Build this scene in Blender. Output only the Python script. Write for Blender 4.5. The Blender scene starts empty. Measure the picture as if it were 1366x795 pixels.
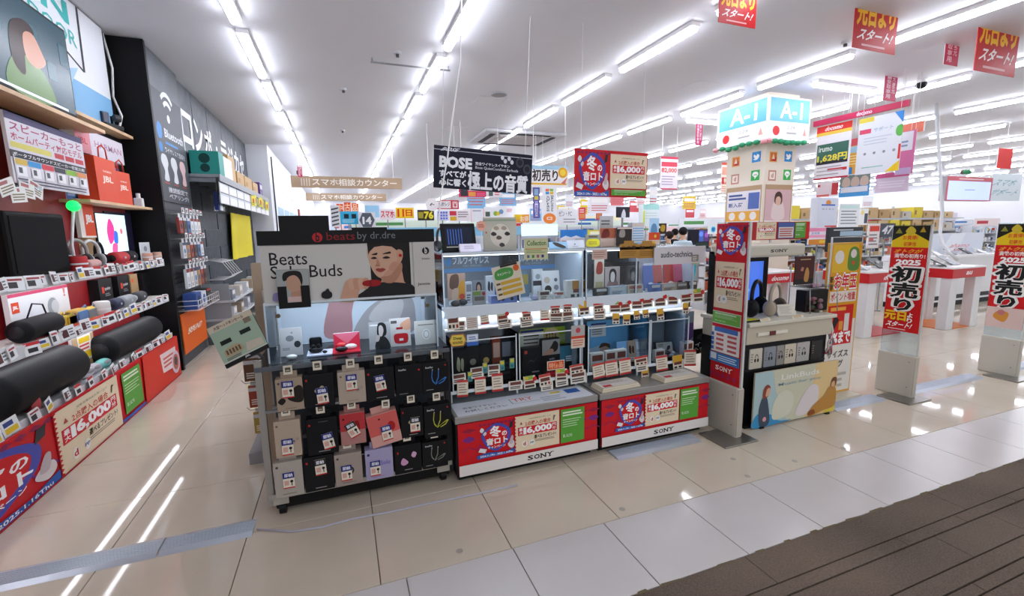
import bpy, bmesh, math, random
from mathutils import Vector, Matrix
random.seed(7)
R = math.radians
scene = bpy.context.scene
col = scene.collection

# ------------------------------------------------------------------ camera
CAM_H, CAM_F, YAW, PITCH, ROLL = 1.6, 603.0, R(20.55), R(8.4), R(-0.95)
fw = Vector((math.sin(YAW)*math.cos(PITCH), math.cos(YAW)*math.cos(PITCH), -math.sin(PITCH)))
rt0 = Vector((math.cos(YAW), -math.sin(YAW), 0)); up0 = rt0.cross(fw)
rt = rt0*math.cos(ROLL) + up0*math.sin(ROLL); up = up0*math.cos(ROLL) - rt0*math.sin(ROLL)
cd = bpy.data.cameras.new('camera'); cam = bpy.data.objects.new('camera', cd); col.objects.link(cam)
cd.sensor_fit = 'HORIZONTAL'; cd.sensor_width = 36.0; cd.lens = CAM_F/1366*36; cd.clip_start = .05; cd.clip_end = 200
cam.matrix_world = Matrix(((rt.x, up.x, -fw.x, 0), (rt.y, up.y, -fw.y, 0), (rt.z, up.z, -fw.z, CAM_H), (0, 0, 0, 1)))
scene.camera = cam

# ------------------------------------------------------------------ world, exposure
w = bpy.data.worlds.new('mall_light'); scene.world = w; w.use_nodes = True
w.node_tree.nodes['Background'].inputs[0].default_value = (0.93, 0.95, 1.0, 1)
w.node_tree.nodes['Background'].inputs[1].default_value = 0.85
LAMP = 19.0
scene.view_settings.view_transform = 'Standard'
try: scene.view_settings.look = 'None'
except Exception: pass
scene.view_settings.exposure = 0.26
scene.view_settings.gamma = 1.0
scene.view_settings.use_curve_mapping = False

def at(x, y, X=None, Y=None, Z=None):
    """a point of the place on the plane X=, Y= or Z= seen at photograph pixel x, y"""
    d = fw + rt*((x-683)/CAM_F) - up*((y-397.5)/CAM_F)
    if X is not None: t = X/d.x
    elif Y is not None: t = Y/d.y
    else: t = (Z-CAM_H)/d.z
    return Vector((0, 0, CAM_H)) + d*t

# ------------------------------------------------------------------ materials
def lin(c):
    if isinstance(c, str):
        c = c.lstrip('#'); c = c if len(c) == 6 else ''.join(k*2 for k in c); c = [int(c[i:i+2], 16)/255 for i in (0, 2, 4)]
    return tuple(((v/12.92) if v <= .04045 else ((v+.055)/1.055)**2.4) for v in c)
_M = {}
def mat(c, rough=.5, metal=0., emit=0., coat=0., bump=0., scale=60., var=0., spec=.5):
    key = (str(c), rough, metal, emit, coat, bump, scale, var, spec)
    if key in _M: return _M[key]
    if spec == .5 and max(lin(c)) < .035: spec = .2
    m = bpy.data.materials.new('m_%s' % str(c).strip('#')); m.use_nodes = True
    nt = m.node_tree; b = nt.nodes['Principled BSDF']; L = lin(c)
    b.inputs['Base Color'].default_value = (*L, 1); b.inputs['Roughness'].default_value = rough
    b.inputs['Metallic'].default_value = metal; b.inputs['Specular IOR Level'].default_value = spec
    if coat: b.inputs['Coat Weight'].default_value = coat; b.inputs['Coat Roughness'].default_value = .05
    if emit:
        b.inputs['Emission Color'].default_value = (*L, 1); b.inputs['Emission Strength'].default_value = emit
    if bump or var:
        tc = nt.nodes.new('ShaderNodeTexCoord'); n = nt.nodes.new('ShaderNodeTexNoise')
        n.inputs['Scale'].default_value = scale; n.inputs['Detail'].default_value = 4
        nt.links.new(tc.outputs['Object'], n.inputs['Vector'])
        if bump:
            bp = nt.nodes.new('ShaderNodeBump'); bp.inputs['Strength'].default_value = bump; bp.inputs['Distance'].default_value = .01
            nt.links.new(n.outputs['Fac'], bp.inputs['Height']); nt.links.new(bp.outputs['Normal'], b.inputs['Normal'])
        if var:
            r = nt.nodes.new('ShaderNodeValToRGB')
            r.color_ramp.elements[0].position = .3; r.color_ramp.elements[1].position = .7
            r.color_ramp.elements[0].color = (*[max(0, v*(1-var)) for v in L], 1); r.color_ramp.elements[1].color = (*[min(1, v*(1+var)) for v in L], 1)
            nt.links.new(n.outputs['Fac'], r.inputs['Fac']); nt.links.new(r.outputs['Color'], b.inputs['Base Color'])
    _M[key] = m
    return m
def acrylic(tint='#eef4f8', gloss=.10):
    key = ('acr', tint, gloss)
    if key in _M: return _M[key]
    m = bpy.data.materials.new('clear_acrylic'); m.use_nodes = True; nt = m.node_tree
    for n in list(nt.nodes): nt.nodes.remove(n)
    o = nt.nodes.new('ShaderNodeOutputMaterial'); mx = nt.nodes.new('ShaderNodeMixShader')
    t = nt.nodes.new('ShaderNodeBsdfTransparent'); g = nt.nodes.new('ShaderNodeBsdfGlossy'); lw = nt.nodes.new('ShaderNodeFresnel')
    lw.inputs['IOR'].default_value = 1.22
    ad = nt.nodes.new('ShaderNodeMath'); ad.operation = 'ADD'; ad.inputs[1].default_value = gloss*.08
    t.inputs['Color'].default_value = (*lin(tint), 1); g.inputs['Roughness'].default_value = .06
    nt.links.new(lw.outputs[0], ad.inputs[0]); nt.links.new(ad.outputs[0], mx.inputs[0])
    nt.links.new(t.outputs[0], mx.inputs[1]); nt.links.new(g.outputs[0], mx.inputs[2]); nt.links.new(mx.outputs[0], o.inputs[0])
    _M[key] = m
    return m
def film(c, k=.5):
    """half-clear printed film"""
    key = ('film', c, k)
    if key in _M: return _M[key]
    m = bpy.data.materials.new('film'); m.use_nodes = True; nt = m.node_tree
    b = nt.nodes['Principled BSDF']; b.inputs['Base Color'].default_value = (*lin(c), 1); b.inputs['Alpha'].default_value = k; b.inputs['Roughness'].default_value = .15
    _M[key] = m
    return m
WHITE = mat('#f2f2f2', .45); BLACK = mat('#101012', .5, spec=.25); GREY = mat('#8d8f92', .4); DGREY = mat('#3a3c40', .45)
STEEL = mat('#b9bcc0', .28, .9); ALU = mat('#c3cad6', .3, .35); BEIGE = mat('#cfc6b8', .45); WOOD = mat('#d6b48c', .5, var=.08, scale=9)
WIRE = mat('#e9e9ea', .35); CREAM = mat('#efe4cf', .5); ACR = acrylic(); EDGE = mat('#e6edf2', .2)
RED = mat('#cf1620', .45); KRAFT = mat('#b98d55', .7, var=.06)

# ------------------------------------------------------------------ mesh building
def _xf(M, p): return tuple(M @ Vector(p)) if M is not None else tuple(p)
class MB:
    def __init__(s): s.v = []; s.f = []; s.mi = []; s.sm = []; s.mats = []
    def slot(s, m):
        if m not in s.mats: s.mats.append(m)
        return s.mats.index(m)
    def add(s, vs, fs, m, smooth=False, M=None):
        o = len(s.v); k = s.slot(m)
        s.v += [_xf(M, p) for p in vs]
        for f in fs: s.f.append(tuple(o+i for i in f)); s.mi.append(k); s.sm.append(smooth)
        return s
    def box(s, x0, x1, y0, y1, z0, z1, m, bev=0., M=None):
        if not bev:
            vs = [(x, y, z) for x in (x0, x1) for y in (y0, y1) for z in (z0, z1)]
            return s.add(vs, [(0,1,3,2),(4,6,7,5),(0,4,5,1),(2,3,7,6),(0,2,6,4),(1,5,7,3)], m, M=M)
        bm = bmesh.new(); bmesh.ops.create_cube(bm, size=1)
        for v in bm.verts: v.co = ((x0+x1)/2+v.co.x*(x1-x0), (y0+y1)/2+v.co.y*(y1-y0), (z0+z1)/2+v.co.z*(z1-z0))
        bmesh.ops.bevel(bm, geom=bm.edges[:], offset=bev, segments=2, affect='EDGES', profile=.5)
        bm.verts.index_update(); vs = [tuple(v.co) for v in bm.verts]; fs = [tuple(v.index for v in f.verts) for f in bm.faces]; bm.free()
        return s.add(vs, fs, m, M=M)
    def cyl(s, p0, p1, r0, m, r1=None, n=16, M=None, caps=True):
        r1 = r0 if r1 is None else r1; p0 = Vector(p0); p1 = Vector(p1); d = (p1-p0).normalized()
        a = d.orthogonal().normalized(); b = d.cross(a); vs = []
        for k in range(n):
            t = 2*math.pi*k/n; e = a*math.cos(t)+b*math.sin(t); vs += [tuple(p0+e*r0), tuple(p1+e*r1)]
        s.add(vs, [(2*k, 2*((k+1) % n), 2*((k+1) % n)+1, 2*k+1) for k in range(n)], m, True, M)
        if caps:
            s.add(vs[0::2], [tuple(range(n))], m, False, M); s.add(vs[1::2], [tuple(range(n))[::-1]], m, False, M)
        return s
    def lathe(s, prof, m, n=20, M=None):
        vs = []; fs = []; k = len(prof)
        for i in range(n):
            t = 2*math.pi*i/n
            vs += [(r*math.cos(t), r*math.sin(t), z) for r, z in prof]
        for i in range(n):
            j = (i+1) % n
            for q in range(k-1): fs.append((i*k+q, j*k+q, j*k+q+1, i*k+q+1))
        return s.add(vs, fs, m, True, M)
    def ball(s, c, rx, ry, rz, m, n=14, M=None):
        prof = [(max(1e-4, math.sin(math.pi*i/8)), -math.cos(math.pi*i/8)) for i in range(9)]
        T = Matrix.Translation(c) @ Matrix.Diagonal((rx, ry, rz, 1))
        return s.lathe(prof, m, n, (M @ T) if M is not None else T)
    def tube(s, pts, r, m, n=8, M=None):
        pts = [Vector(p) for p in pts]; vs = []; fs = []; N = len(pts); prev = None
        for i, p in enumerate(pts):
            d = (pts[min(i+1, N-1)]-pts[max(i-1, 0)]).normalized()
            a = (prev - d*prev.dot(d)) if prev is not None else d.orthogonal()
            if a.length < 1e-6: a = d.orthogonal()
            a.normalize(); prev = a; b = d.cross(a)
            vs += [tuple(p+(a*math.cos(2*math.pi*k/n)+b*math.sin(2*math.pi*k/n))*r) for k in range(n)]
        for i in range(N-1):
            for k in range(n): fs.append((i*n+k, i*n+(k+1) % n, (i+1)*n+(k+1) % n, (i+1)*n+k))
        fs += [tuple(range(n))[::-1], tuple((N-1)*n+k for k in range(n))]
        return s.add(vs, fs, m, True, M)
    def prism(s, poly, y0, y1, m, M=None):
        """outline in x,z pushed from y0 to y1"""
        n = len(poly); vs = [(x, y0, z) for x, z in poly]+[(x, y1, z) for x, z in poly]
        return s.add(vs, [tuple(range(n)), tuple(range(n, 2*n))[::-1]]+[(k, (k+1) % n, n+(k+1) % n, n+k) for k in range(n)], m, M=M)
    def mesh(s, name):
        me = bpy.data.meshes.new(name); me.from_pydata(s.v, [], s.f)
        for m in s.mats: me.materials.append(m)
        me.polygons.foreach_set('material_index', s.mi); me.polygons.foreach_set('use_smooth', s.sm)
        bm = bmesh.new(); bm.from_mesh(me); bmesh.ops.recalc_face_normals(bm, faces=bm.faces[:]); bm.to_mesh(me); bm.free()
        me.update(); return me
    def build(s, name, parent=None, loc=(0,0,0), rot=(0,0,0)): return obj(name, s.mesh(name), parent, loc, rot)

def obj(name, me, parent=None, loc=(0,0,0), rot=(0,0,0), scale=(1,1,1)):
    o = bpy.data.objects.new(name, me); col.objects.link(o); o.parent = parent
    o.location = loc; o.rotation_euler = rot; o.scale = scale; return o
def tag(o, label, cat, group=None):
    o['label'] = label; o['category'] = cat
    if group: o['group'] = group
    return o
def thing(name, label, cat, loc=(0,0,0), rotz=0., group=None, rot=None):
    o = bpy.data.objects.new(name, None); col.objects.link(o); o.empty_display_size = .1
    o.location = loc; o.rotation_euler = rot or (0, 0, rotz); return tag(o, label, cat, group)
def struct(o): o['kind'] = 'structure'; return o
def dup(root, loc, rot=None, label=None, group=None):
    r = root.copy(); col.objects.link(r); r.location = loc
    if rot is not None: r.rotation_euler = rot
    if label: r['label'] = label
    if group: r['group'] = group
    for ch in list(root.children):
        c = ch.copy(); col.objects.link(c); c.parent = r
        for g in ch.children: d = g.copy(); col.objects.link(d); d.parent = c
    return r

# ------------------------------------------------------------------ lettering and flat print
_T = {}; TMP = bpy.data.scenes.new('lettering_bench')
def glyphs(s, bold):
    k = (s, bold)
    if k in _T: return _T[k]
    c = bpy.data.curves.new('lettering', 'FONT'); c.body = s; c.resolution_u = 2; c.offset = bold; c.fill_mode = 'FRONT'; c.dimensions = '2D'
    o = bpy.data.objects.new('lettering', c); TMP.collection.objects.link(o)
    with bpy.context.temp_override(scene=TMP, view_layer=TMP.view_layers[0]): dg = bpy.context.evaluated_depsgraph_get(); dg.update()
    me = o.evaluated_get(dg).to_mesh()
    vs = [(v.co.x, v.co.y) for v in me.vertices]; fs = [tuple(p.vertices) for p in me.polygons]
    o.evaluated_get(dg).to_mesh_clear(); bpy.data.objects.remove(o); bpy.data.curves.remove(c)
    if not vs: vs = [(0,0),(1,0),(1,1)]; fs = [(0,1,2)]
    x0 = min(v[0] for v in vs); x1 = max(v[0] for v in vs); y0 = min(v[1] for v in vs); y1 = max(v[1] for v in vs)
    _T[k] = ([((x-x0)/(x1-x0+1e-9), (y-y0)/(y1-y0+1e-9)) for x, y in vs], fs, x1-x0+1e-9, y1-y0+1e-9); return _T[k]
def curve(pts, n=5):
    """closed smooth outline through pts"""
    out = []; N = len(pts)
    for i in range(N):
        p0, p1, p2, p3 = pts[i-1], pts[i], pts[(i+1) % N], pts[(i+2) % N]
        for k in range(n):
            t = k/n
            out.append(tuple(.5*(2*b+(c-a)*t+(2*a-5*b+4*c-d)*t*t+(3*b-a-3*c+d)*t**3) for a, b, c, d in zip(p0, p1, p2, p3)))
    return out
class Print:
    """flat print on a face of W x H metres; u right, v up, both 0..1; faces -y"""
    def __init__(s, W, H, lay=.00025): s.W = W; s.H = H; s.mb = MB(); s.n = 1; s.lay = lay
    def _add(s, pts, fs, c):
        m = c if not isinstance(c, str) else mat(c, .5, spec=.3)
        s.mb.add([((u-.5)*s.W, -s.n*s.lay, v*s.H) for u, v in pts], fs, m); s.n += 1; return s
    def rect(s, a, b, c, d, m): return s._add([(a,b),(c,b),(c,d),(a,d)], [(0,1,2,3)], m)
    def poly(s, pts, m): return s._add(pts, [tuple(range(len(pts)))], m)
    def blob(s, pts, m): return s.poly(curve(pts), m)
    def circ(s, u, v, r, m, ry=None, n=20):
        """r in metres"""
        ry = ry or r
        return s.poly([(u+r/s.W*math.cos(2*math.pi*k/n), v+ry/s.H*math.sin(2*math.pi*k/n)) for k in range(n)], m)
    def text(s, t, a, b, c, d, m, bold=.012, shear=0.):
        cjk = any(ord(ch) > 0x2e00 for ch in t); lim = .012 if cjk else .03
        vs, fs, we, he = glyphs(t, min(bold, lim)); k = max(0, bold-lim)
        sh = [(0, 0)]
        if k: sh = [(k*math.cos(q*math.pi/4+.39)/we, k*math.sin(q*math.pi/4+.39)/he) for q in range(8)]+[(0, 0)]
        av = []; af = []
        for i, (dx, dy) in enumerate(sh):
            o = len(av); av += [(a+(c-a)*(x+dx+shear*(y+dy-.5)), b+(d-b)*(y+dy)) for x, y in vs]; af += [tuple(o+j for j in f) for f in fs]
        n0 = len(s.mb.v); s._add(av, af, m)
        for i in range(len(sh)):      # the strokes that thicken a letter lie a hair apart
            for j in range(len(vs)): x, y, z = s.mb.v[n0+i*len(vs)+j]; s.mb.v[n0+i*len(vs)+j] = (x, y-i*s.lay*.06, z)
        return s
    def outlined(s, t, a, b, c, d, m, om, bold=.012, ob=.05, shear=0.):
        s.text(t, a-.006, b-.006, c+.006, d+.006, om, ob, shear); return s.text(t, a, b, c, d, m, bold, shear)
    def vtext(s, t, a, b, c, d, m, bold=.012):
        """letters one under another"""
        h = (d-b)/len(t)
        for i, ch in enumerate(t): s.text(ch, a, d-(i+1)*h+h*.06, c, d-i*h-h*.06, m, bold); s.n -= 1
        s.n += 1; return s
    def lines(s, a, b, c, d, n, m, fill=.5, jag=.25):
        """rows of small print"""
        vs = []; fs = []; h = (d-b)/n; rr = random.Random(n*7+int(a*100))
        for i in range(n):
            y = d-(i+1)*h+h*(1-fill)/2; x1 = c-(c-a)*jag*rr.random(); o = len(vs)
            vs += [(a, y), (x1, y), (x1, y+h*fill), (a, y+h*fill)]; fs.append((o, o+1, o+2, o+3))
        return s._add(vs, fs, m)
    def mesh(s, name='print'): return s.mb.mesh(name)
    def build(s, parent, loc=(0,0,0), rot=(0,0,0), name='print'): return obj(name, s.mesh(name), parent, loc, rot)

def panel(name, label, cat, W, H, T, loc, rotz, draw, board=WHITE, group=None, rot=None, cords=0, part='board', tab=False, back=None):
    """a board with print on its front; loc is the middle of its lower front edge"""
    t = thing(name, label, cat, loc, rotz, group, rot)
    MB().box(-W/2, W/2, 0, T, 0, H, board, M=None).build(part, t)
    p = Print(W, H); draw(p); p.build(t)
    if cords:
        top = 3.75-loc[2]
        for sx in ((-1, 1) if cords > 1 else (0,)):
            MB().cyl((sx*W*.42, T/2, H-.004), (sx*W*.42, T/2, top), .0025 if loc[1] < 7 else .005, WIRE, n=6).build('cord', t)
    return t
def boxpx(b, Y):
    x0, y0, x1, y1 = b; xm = (x0+x1)/2; ym = (y0+y1)/2
    X0 = at(x0, ym, Y=Y).x; X1 = at(x1, ym, Y=Y).x; Z0 = at(xm, y1, Y=Y).z; Z1 = at(xm, y0, Y=Y).z
    return X0, X1, Z0, Z1
def panelY(name, label, cat, b, Y, draw, T=.008, **k):
    X0, X1, Z0, Z1 = boxpx(b, Y)
    if 'zbase' in k:
        zb = k.pop('zbase'); Z0 = zb
    return panel(name, label, cat, X1-X0, Z1-Z0, T, ((X0+X1)/2, Y, Z0), 0, draw, **k)
def wallpx(b, X):
    x0, y0, x1, y1 = b; xm = (x0+x1)/2; ym = (y0+y1)/2
    return at(x0, ym, X=X).y, at(x1, ym, X=X).y, at(xm, y1, X=X).z, at(xm, y0, X=X).z
def panelX(name, label, cat, b, X, draw, T=.008, **k):
    Y0, Y1, Z0, Z1 = wallpx(b, X)
    return panel(name, label, cat, Y1-Y0, Z1-Z0, T, (X, (Y0+Y1)/2, Z0), R(90), draw, **k)
# ================================================================== THE SHELL
CEIL = 3.75; FARY = 34.0; FARX = 30.0
def tile_mat(name, c, rough, var=.04):
    m = bpy.data.materials.new(name); m.use_nodes = True; nt = m.node_tree; b = nt.nodes['Principled BSDF']; L = lin(c)
    tc = nt.nodes.new('ShaderNodeTexCoord'); ob = nt.nodes.new('ShaderNodeObjectInfo')
    ad = nt.nodes.new('ShaderNodeVectorMath'); ad.operation = 'ADD'
    sc = nt.nodes.new('ShaderNodeVectorMath'); sc.operation = 'SCALE'; sc.inputs['Scale'].default_value = 1.0
    n = nt.nodes.new('ShaderNodeTexNoise'); n.inputs['Scale'].default_value = 2.2; n.inputs['Detail'].default_value = 5
    nt.links.new(tc.outputs['Object'], ad.inputs[0]); nt.links.new(ob.outputs['Location'], ad.inputs[1]); nt.links.new(ad.outputs[0], n.inputs['Vector'])
    r = nt.nodes.new('ShaderNodeValToRGB'); r.color_ramp.elements[0].position = .3; r.color_ramp.elements[1].position = .72
    r.color_ramp.elements[0].color = (*[v*(1-var*1.6) for v in L], 1); r.color_ramp.elements[1].color = (*[min(1, v*(1+var)) for v in L], 1)
    nt.links.new(n.outputs['Fac'], r.inputs['Fac']); nt.links.new(r.outputs['Color'], b.inputs['Base Color'])
    b.inputs['Roughness'].default_value = rough; b.inputs['Specular IOR Level'].default_value = .45
    return m
TILE = tile_mat('beige_polished_tile', '#d4c7b5', .045); TILEW = tile_mat('white_matt_tile', '#cfc9c7', .24, .025)  # white tile base darkened to stand for weaker light at the front
GROUT = mat('#8f8474', .8)
floor = struct(MB().box(-6, FARX+2, 1.47, FARY+2, -.06, -.014, GROUT).build('floor'))
pitch = .645; gap = .0022; CH = .0015
def tile_mesh(w, d, m):
    x = w/2-gap; y = d/2-gap; mb = MB()
    mb.add([(-x,-y,-.014),(x,-y,-.014),(x,y,-.014),(-x,y,-.014),(-x,-y,-CH),(x,-y,-CH),(x,y,-CH),(-x,y,-CH),(-x+CH,-y+CH,0),(x-CH,-y+CH,0),(x-CH,y-CH,0),(-x+CH,y-CH,0)],
           [(0,1,5,4),(1,2,6,5),(2,3,7,6),(3,0,4,7),(4,5,9,8),(5,6,10,9),(6,7,11,10),(7,4,8,11),(8,9,10,11)], m)
    return mb.mesh('floor_tile')
def seen(x, y, z=0, mx=90):
    d = Vector((x, y, z-CAM_H)); k = d.dot(fw)
    if k < .3: return False
    u = 683+CAM_F*d.dot(rt)/k; v = 397.5-CAM_F*d.dot(up)/k
    return -mx < u < 1366+mx and -mx < v < 795+mx
cells = []
for i in range(-6, 46):
    for j in range(0, 50):
        x = -1.22+pitch*(i+.5); y = 1.97+pitch*(j+.5)
        cells.append((not seen(x, y), math.hypot(x, y), x, y))
cells.sort()
bt = tile_mesh(pitch, pitch, TILE); rest = MB(); nt_ = 0
for hid, d, x, y in cells:
    if nt_ < 285 and not hid: obj('floor_tile', bt, floor, (x, y, 0)); nt_ += 1
    elif x < FARX and y < FARY+1 and x > -5:
        h = pitch/2-gap; rest.add([(x-h,y-h,0),(x+h,y-h,0),(x+h,y+h,0),(x-h,y+h,0)], [(0,1,2,3)], TILE)
ro = rest.build('distant_floor_tiles', floor); ro['kind'] = 'stuff'
wt = tile_mesh(.535, .48, TILEW)
for k in range(-8, 17): obj('floor_tile', wt, floor, (.72+.535*(k+.5), 1.73, 0))
# the brown carpet of the mall walk
m = bpy.data.materials.new('brown_carpet'); m.use_nodes = True; nt = m.node_tree; b = nt.nodes['Principled BSDF']; b.inputs['Roughness'].default_value = .95
tc = nt.nodes.new('ShaderNodeTexCoord')
n1 = nt.nodes.new('ShaderNodeTexNoise'); n1.inputs['Scale'].default_value = 160; n1.inputs['Detail'].default_value = 3
n2 = nt.nodes.new('ShaderNodeTexNoise'); n2.inputs['Scale'].default_value = 1.1
nt.links.new(tc.outputs['Object'], n1.inputs['Vector']); nt.links.new(tc.outputs['Object'], n2.inputs['Vector'])
mx = nt.nodes.new('ShaderNodeMath'); mx.operation = 'MULTIPLY_ADD'; mx.inputs[1].default_value = .55
nt.links.new(n1.outputs['Fac'], mx.inputs[0]); s2 = nt.nodes.new('ShaderNodeMath'); s2.operation = 'MULTIPLY'; s2.inputs[1].default_value = .45
nt.links.new(n2.outputs['Fac'], s2.inputs[0]); nt.links.new(s2.outputs[0], mx.inputs[2])
rp = nt.nodes.new('ShaderNodeValToRGB'); rp.color_ramp.elements[0].position = .32; rp.color_ramp.elements[1].position = .68
rp.color_ramp.elements[0].color = (*lin('#4c4037'), 1); rp.color_ramp.elements[1].color = (*lin('#7d6c5e'), 1)
nt.links.new(mx.outputs[0], rp.inputs['Fac']); nt.links.new(rp.outputs['Color'], b.inputs['Base Color'])
bp = nt.nodes.new('ShaderNodeBump'); bp.inputs['Strength'].default_value = .8; bp.inputs['Distance'].default_value = .004
nt.links.new(n1.outputs['Fac'], bp.inputs['Height']); nt.links.new(bp.outputs['Normal'], b.inputs['Normal'])
CARPET = m
cbase = struct(MB().box(-6, 14, -4, 1.47, -.06, -.008, mat('#1d1713', .95)).build('carpet'))
cbase['label'] = 'brown ribbed carpet of the walkway outside the shop'
ys = [1.487, 1.30, 1.235, 1.07, .985, .93, .80, .64, .585, .42, .30, .12, -.2]
rr = random.Random(3); cp = 0
for k in range(len(ys)-1):
    x = -1.4+rr.random()*.9
    while x < 6.4:
        L = rr.choice((.5, .98, 1.46)); e = min(x+L, 6.5)
        MB().box(x+.002, e-.002, ys[k+1]+.006, ys[k]-(0 if k == 0 else .002), -.008, .001+.0012*(k % 2), CARPET).build('carpet_strip', cbase); x = e
# ragged adhesive edge between tile and carpet
rag = MB(); x = -1.4
while x < 6.2:
    L = .04+rr.random()*.12
    rag.add([(x,1.482,.0022),(x+L,1.482,.0022),(x+L*.9,1.489+rr.random()*.012,.0022),(x+L*.2,1.488+rr.random()*.01,.0022)], [(0,1,2,3)], mat('#6b5f45', .9)); x += L+rr.random()*.2
rag.build('worn_edge', cbase)['kind'] = 'stuff'

ceiling = struct(MB().box(-4, FARX+2, .8, FARY+2, CEIL, CEIL+.1, mat('#dadbe2', .6)).build('ceiling'))
struct(MB().box(-2.75, -2.24, -1, 12.62, 0, CEIL, mat('#26262a', .6)).build('wall_left'))
struct(MB().box(-3, FARX, FARY, FARY+.1, 0, CEIL, mat('#e6e6ea', .6)).build('wall_back'))
struct(MB().box(FARX, FARX+.1, 1, FARY, 0, CEIL, mat('#e6e6ea', .6)).build('wall_right'))
# dark stone-look cladding along the aisle behind the speaker shelves
STONE = mat('#50555b', .55, bump=.25, scale=7, var=.28)
STONED = mat('#3c434a', .6, bump=.3, scale=9, var=.25)
clad = struct(MB().box(-2.24, -1.97, 6.42, 12.62, 0, CEIL, mat('#70757a', .7)).build('wall_cladding'))
ypan = [7.62, 8.35, 9.2, 10.2, 11.3, 12.6]
for i in range(5):
    MB().box(-1.972, -1.955, ypan[i]+.012, ypan[i+1]-.012, 2.56, CEIL-.02, STONE).build('cladding_panel', clad)
    for j in range(9):
        z = .03+j*.28; MB().box(-1.972, -1.955-.006*((i+j) % 2), ypan[i]+.012, ypan[i+1]-.012, z+.004, z+.276, STONED).build('cladding_block', clad)
# white wall beyond it: a return facing the shop front, then running on
struct(MB().box(-2.65, -1.5, 12.62, FARY, 0, CEIL, mat('#dfe2e8', .6)).build('wall_aisle'))

# ------------------------------------------------------------------ ceiling lamps
GLOW = mat('#f2f5ff', .4, emit=LAMP)
t0 = thing('ceiling_lamp', 'slim white linear lamp on the ceiling, one of the long rows', 'lamp', (3.65, 4.78, CEIL), 0, 'rows of linear ceiling lamps')
MB().box(-.055, .055, -.675, .675, -.045, 0, mat('#f0f0f2', .4)).build('housing', t0)
tb = MB(); tb.prism([(-.025, -.045), (-.04, -.055), (-.044, -.072), (-.034, -.09), (0, -.098), (.034, -.09), (.044, -.072), (.04, -.055), (.025, -.045)], -.66, .66, GLOW); tb.build('diffuser', t0)
first = True; nl = 0
ROWX = [-.82, 1.30, 3.65, 6.1, 8.6, 11.1, 13.6, 16.1, 18.6, 21.1, 23.6, 26.1, 28.6]; ORD = ['first', 'second', 'third', 'fourth', 'fifth', 'sixth', 'seventh']
ROWN = ['above the left aisle', 'above the white headphone header', 'above the cabinets', 'left of the column sign', 'right of the column sign', 'above the service counter', 'right of the hanging screen']+['at the far right side']*6
lamps = [(x, 2.43+.675+1.667*j) for x in [-.82, 1.30, 3.65, 6.1, 8.6, 11.1, 13.6, 16.1, 18.6, 21.1, 23.6, 26.1, 28.6] for j in range(0, 19)]
for x, y in lamps:
    if not seen(x, y, CEIL, 160): continue
    if x == 6.1 and y > 50: continue
    ri = ROWX.index(x); j = round((y-3.105)/1.667)
    if ri < 5 and j < 7: lb = 'ceiling lamp, %s from the front in the row %s' % (ORD[j], ROWN[ri])
    else: lb = 'small distant linear ceiling lamp far back in the row %s' % ROWN[ri]
    if first: t0.location = (x, y, CEIL); first = False; t0['label'] = lb
    else: dup(t0, (x, y, CEIL), None, lb)
    nl += 1
for x, y, wh in ((7.44, 5.06, 'just in front of the blue column sign'), (7.2, 7.45, 'behind the blue column sign'), (12.4, 4.6, 'near the right edge')):
    dup(t0, (x, y, CEIL), (0, 0, R(90)), 'ceiling lamp set crosswise to the long rows, '+wh, 'crosswise ceiling lamps')
print('lamps', nl)
# ------------------------------------------------------------------ ceiling fittings
def hatch(x, y, s, label):
    t = thing('ceiling_hatch', label, 'hatch', (x, y, CEIL))
    MB().box(-s/2, s/2, -s/2, s/2, -.006, 0, mat('#cfd1d6', .6)).build('frame', t)
    MB().box(-s/2+.015, s/2-.015, -s/2+.015, s/2-.015, -.009, -.006, mat('#dcdde2', .6)).build('cover', t)
hatch(2.47, 7.5, .46, 'square ceiling access hatch below the round speaker grille')
hatch(5.33, 5.85, .44, 'square ceiling access hatch left of the blue A-1 column')
hatch(2.4, 9.7, .45, 'square ceiling access hatch left of the air conditioner grille')
o = MB().cyl((0,0,0), (0,0,-.02), .13, mat('#b3b5ba', .5), n=28).cyl((0,0,-.02), (0,0,-.026), .11, mat('#9a9ca2', .6), n=28).build('ceiling_speaker', None, (2.5, 7.1, CEIL))
tag(o, 'round grey ceiling speaker grille above the square hatch', 'speaker')
t = thing('air_conditioner', 'square ceiling air conditioner cassette with dark slots', 'air conditioner', (3.95, 10.1, CEIL))
MB().box(-.95, .95, -.72, .72, -.07, 0, mat('#c9cacf', .5), bev=.02).build('panel', t)
MB().box(-.55, .55, -.42, .42, -.085, -.07, mat('#b4a9a8', .5)).build('intake_grille', t)
for k in range(9): MB().box(-.52, .52, -.4+k*.095, -.385+k*.095, -.092, -.085, mat('#cfcdd0', .5)).build('grille_slat', t)
for sx in (-1, 1): MB().box(sx*.72-.06, sx*.72+.06, -.5, .5, -.078, -.07, BLACK).build('air_slot', t)
for sy in (-1, 1): MB().box(-.6, .6, sy*.58-.05, sy*.58+.05, -.078, -.07, BLACK).build('air_slot', t)
o = MB().tube([(-.5,0,-.05),(.5,0,-.05)], .012, GREY).tube([(-.48,0,0),(-.48,0,-.06)], .01, GREY).tube([(.48,0,0),(.48,0,-.06)], .01, GREY).build('ceiling_rail', None, (1.0, 6.18, CEIL))
tag(o, 'thin grey rail fixed below the ceiling between two lamp rows', 'rail')
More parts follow.
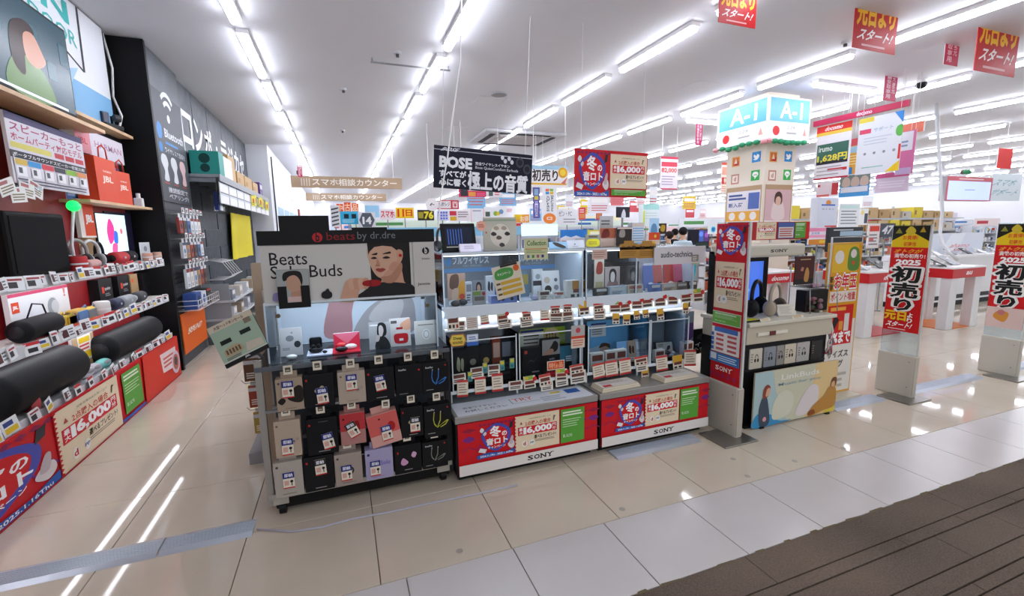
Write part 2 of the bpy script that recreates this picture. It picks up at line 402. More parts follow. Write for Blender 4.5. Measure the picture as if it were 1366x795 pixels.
for k, (px_, py_, lb) in enumerate(((458, 118, 'tiny sprinkler head between the two left lamp rows'), (530, 69, 'small round smoke detector beside the grey ceiling rail'), (1128, 55, 'dark sprinkler head left of the red banner at the top'), (457, 173, 'tiny sprinkler head above the brown counter sign'))):
    p = at(px_, py_, Z=CEIL)
    o = MB().cyl((0,0,0), (0,0,-.03), .045, mat('#c6c8cd', .5)).cyl((0,0,-.03), (0,0,-.06), .02, DGREY).build('sprinkler_head', None, p); tag(o, lb, 'sprinkler', 'ceiling sprinkler heads')
o = MB().cyl((0,0,0), (0,0,-.05), .06, WHITE).ball((0,0,-.07), .07, .07, .06, BLACK).build('dome_camera', None, (8.35, 4.55, CEIL)); tag(o, 'black dome security camera on the ceiling by the red banner', 'camera')
o = MB().cyl((0,0,0), (0,0,-.4), .012, WHITE).box(-.05, .05, -.14, .1, -.5, -.4, DGREY, bev=.01).build('security_camera', None, (-.95, 14.2, CEIL)); tag(o, 'small dark security camera hanging in the left aisle', 'camera')
# ================================================================== LEFT WALL: SPEAKER SHELVES
XB, XF, Y0, Y1 = -2.22, -1.92, 2.3, 6.36
fx = thing('speaker_shelving', 'black wall shelving with lit speaker shelves along the left aisle', 'shelving', (XB, (Y0+Y1)/2, 0), 0)
def F_(x0, x1, y0, y1, z0, z1, m, name, parent=None, bev=0):
    ox, oy = fx.location.x, fx.location.y
    return MB().box(x0-ox, x1-ox, y0-oy, y1-oy, z0, z1, m, bev).build(name, parent or fx)
REDP = mat('#8c1218', .5)
F_(XB-.02, XB+.03, Y0, Y1, 0, CEIL-.01, mat('#17171a', .6), 'back_panel')
F_(XB+.03, -1.87, Y1, Y1+.05, 0, CEIL-.01, mat('#101012', .5), 'end_panel')
F_(XB+.03, -1.90, Y0, 6.3, 0, .42, mat('#2a2a2d', .5), 'base_box')
F_(XB+.03, XB+.04, Y0, 6.2, .5, 2.5, REDP, 'red_backing')
F_(XB+.041, XB+.045, 5.15, 5.55, 1.35, 1.85, mat('#a8875c', .6), 'tan_backing')
# shelves with price rails and tags
tagm = {}
def small_tag(kind):
    if kind in tagm: return tagm[kind]
    p = Print(.085, .06); p.rect(0, 0, 1, 1, '#eceef0')
    if kind == 0: p.rect(.12, .2, .6, .62, '#39363a'); p.rect(.12, .7, .9, .85, '#a94a4a')
    elif kind == 1: p.rect(.1, .15, .5, .75, '#5a3030'); p.lines(.55, .15, .92, .8, 3, '#77747a')
    elif kind == 2: p.rect(0, .75, 1, 1, '#c8262e'); p.rect(.2, .2, .8, .55, '#2d2b2e')
    else: p.rect(.1, .1, .9, .45, '#e4c22c'); p.rect(.1, .55, .7, .85, '#394a8a')
    me = p.mb; me.box(-.0425, .0425, .0003, .003, 0, .06, WHITE); tagm[kind] = me.mesh('price_tag'); return tagm[kind]
def shelf(z, xf, y0, y1, th, m, name='shelf', rail=True, tags=0, tagz=-.03, led=False):
    s = F_(XB+.03, xf, y0, y1, z-th, z, m, name)
    ox, oy = fx.location.x, fx.location.y
    if rail:
        MB().box(xf-.004-ox, xf+.006-ox, y0-oy, y1-oy, z-.075, z+.004, mat('#d5d8dc', .3)).build('price_rail', s)
    if led: MB().box(xf-.08-ox, xf-.05-ox, y0+.1-oy, y1-.1-oy, z-th-.014, z-th-.001, mat('#f4f6ff', .4, emit=9)).build('led_strip', s)
    rr = random.Random(int(z*100))
    for k in range(tags):
        y = y0+.1+(y1-y0-.2)*(k+.5)/tags+rr.uniform(-.03, .03); sc = rr.uniform(1.05, 1.6)
        obj('price_tag', small_tag(rr.choice((0, 0, 1, 1, 2, 3))), s, (xf+.024-ox, y-oy, z+tagz-.03+rr.uniform(-.012, .012)), (R(-8), R(rr.uniform(-5, 5)), R(90+rr.uniform(-14, 14))), (sc, 1, sc))
    return s
ZD, ZM, ZA, ZU, ZT, ZR = .50, .93, 1.345, 1.93, 2.56, 2.70
shelf(ZD, -1.90, Y0, 6.2, .03, mat('#d8d9dc', .3), tags=20, tagz=-.01)
shelf(ZM, -1.93, Y0, 6.33, .03, mat('#dcd9d4', .4), tags=27, led=True)
shelf(ZA, -1.93, Y0, 6.33, .03, mat('#c9c6c4', .4), tags=30, led=True)
shelf(ZU, -1.97, 4.95, 6.33, .025, WOOD, 'wooden_shelf', rail=False)
shelf(ZT, -1.92, 3.6, 5.28, .03, WOOD, 'wooden_shelf', rail=False)
shelf(ZR, -2.06, 5.0, 6.33, .03, WOOD, 'wooden_shelf', rail=False)

CAMP_RED = '#cf1420'
def camp_logo(p, a, b, c, d, date=True):
    """red field with a blue ring and the winter sound lottery lettering"""
    W, H = c-a, d-b; q = lambda u, v: (a+W*u, b+H*v)
    p.rect(a, b, c, d, CAMP_RED)
    for k in range(9):
        u = .05+.11*k; p.poly([q(u, .93), q(u+.05, .97), q(u+.1, .93), q(u+.05, .89)], '#8b1a50')
    for k in range(6):
        u = .02+.17*k; p.poly([q(u, .28), q(u+.07, .40), q(u+.14, .28), q(u+.14, .25), q(u+.07, .36), q(u, .25)], '#7c2a8a')
    p.blob([q(.18, .42), q(.12, .66), q(.3, .84), q(.5, .93), q(.72, .86), q(.88, .68), q(.84, .42), q(.66, .24), q(.5, .15), q(.3, .25)], '#4a4fb0')
    p.blob([q(.24, .45), q(.2, .66), q(.36, .8), q(.5, .86), q(.68, .79), q(.8, .64), q(.76, .44), q(.62, .3), q(.5, .22), q(.36, .3)], '#d4141e')
    p.text('冬', *q(.34, .55), *q(.62, .86), '#ffffff', .035); p.n -= 1
    p.text('の', *q(.65, .55), *q(.78, .68), '#ffffff', .03); p.n -= 1
    p.text('音ロト', *q(.24, .34), *q(.8, .53), '#ffffff', .035); p.n -= 1
    p.text('キャンペーン', *q(.28, .23), *q(.74, .31), '#ffffff', .02)
    p.blob([q(.08, .78), q(.13, .86), q(.19, .8), q(.14, .72)], '#e8e4e6'); p.blob([q(.16, .68), q(.22, .74), q(.25, .68), q(.2, .63)], '#dcd8da')
    p.poly([q(.84, .72), q(.93, .76), q(.95, .92), q(.87, .9)], '#2b2a33')
    p.blob([q(.8, .26), q(.86, .36), q(.96, .36), q(.98, .22), q(.9, .15)], '#e6dcdc'); p.blob([q(.84, .3), q(.9, .5), q(.95, .48), q(.92, .28)], '#c9b8be')
    p.poly([q(.03, .2), q(.2, .14), q(.25, .24), q(.08, .3)], '#e9e6ea')
    if date:
        p.poly([q(0, 0), q(1, .02), q(1, .15), q(.75, .08), q(.3, .14), q(0, .1)], '#2b62b8')
        p.text('2024.11.1Fri - 2025.1.16Thu', *q(.07, .03), *q(.93, .085), '#ffffff', .02)
def camp_offer(p, a, b, c, d):
    """cream field with the 16,000 yen offer"""
    W, H = c-a, d-b; q = lambda u, v: (a+W*u, b+H*v)
    p.rect(a, b, c, d, '#ecd9bb')
    p.text('2点購入の場合', *q(.22, .70), *q(.8, .82), '#c23a2a', .02)
    p.text('対象音響商品お買い上げ', *q(.3, .87), *q(.8, .91), '#6f7b5a', .0)
    p.rect(*q(.06, .44), *q(.94, .68), '#d21b26')
    for k, (ch, u0, v0) in enumerate((('最', .085, .57), ('大', .085, .47), ('円', .835, .57), ('分', .835, .47))): p.text(ch, *q(u0, v0), *q(u0+.08, v0+.085), '#ffffff', .02); p.n -= 1
    p.text('1', *q(.185, .47), *q(.24, .655), '#ffffff', .05); p.n -= 1
    p.text('6,000', *q(.26, .45), *q(.82, .66), '#ffffff', .05)
    p.text('選べるプレゼント!', *q(.42, .29), *q(.92, .40), '#3a2f2a', .02)
    p.lines(.42*W+a, b+.2*H, a+.92*W, b+.27*H, 2, '#8d8070', .4)
    p.circ(*q(.2, .2), .09*p.H*H, '#f4efe6'); p.circ(*q(.37, .2), .09*p.H*H, '#f4efe6')
    p.text('d', *q(.17, .15), *q(.23, .26), '#c8202a', .03); p.text('PP', *q(.33, .17), *q(.41, .23), '#3a5b96', .02)
    p.poly([q(.1, .76), q(.13, .84), q(.16, .76)], '#b84a3a'); p.poly([q(.85, .74), q(.87, .88), q(.92, .86), q(.89, .84), q(.87, .74)], '#54482f')
def camp_green(p, a, b, c, d, frame=True):
    W, H = c-a, d-b; q = lambda u, v: (a+W*u, b+H*v)
    p.rect(a, b, c, d, '#5aa63c' if frame else '#6fb04a')
    p.lines(*q(.08, .78), *q(.92, .94), 2, '#e6f0da', .55, .1); p.lines(*q(.08, .45), *q(.9, .72), 4, '#cfe3bd', .3, .35)
    p.text('詳しくはこちら', *q(.1, .16), *q(.48, .26), '#eef5e6', .02)
# long banner along the foot of the shelving
Yb0, Yb1, Hb = 2.3, 6.2, .46
yq = lambda x, y: (at(x, y, X=-1.865).y-Yb0)/(Yb1-Yb0)
c0, c1 = yq(75, 590), yq(158, 530); g0, g1 = yq(163, 525), yq(188, 515)
def d_long(p):
    p.rect(0, 0, 1, 1, CAMP_RED)
    camp_logo(p, c0-.33, 0, c0-.005, 1); camp_offer(p, c0, .0, c1, .97)
    for k in range(14): p.poly([(c0-.004, k/14), (c0-.004, (k+1)/14), (c0+.006, (k+.5)/14)], CAMP_RED); p.n -= 1
    p.n += 1
    camp_green(p, g0, .13, g1, .92); p.rect(c1, 0, g1+.01, .08, '#2b62b8')
    p.poly([(g1+.012, 0), (1, 0), (1, 1), (g1+.02, 1)], '#d8301c')
    p.poly([(g1+.14, .35), (g1+.25, .3), (g1+.25, .78), (g1+.13, .8)], '#f0dcdc'); p.lines(g1+.15, .42, g1+.235, .7, 3, '#d05a50')
    p.circ(.965, .4, .13, '#d9c9d6'); p.circ(.965, .4, .09, '#c06a50'); p.circ(.965, .42, .05, '#4a3a48')
    p.rect(0, 0, 1, .03, '#b01220')
panel('campaign_banner', 'long red and cream 16,000 yen campaign banner along the foot of the wall shelving', 'banner', Yb1-Yb0, Hb, .012, (-1.865, (Yb0+Yb1)/2, .002), R(90), d_long, board=RED)

# --- top shelf: television and wall poster
def d_indoor(p):
    p.rect(0, 0, 1, 1, '#e9ecf2'); p.rect(.0, .0, 1, .30, '#7fb4dd')
    p.poly([(0, .0), (.55, .0), (.72, .42), (.5, .28), (.2, .34), (0, .2)], '#a5cbe8')
    for a, b in (((.12, .86), (.45, .62)), ((.45, .62), (.47, .33)), ((.47, .33), (.58, .56)), ((.58, .56), (.77, .42)), ((.77, .42), (.78, 1.0)), ((.12, .86), (.14, .3))):
        dx, dy = b[0]-a[0], b[1]-a[1]; L = math.hypot(dx, dy); nx, ny = -dy/L*.009, dx/L*.009
        p.poly([(a[0]-nx, a[1]-ny), (b[0]-nx, b[1]-ny), (b[0]+nx, b[1]+ny), (a[0]+nx, a[1]+ny)], '#2c2f36')
    p.text('IN', .44, .77, .70, .96, '#3fb7b4', .03); p.text('DOOR', .42, .60, .74, .73, '#46b8b2', .01); p.text('es', .3, .93, .4, .99, '#333333', .01)
    p.poly([(.05, 1), (.12, 1), (.1, .8), (.04, .8)], '#d9a58a'); p.poly([(.2, .75), (.26, .74), (.25, .66), (.2, .67)], '#79b7dd')
panel('wall_poster', 'white and blue IN DOOR wall poster above the television shelf', 'poster', 2.2, 1.0, .015, (XB+.06, 5.08, 2.735), R(90), d_indoor)
t = thing('television', 'flat television showing a person in green on the top wooden shelf', 'television', (-2.06, 4.55, ZT), R(90))
MB().box(-.62, .62, .0, .05, .07, .78, BLACK, bev=.006).build('casing', t)
def d_tv(p):
    e = lambda c: mat(c, .25, emit=.55)
    p.rect(0, 0, 1, 1, e('#1c3d4a')); 
    for k in range(6): p.rect(.04+.17*k, .55 if k % 2 else .3, .14+.17*k, .8 if k % 2 else .5, e('#274b58'))
    p.blob([(.3, 0), (.34, .3), (.5, .42), (.68, .3), (.74, 0)], e('#4f6d3a')); p.blob([(.36, .3), (.38, .66), (.52, .8), (.62, .72), (.5, .5), (.46, .2)], e('#2a1a17'))
    p.blob([(.5, .4), (.5, .64), (.6, .7), (.68, .54), (.7, .44), (.6, .34)], e('#a4725c')); p.rect(0, 0, .9, .03, e('#cfe0ea'))
q = Print(1.2, .67); d_tv(q); q.build(t, (0, -.001, .09), name='screen')
MB().box(-.2, .2, -.06, .12, 0, .012, BLACK).box(-.04, .04, .02, .05, .01, .09, BLACK).build('stand', t)
o = MB().box(-.11, .11, -.07, .07, 0, .05, BLACK, bev=.01).box(-.1, -.02, -.04, .03, .05, .16, mat('#1c2540', .3), bev=.01).cyl((.03,-.04,.12), (.08,-.06,.12), .035, DGREY).cyl((.05,0,.05), (.05,0,.14), .012, BLACK).build('camera_stand', None, (-2.14, 5.98, ZR), (0,0,R(70)))
tag(o, 'small black camera on a stand at the end of the top wooden shelf', 'camera')
pts = [(-2.2, 6.3, 3.74), (-2.16, 6.32, 3.4), (-2.18, 6.3, 3.1), (-2.12, 6.28, 2.9), (-2.14, 6.2, 2.72)]
tag(MB().tube(pts, .012, WHITE).build('power_cable'), 'white cable running down the black panel to the top shelf', 'cable')

# --- price board, bags and signs on the upper shelf
def d_price(p):
    p.rect(0, 0, 1, 1, '#d6d3dc'); p.rect(0, .9, 1, 1, '#3b3560')
    p.text('スピーカーもっと', .04, .76, .96, .88, '#a8486a', .02); p.text('ホームパーティ対応モデル', .04, .62, .96, .74, '#b84a66', .02)
    p.rect(.02, .52, .5, .6, '#d8cf6a'); 
    for k in range(3): p.rect(.54+.15*k, .52, .67+.15*k, .6, '#c23a44')
    p.rect(0, .38, 1, .48, '#20222a'); p.text('ポータブルサウンドスピーカー機能比較', .03, .4, .97, .46, '#e8e8ec', .01)
    for k, c in enumerate(('#d9b84a', '#2f8fcc', '#cf3a4a', '#3c3f48', '#8fbf3a', '#d88a4a')): p.rect(.02+.162*k, .29, .17+.162*k, .37, c)
    for k in range(6): p.rect(.04+.162*k, .13, .15+.162*k, .27, '#f2f3f5'); p.rect(.06+.162*k, .17, .10+.162*k, .25, '#50545c')
    p.lines(.02, .02, .98, .11, 2, '#4b4f5a', .4, .1)
panelX('comparison_board', 'printed speaker comparison board hanging left of the orange bags', 'sign', (14, 168, 112, 252), -2.02, d_price, T=.02)
s = thing('price_leaflets', 'bunch of white price leaflets hanging under the comparison board', 'leaflets', (-1.96, 4.05, 1.88), R(90))
for k in range(4):
    p = Print(.16, .1); p.rect(0, 0, 1, 1, '#e9eae6'); p.lines(.1, .1, .9, .6, 3, '#8a7d5c'); p.rect(.1, .68, .6, .9, '#b06a6a')
    p.mb.box(-.08, .08, .0003, .002, 0, .1, WHITE); obj('leaflet', p.mesh('leaflet'), s, (-.2+.13*k, .02*k-.03, .02*(k % 2)-.06*(k == 1)), (0, R(-18+12*k), 0))
MB().cyl((0,.02,.07), (0,.02,.28), .004, STEEL).box(-.25, .25, .015, .03, .06, .09, ACR).build('holder', s)
def bag(loc, w, d, h, rz, label, txt):
    t = thing('paper_bag', label, 'bag', loc, rz)
    om = mat('#e0481f', .55); mb = MB()
    mb.add([(-w/2,0,0),(w/2,0,0),(w/2,d,0),(-w/2,d,0),(-w/2,.0,h),(w/2,.0,h),(w/2,d,h),(-w/2,d,h),(-w/2,d/2,0),(-w/2+.015,d/2,h)], [(0,1,5,4),(2,3,7,6),(1,2,6,5),(0,4,9,8),(8,9,7,3),(0,1,2,3)], om); mb.build('body', t)
    for y in (.01, d-.01): MB().tube([(-w*.2,y,h), (-w*.17,y,h+.09), (0,y,h+.12), (w*.17,y,h+.09), (w*.2,y,h)], .006, mat('#d13a17', .6)).build('handle', t)
    p = Print(w, h); p.text(txt, .28, .42, .8, .6, '#ffe9de', .03); p.text('HARMAN', .35, .68, .75, .73, '#ffe0d0', .01); p.build(t)
bag((-2.0, 5.4, ZU), .40, .15, .40, R(90), 'large orange paper bag standing on the upper wooden shelf', 'JBL')
bag((-2.03, 5.82, ZU), .30, .12, .33, R(86), 'smaller orange paper bag at the right on the upper wooden shelf', 'JBL')
def d_har(p):
    p.rect(0, 0, 1, 1, '#ded8e2'); p.rect(0, 0, .28, 1, '#d98a94'); p.text('HARMAN', .36, .4, .95, .66, '#b98aa4', .02); p.text('JBL', .05, .3, .22, .6, '#c8303a', .03)
panel('brand_sign', 'pale box sign with a pink end above the orange bags', 'sign', .95, .22, .1, (-2.09, 5.62, 2.36), R(90), d_har)
def d_blue(p): p.rect(0, 0, 1, 1, '#5d8ed0'); p.rect(.02, .1, .5, .8, '#a9c4e8'); p.poly([(.6, .1), (.95, .2), (.9, .9), (.62, .7)], '#3763b4')
panel('blue_placard', 'blue placard standing behind the orange bags', 'sign', 1.1, .4, .01, (-2.175, 5.62, ZU), R(90), d_blue)
o = MB().box(-.04, .04, -.03, .03, 0, .1, WHITE, bev=.01).cyl((0,0,.1), (0,0,.15), .02, WHITE).build('bottle', None, (-2.05, 6.22, ZU)); tag(o, 'small white bottle at the right end of the upper wooden shelf', 'bottle')
# ------------------------------------------------------------------ goods on the speaker shelves
def capsule(name, label, loc, r, L, c, rz=R(90), ends=None, band=None, group=None):
    """lying cylindrical loudspeaker, long axis local x"""
    t = thing(name, label, 'speaker', (loc[0], loc[1], loc[2]), rz, group)
    k = r*.35; prof = [(r*.55, -L/2), (r*.8, -L/2+k*.25), (r*.97, -L/2+k), (r, -L/2+k*1.6), (r, L/2-k*1.6), (r*.97, L/2-k), (r*.8, L/2-k*.25), (r*.55, L/2)]
    Mx = Matrix.Translation((0, 0, r)) @ Matrix.Rotation(R(90), 4, 'Y')
    MB().lathe(prof, mat(c, .6), 22, Mx).build('body', t)
    for s in (-1, 1): MB().lathe([(.001, s*(L/2-.004)), (r*.5, s*(L/2-.002)), (r*.56, s*(L/2+.004)), (.001, s*(L/2+.002))], mat(ends or '#2b2b2e', .4), 18, Mx).build('bass_radiator', t)
    if r > .07: return t
    p = Print(L*.22, r*.5); p.text('JBL', .05, .1, .95, .9, band or '#c9ccd2', .04); p.build(t, (0, -r-.001, r*.75), name='logo')
    return t
def can(name, label, loc, r, h, c, top='#26262a'):
    t = thing(name, label, 'speaker', loc)
    MB().lathe([(r*.9, 0), (r, h*.06), (r, h*.9), (r*.92, h)], mat(c, .6), 20).build('body', t)
    MB().lathe([(.001, h), (r*.8, h+.002), (r*.92, h-.004)], mat(top, .4), 20).build('top_panel', t)
    MB().lathe([(r*1.01, h*.4), (r*1.02, h*.42), (r*1.02, h*.5), (r*1.01, h*.52)], mat('#e8e8ea', .4), 20).build('band', t)
def headphone(name, label, loc, rz, c, pad='#2a2a2c', s=1., group=None):
    t = thing(name, label, 'headphones', loc, rz, group)
    pts = [(.085*s*math.cos(a), 0, .11*s+.085*s*math.sin(a)) for a in [math.pi*k/14 for k in range(15)]]
    MB().tube([(pts[0][0], 0, .06*s)]+pts+[(pts[-1][0], 0, .06*s)], .011*s, mat(c, .4), 8).build('headband', t)
    for sx in (-1, 1):
        M_ = Matrix.Translation((sx*.085*s, 0, .05*s)) @ Matrix.Rotation(R(90)*sx, 4, 'Y') @ Matrix.Diagonal((1.15, .9, 1, 1))
        MB().lathe([(.001, .022*s), (.03*s, .02*s), (.042*s, .01*s), (.043*s, 0)], mat(c, .4), 18, M_).build('ear_cup', t)
        MB().lathe([(.043*s, 0), (.042*s, -.018*s), (.03*s, -.022*s), (.02*s, -.012*s), (.001, -.01*s)], mat(pad, .8), 18, M_).build('ear_pad', t)
    return t
def carton(name, label, loc, w, d, h, rz, c, draw=None, group=None, cat='box', bev=.003):
    """boxed goods: loc is the middle of the lower front edge"""
    t = thing(name, label, cat, loc, rz, group)
    MB().box(-w/2, w/2, 0, d, 0, h, mat(c, .5), bev).build('carton', t)
    p = Print(w*.99, h*.99)
    if draw: draw(p)
    else: p.rect(.1, .55, .9, .85, '#dddddd'); p.lines(.1, .1, .7, .4, 3, '#888888')
    p.build(t, (0, 0, h*.005)); return t
YX = lambda x, y, X=-2.03: at(x, y, X=X).y
# shelf A
o = thing('soundbox', 'large square black speaker box at the left end of the lit shelf', 'speaker', (-1.99, YX(48, 340), ZA), R(90))
MB().box(-.34, .34, 0, .17, 0, .44, mat('#0d0d0f', .6), .02).build('cabinet', o); MB().box(-.31, .31, -.006, .002, .03, .41, mat('#1a1a1c', .9, bump=.4, scale=300), .004).build('grille', o)
headphone('headphones', 'black and white headphones beside the square black speaker', (-2.08, YX(84, 335), ZA), R(70), '#3a3d42', '#c9ccd0', 1.3)
headphone('headphones', 'light grey headphones behind the red can speaker', (-2.08, YX(112, 335), ZA), R(75), '#a9a7a6', '#55585c', 1.25)
headphone('headphones', 'white headphones standing in front of the lit screen', (-2.08, YX(131, 338), ZA), R(80), '#d6d6d6', '#9a9a9c', 1.2)
headphone('headphones', 'black headphones at the right of the white pair', (-2.1, YX(145, 338), ZA), R(95), '#222226', '#101012', 1.1)
can('can_speaker', 'red can speaker on the lit shelf', (-1.99, YX(103, 350, -1.99), ZA), .065, .115, '#c4232a')
capsule('tube_speaker', 'pale pink tube speaker lying beside the red can', (-2.0, YX(122, 350, -2.0), ZA), .038, .19, '#d9a9a4')
capsule('tube_speaker', 'red tube speaker lying in front of the lit screen', (-2.05, YX(160, 337), ZA), .06, .26, '#c2242c')
capsule('tube_speaker', 'black tube speaker beside the red one on the lit shelf', (-2.07, YX(176, 337), ZA), .06, .22, '#1b1b20')
def d_card(p): p.rect(0, 0, 1, 1, '#cfd3d8'); p.circ(.5, .65, .03, '#8a8f98'); p.lines(.15, .1, .85, .4, 3, '#8f9298')
panel('info_card', 'small grey info card leaning at the right of the lit shelf', 'card', .17, .2, .01, (-2.03, YX(195, 340), ZA), R(80), d_card)
for k, (x, c, lb) in enumerate(((198, '#e0a890', 'peach round mini speaker, nearer one at the shelf end'), (211, '#e6b49c', 'peach round mini speaker, farther one at the shelf end'))):
    can('mini_speaker', lb, (-1.99, YX(x, 350, -1.99), ZA), .045, .085, c, '#d8d8d8')
def d_scr(p):
    e = lambda c, k=.8: mat(c, .25, emit=k)
    p.rect(0, 0, 1, 1, e('#cfe6f6')); p.blob([(.35, .3), (.3, .6), (.42, .9), (.55, .7), (.5, .4)], e('#d83a8a')); p.blob([(.5, .35), (.55, .6), (.66, .55), (.62, .3)], e('#3a6ad0')); p.blob([(.4, .1), (.45, .3), (.6, .28), (.55, .08)], e('#e0508a')); p.circ(.8, .6, .03, e('#e86a7a'))
t = thing('display_screen', 'bright advertising screen at the back of the lit shelf', 'screen', (-2.16, YX(152, 320, -2.16), ZA+.0), R(90))
MB().box(-.33, .33, 0, .018, 0, .5, BLACK).build('frame', t); q = Print(.63, .42); d_scr(q); q.build(t, (0, -.001, .07), name='screen')
def d_dark(p):
    p.rect(0, 0, 1, 1, '#191534'); p.blob([(.2, .4), (.3, .8), (.5, .7), (.6, .4)], '#3a2a5a'); p.rect(.1, .1, .7, .2, '#244a78'); p.rect(.55, .05, .75, .3, '#3f7fb0')
panel('dark_poster', 'dark purple poster right of the lit screen', 'poster', .6, .52, .012, (-2.165, 5.98, ZA), R(90), d_dark, board=BLACK)
def d_jbl(p): p.rect(0, 0, 1, 1, '#e8e2da'); p.rect(.28, .05, 1, 1, '#dd4a1c'); p.text('JBL', .4, .35, .92, .6, '#ffffff', .05)
panel('logo_sign', 'orange and white logo sign left of the lit screen', 'sign', .26, .34, .03, (-2.12, YX(118, 305, -2.12), ZA+.26), R(90), d_jbl)
t = thing('green_lamp', 'glowing green lamp on a white stalk at the upper shelf', 'lamp', (-2.06, YX(97, 296, -2.06), ZA))
MB().tube([(0,-.06,0), (0,-.07,.2), (.01,-.03,.38), (.02,0,.5)], .012, WHITE).build('stalk', t); MB().ball((.02, 0, .52), .045, .045, .045, mat('#10c452', .3, emit=2.2)).build('bulb', t)
# shelf M
def d_wb(p): p.rect(0, 0, 1, 1, '#e6e8ea'); p.rect(.03, .55, .14, .8, '#dd4a1c'); p.text('JBL', .045, .62, .125, .72, '#ffffff', .04); p.rect(0, .92, 1, 1, '#c8466a'); p.circ(.68, .5, .07, '#9ca4aa'); p.circ(.72, .5, .05, '#c9ced2'); p.text('!', .9, .7, .94, .95, '#d88', .03)
panel('demo_board', 'white demo board with a silver speaker picture on the middle shelf', 'sign', .72, .3, .03, (-2.12, YX(56, 405, -2.12), ZM), R(90), d_wb)
capsule('handled_speaker', 'black speaker with a thin loop handle at the left of the middle shelf', (-1.985, YX(48, 430, -1.985), ZM), .075, .42, '#141418', band='#e8e8ea')
o = MB().tube([(-1.985, YX(36, 430, -1.985), ZM+.14), (-1.97, YX(42, 425, -1.985), ZM+.24), (-1.97, YX(56, 425, -1.985), ZM+.22), (-1.985, YX(64, 430, -1.985), ZM+.14)], .005, BLACK).build('carry_loop'); tag(o, 'thin black carry loop above the handled speaker', 'cord')
def rugged(label, x, y, c1, c2, s=1.):
    t = thing('rugged_speaker', label, 'speaker', (-1.99, YX(x, y, -1.99), ZM), R(90))
    MB().box(-.075*s, .075*s, 0, .07*s, 0, .09*s, mat(c1, .5), .02*s).build('body', t)
    MB().box(-.06*s, .06*s, -.006, .004, .015*s, .075*s, mat(c2, .8, bump=.3, scale=250), .003).build('grille', t)
    MB().tube([(.06*s,.03,.085*s), (.1*s,.03,.1*s), (.11*s,.03,.06*s), (.07*s,.03,.05*s)], .006*s, mat(c2, .5)).build('strap', t)
rugged('navy blue clip speaker on the middle shelf', 94, 405, '#22386e', '#2e56a8'); rugged('multicoloured clip speaker on the middle shelf', 108, 402, '#c69a3a', '#5a86b8', 1.2)
rugged('yellow and grey clip speaker on the middle shelf', 121, 402, '#d8b23a', '#7b8288', 1.1); rugged('blue and yellow rugged speaker at the front of the middle shelf', 80, 432, '#2b4f96', '#d2a92c', 1.15); rugged('yellow rugged speaker at the front of the middle shelf', 96, 425, '#d9bb32', '#c9a020', 1.0)
can('can_speaker', 'white can speaker standing on the middle shelf', (-2.0, YX(136, 412, -2.0), ZM), .06, .12, '#d9d6d6', '#e8e8e8')
capsule('tube_speaker', 'navy tube speaker on the middle shelf', (-2.02, YX(153, 408, -2.02), ZM), .055, .17, '#1c2142')
capsule('tube_speaker', 'silver tube speaker on the middle shelf', (-2.02, YX(168, 404, -2.02), ZM), .055, .24, '#8f9498', ends='#c9cccf')
capsule('tube_speaker', 'black and silver tube speaker at the right of the middle shelf', (-2.02, YX(185, 398, -2.02), ZM), .055, .2, '#3a3c40', ends='#c9cccf')
def d_bb(p): p.rect(0, 0, 1, 1, '#121214'); p.rect(.2, .55, .36, .75, '#dd3a1c'); p.text('speaker', .4, .6, .85, .74, '#c9c9c9', .02); p.lines(.4, .42, .8, .54, 2, '#8a8a8a')
for x, lb in ((142, 'black speaker carton, nearer of two on the middle shelf'), (167, 'black speaker carton, farther of two on the middle shelf')):
    carton('speaker_carton', lb, (-2.1, YX(x, 390, -2.1), ZM), .26, .08, .29, R(90), '#121214', d_bb)
carton('kraft_carton', 'tan speaker carton behind the tube speakers', (-2.1, YX(181, 388, -2.1), ZM), .18, .08, .28, R(90), '#a5875f', lambda p: p.rect(.1, .7, .35, .85, '#dd4a1c'))
carton('speaker_carton', 'wide black carton at the right end of the middle shelf', (-2.1, YX(204, 385, -2.1), ZM), .5, .08, .27, R(90), '#18181b', lambda p: p.rect(.3, .5, .7, .6, '#2a2a2e'))
o = MB().box(-.6, .6, 0, .02, 0, .012, mat('#d8402a', .4)).build('red_edge_strip', None, (-1.955, YX(112, 428, -1.95), ZM), (0,0,R(90))); tag(o, 'bright red plastic edge strip lying on the middle shelf', 'strip')
# deck
capsule('party_speaker', 'huge black cylinder speaker on the bottom deck', (-2.02, YX(52, 495, -1.97), ZD), .155, .95, '#111114')
capsule('boombox', 'large glossy black boombox speaker at the right of the bottom deck', (-2.01, YX(175, 447, -1.98), ZD), .13, 1.15, '#121418', band='#dfe2e6')
def d_yel(p):
    p.rect(0, 0, 1, 1, '#b49a78'); p.rect(.25, .3, .85, 1, '#e8e6e0'); p.rect(.3, .8, .8, .95, '#e8c21c'); p.rect(.3, .36, .8, .55, '#e8c21c'); p.lines(.3, .58, .8, .78, 2, '#c8403a'); p.rect(.08, .4, .22, .66, '#d8582c')
panel('price_placard', 'tan placard with a yellow and white price note on the bottom deck', 'sign', .34, .3, .02, (-2.06, YX(116, 462, -2.04), ZD), R(90), d_yel)
for x, y, c, lb in ((112, 489, '#c9c4cc', 'white pebble-shaped speaker on the bottom deck'), (124, 492, '#b4b0b8', 'grey pebble-shaped speaker on the bottom deck'), (136, 480, '#6fc0bc', 'teal pebble-shaped speaker on the bottom deck')):
    t = thing('pebble_speaker', lb, 'speaker', (-1.97, YX(x, y, -1.97), ZD)); MB().ball((0,0,.04), .05, .095, .04, mat(c, .5)).build('body', t); MB().ball((.03,0,.05), .022, .06, .02, mat('#8a8a90', .7)).build('grille', t)
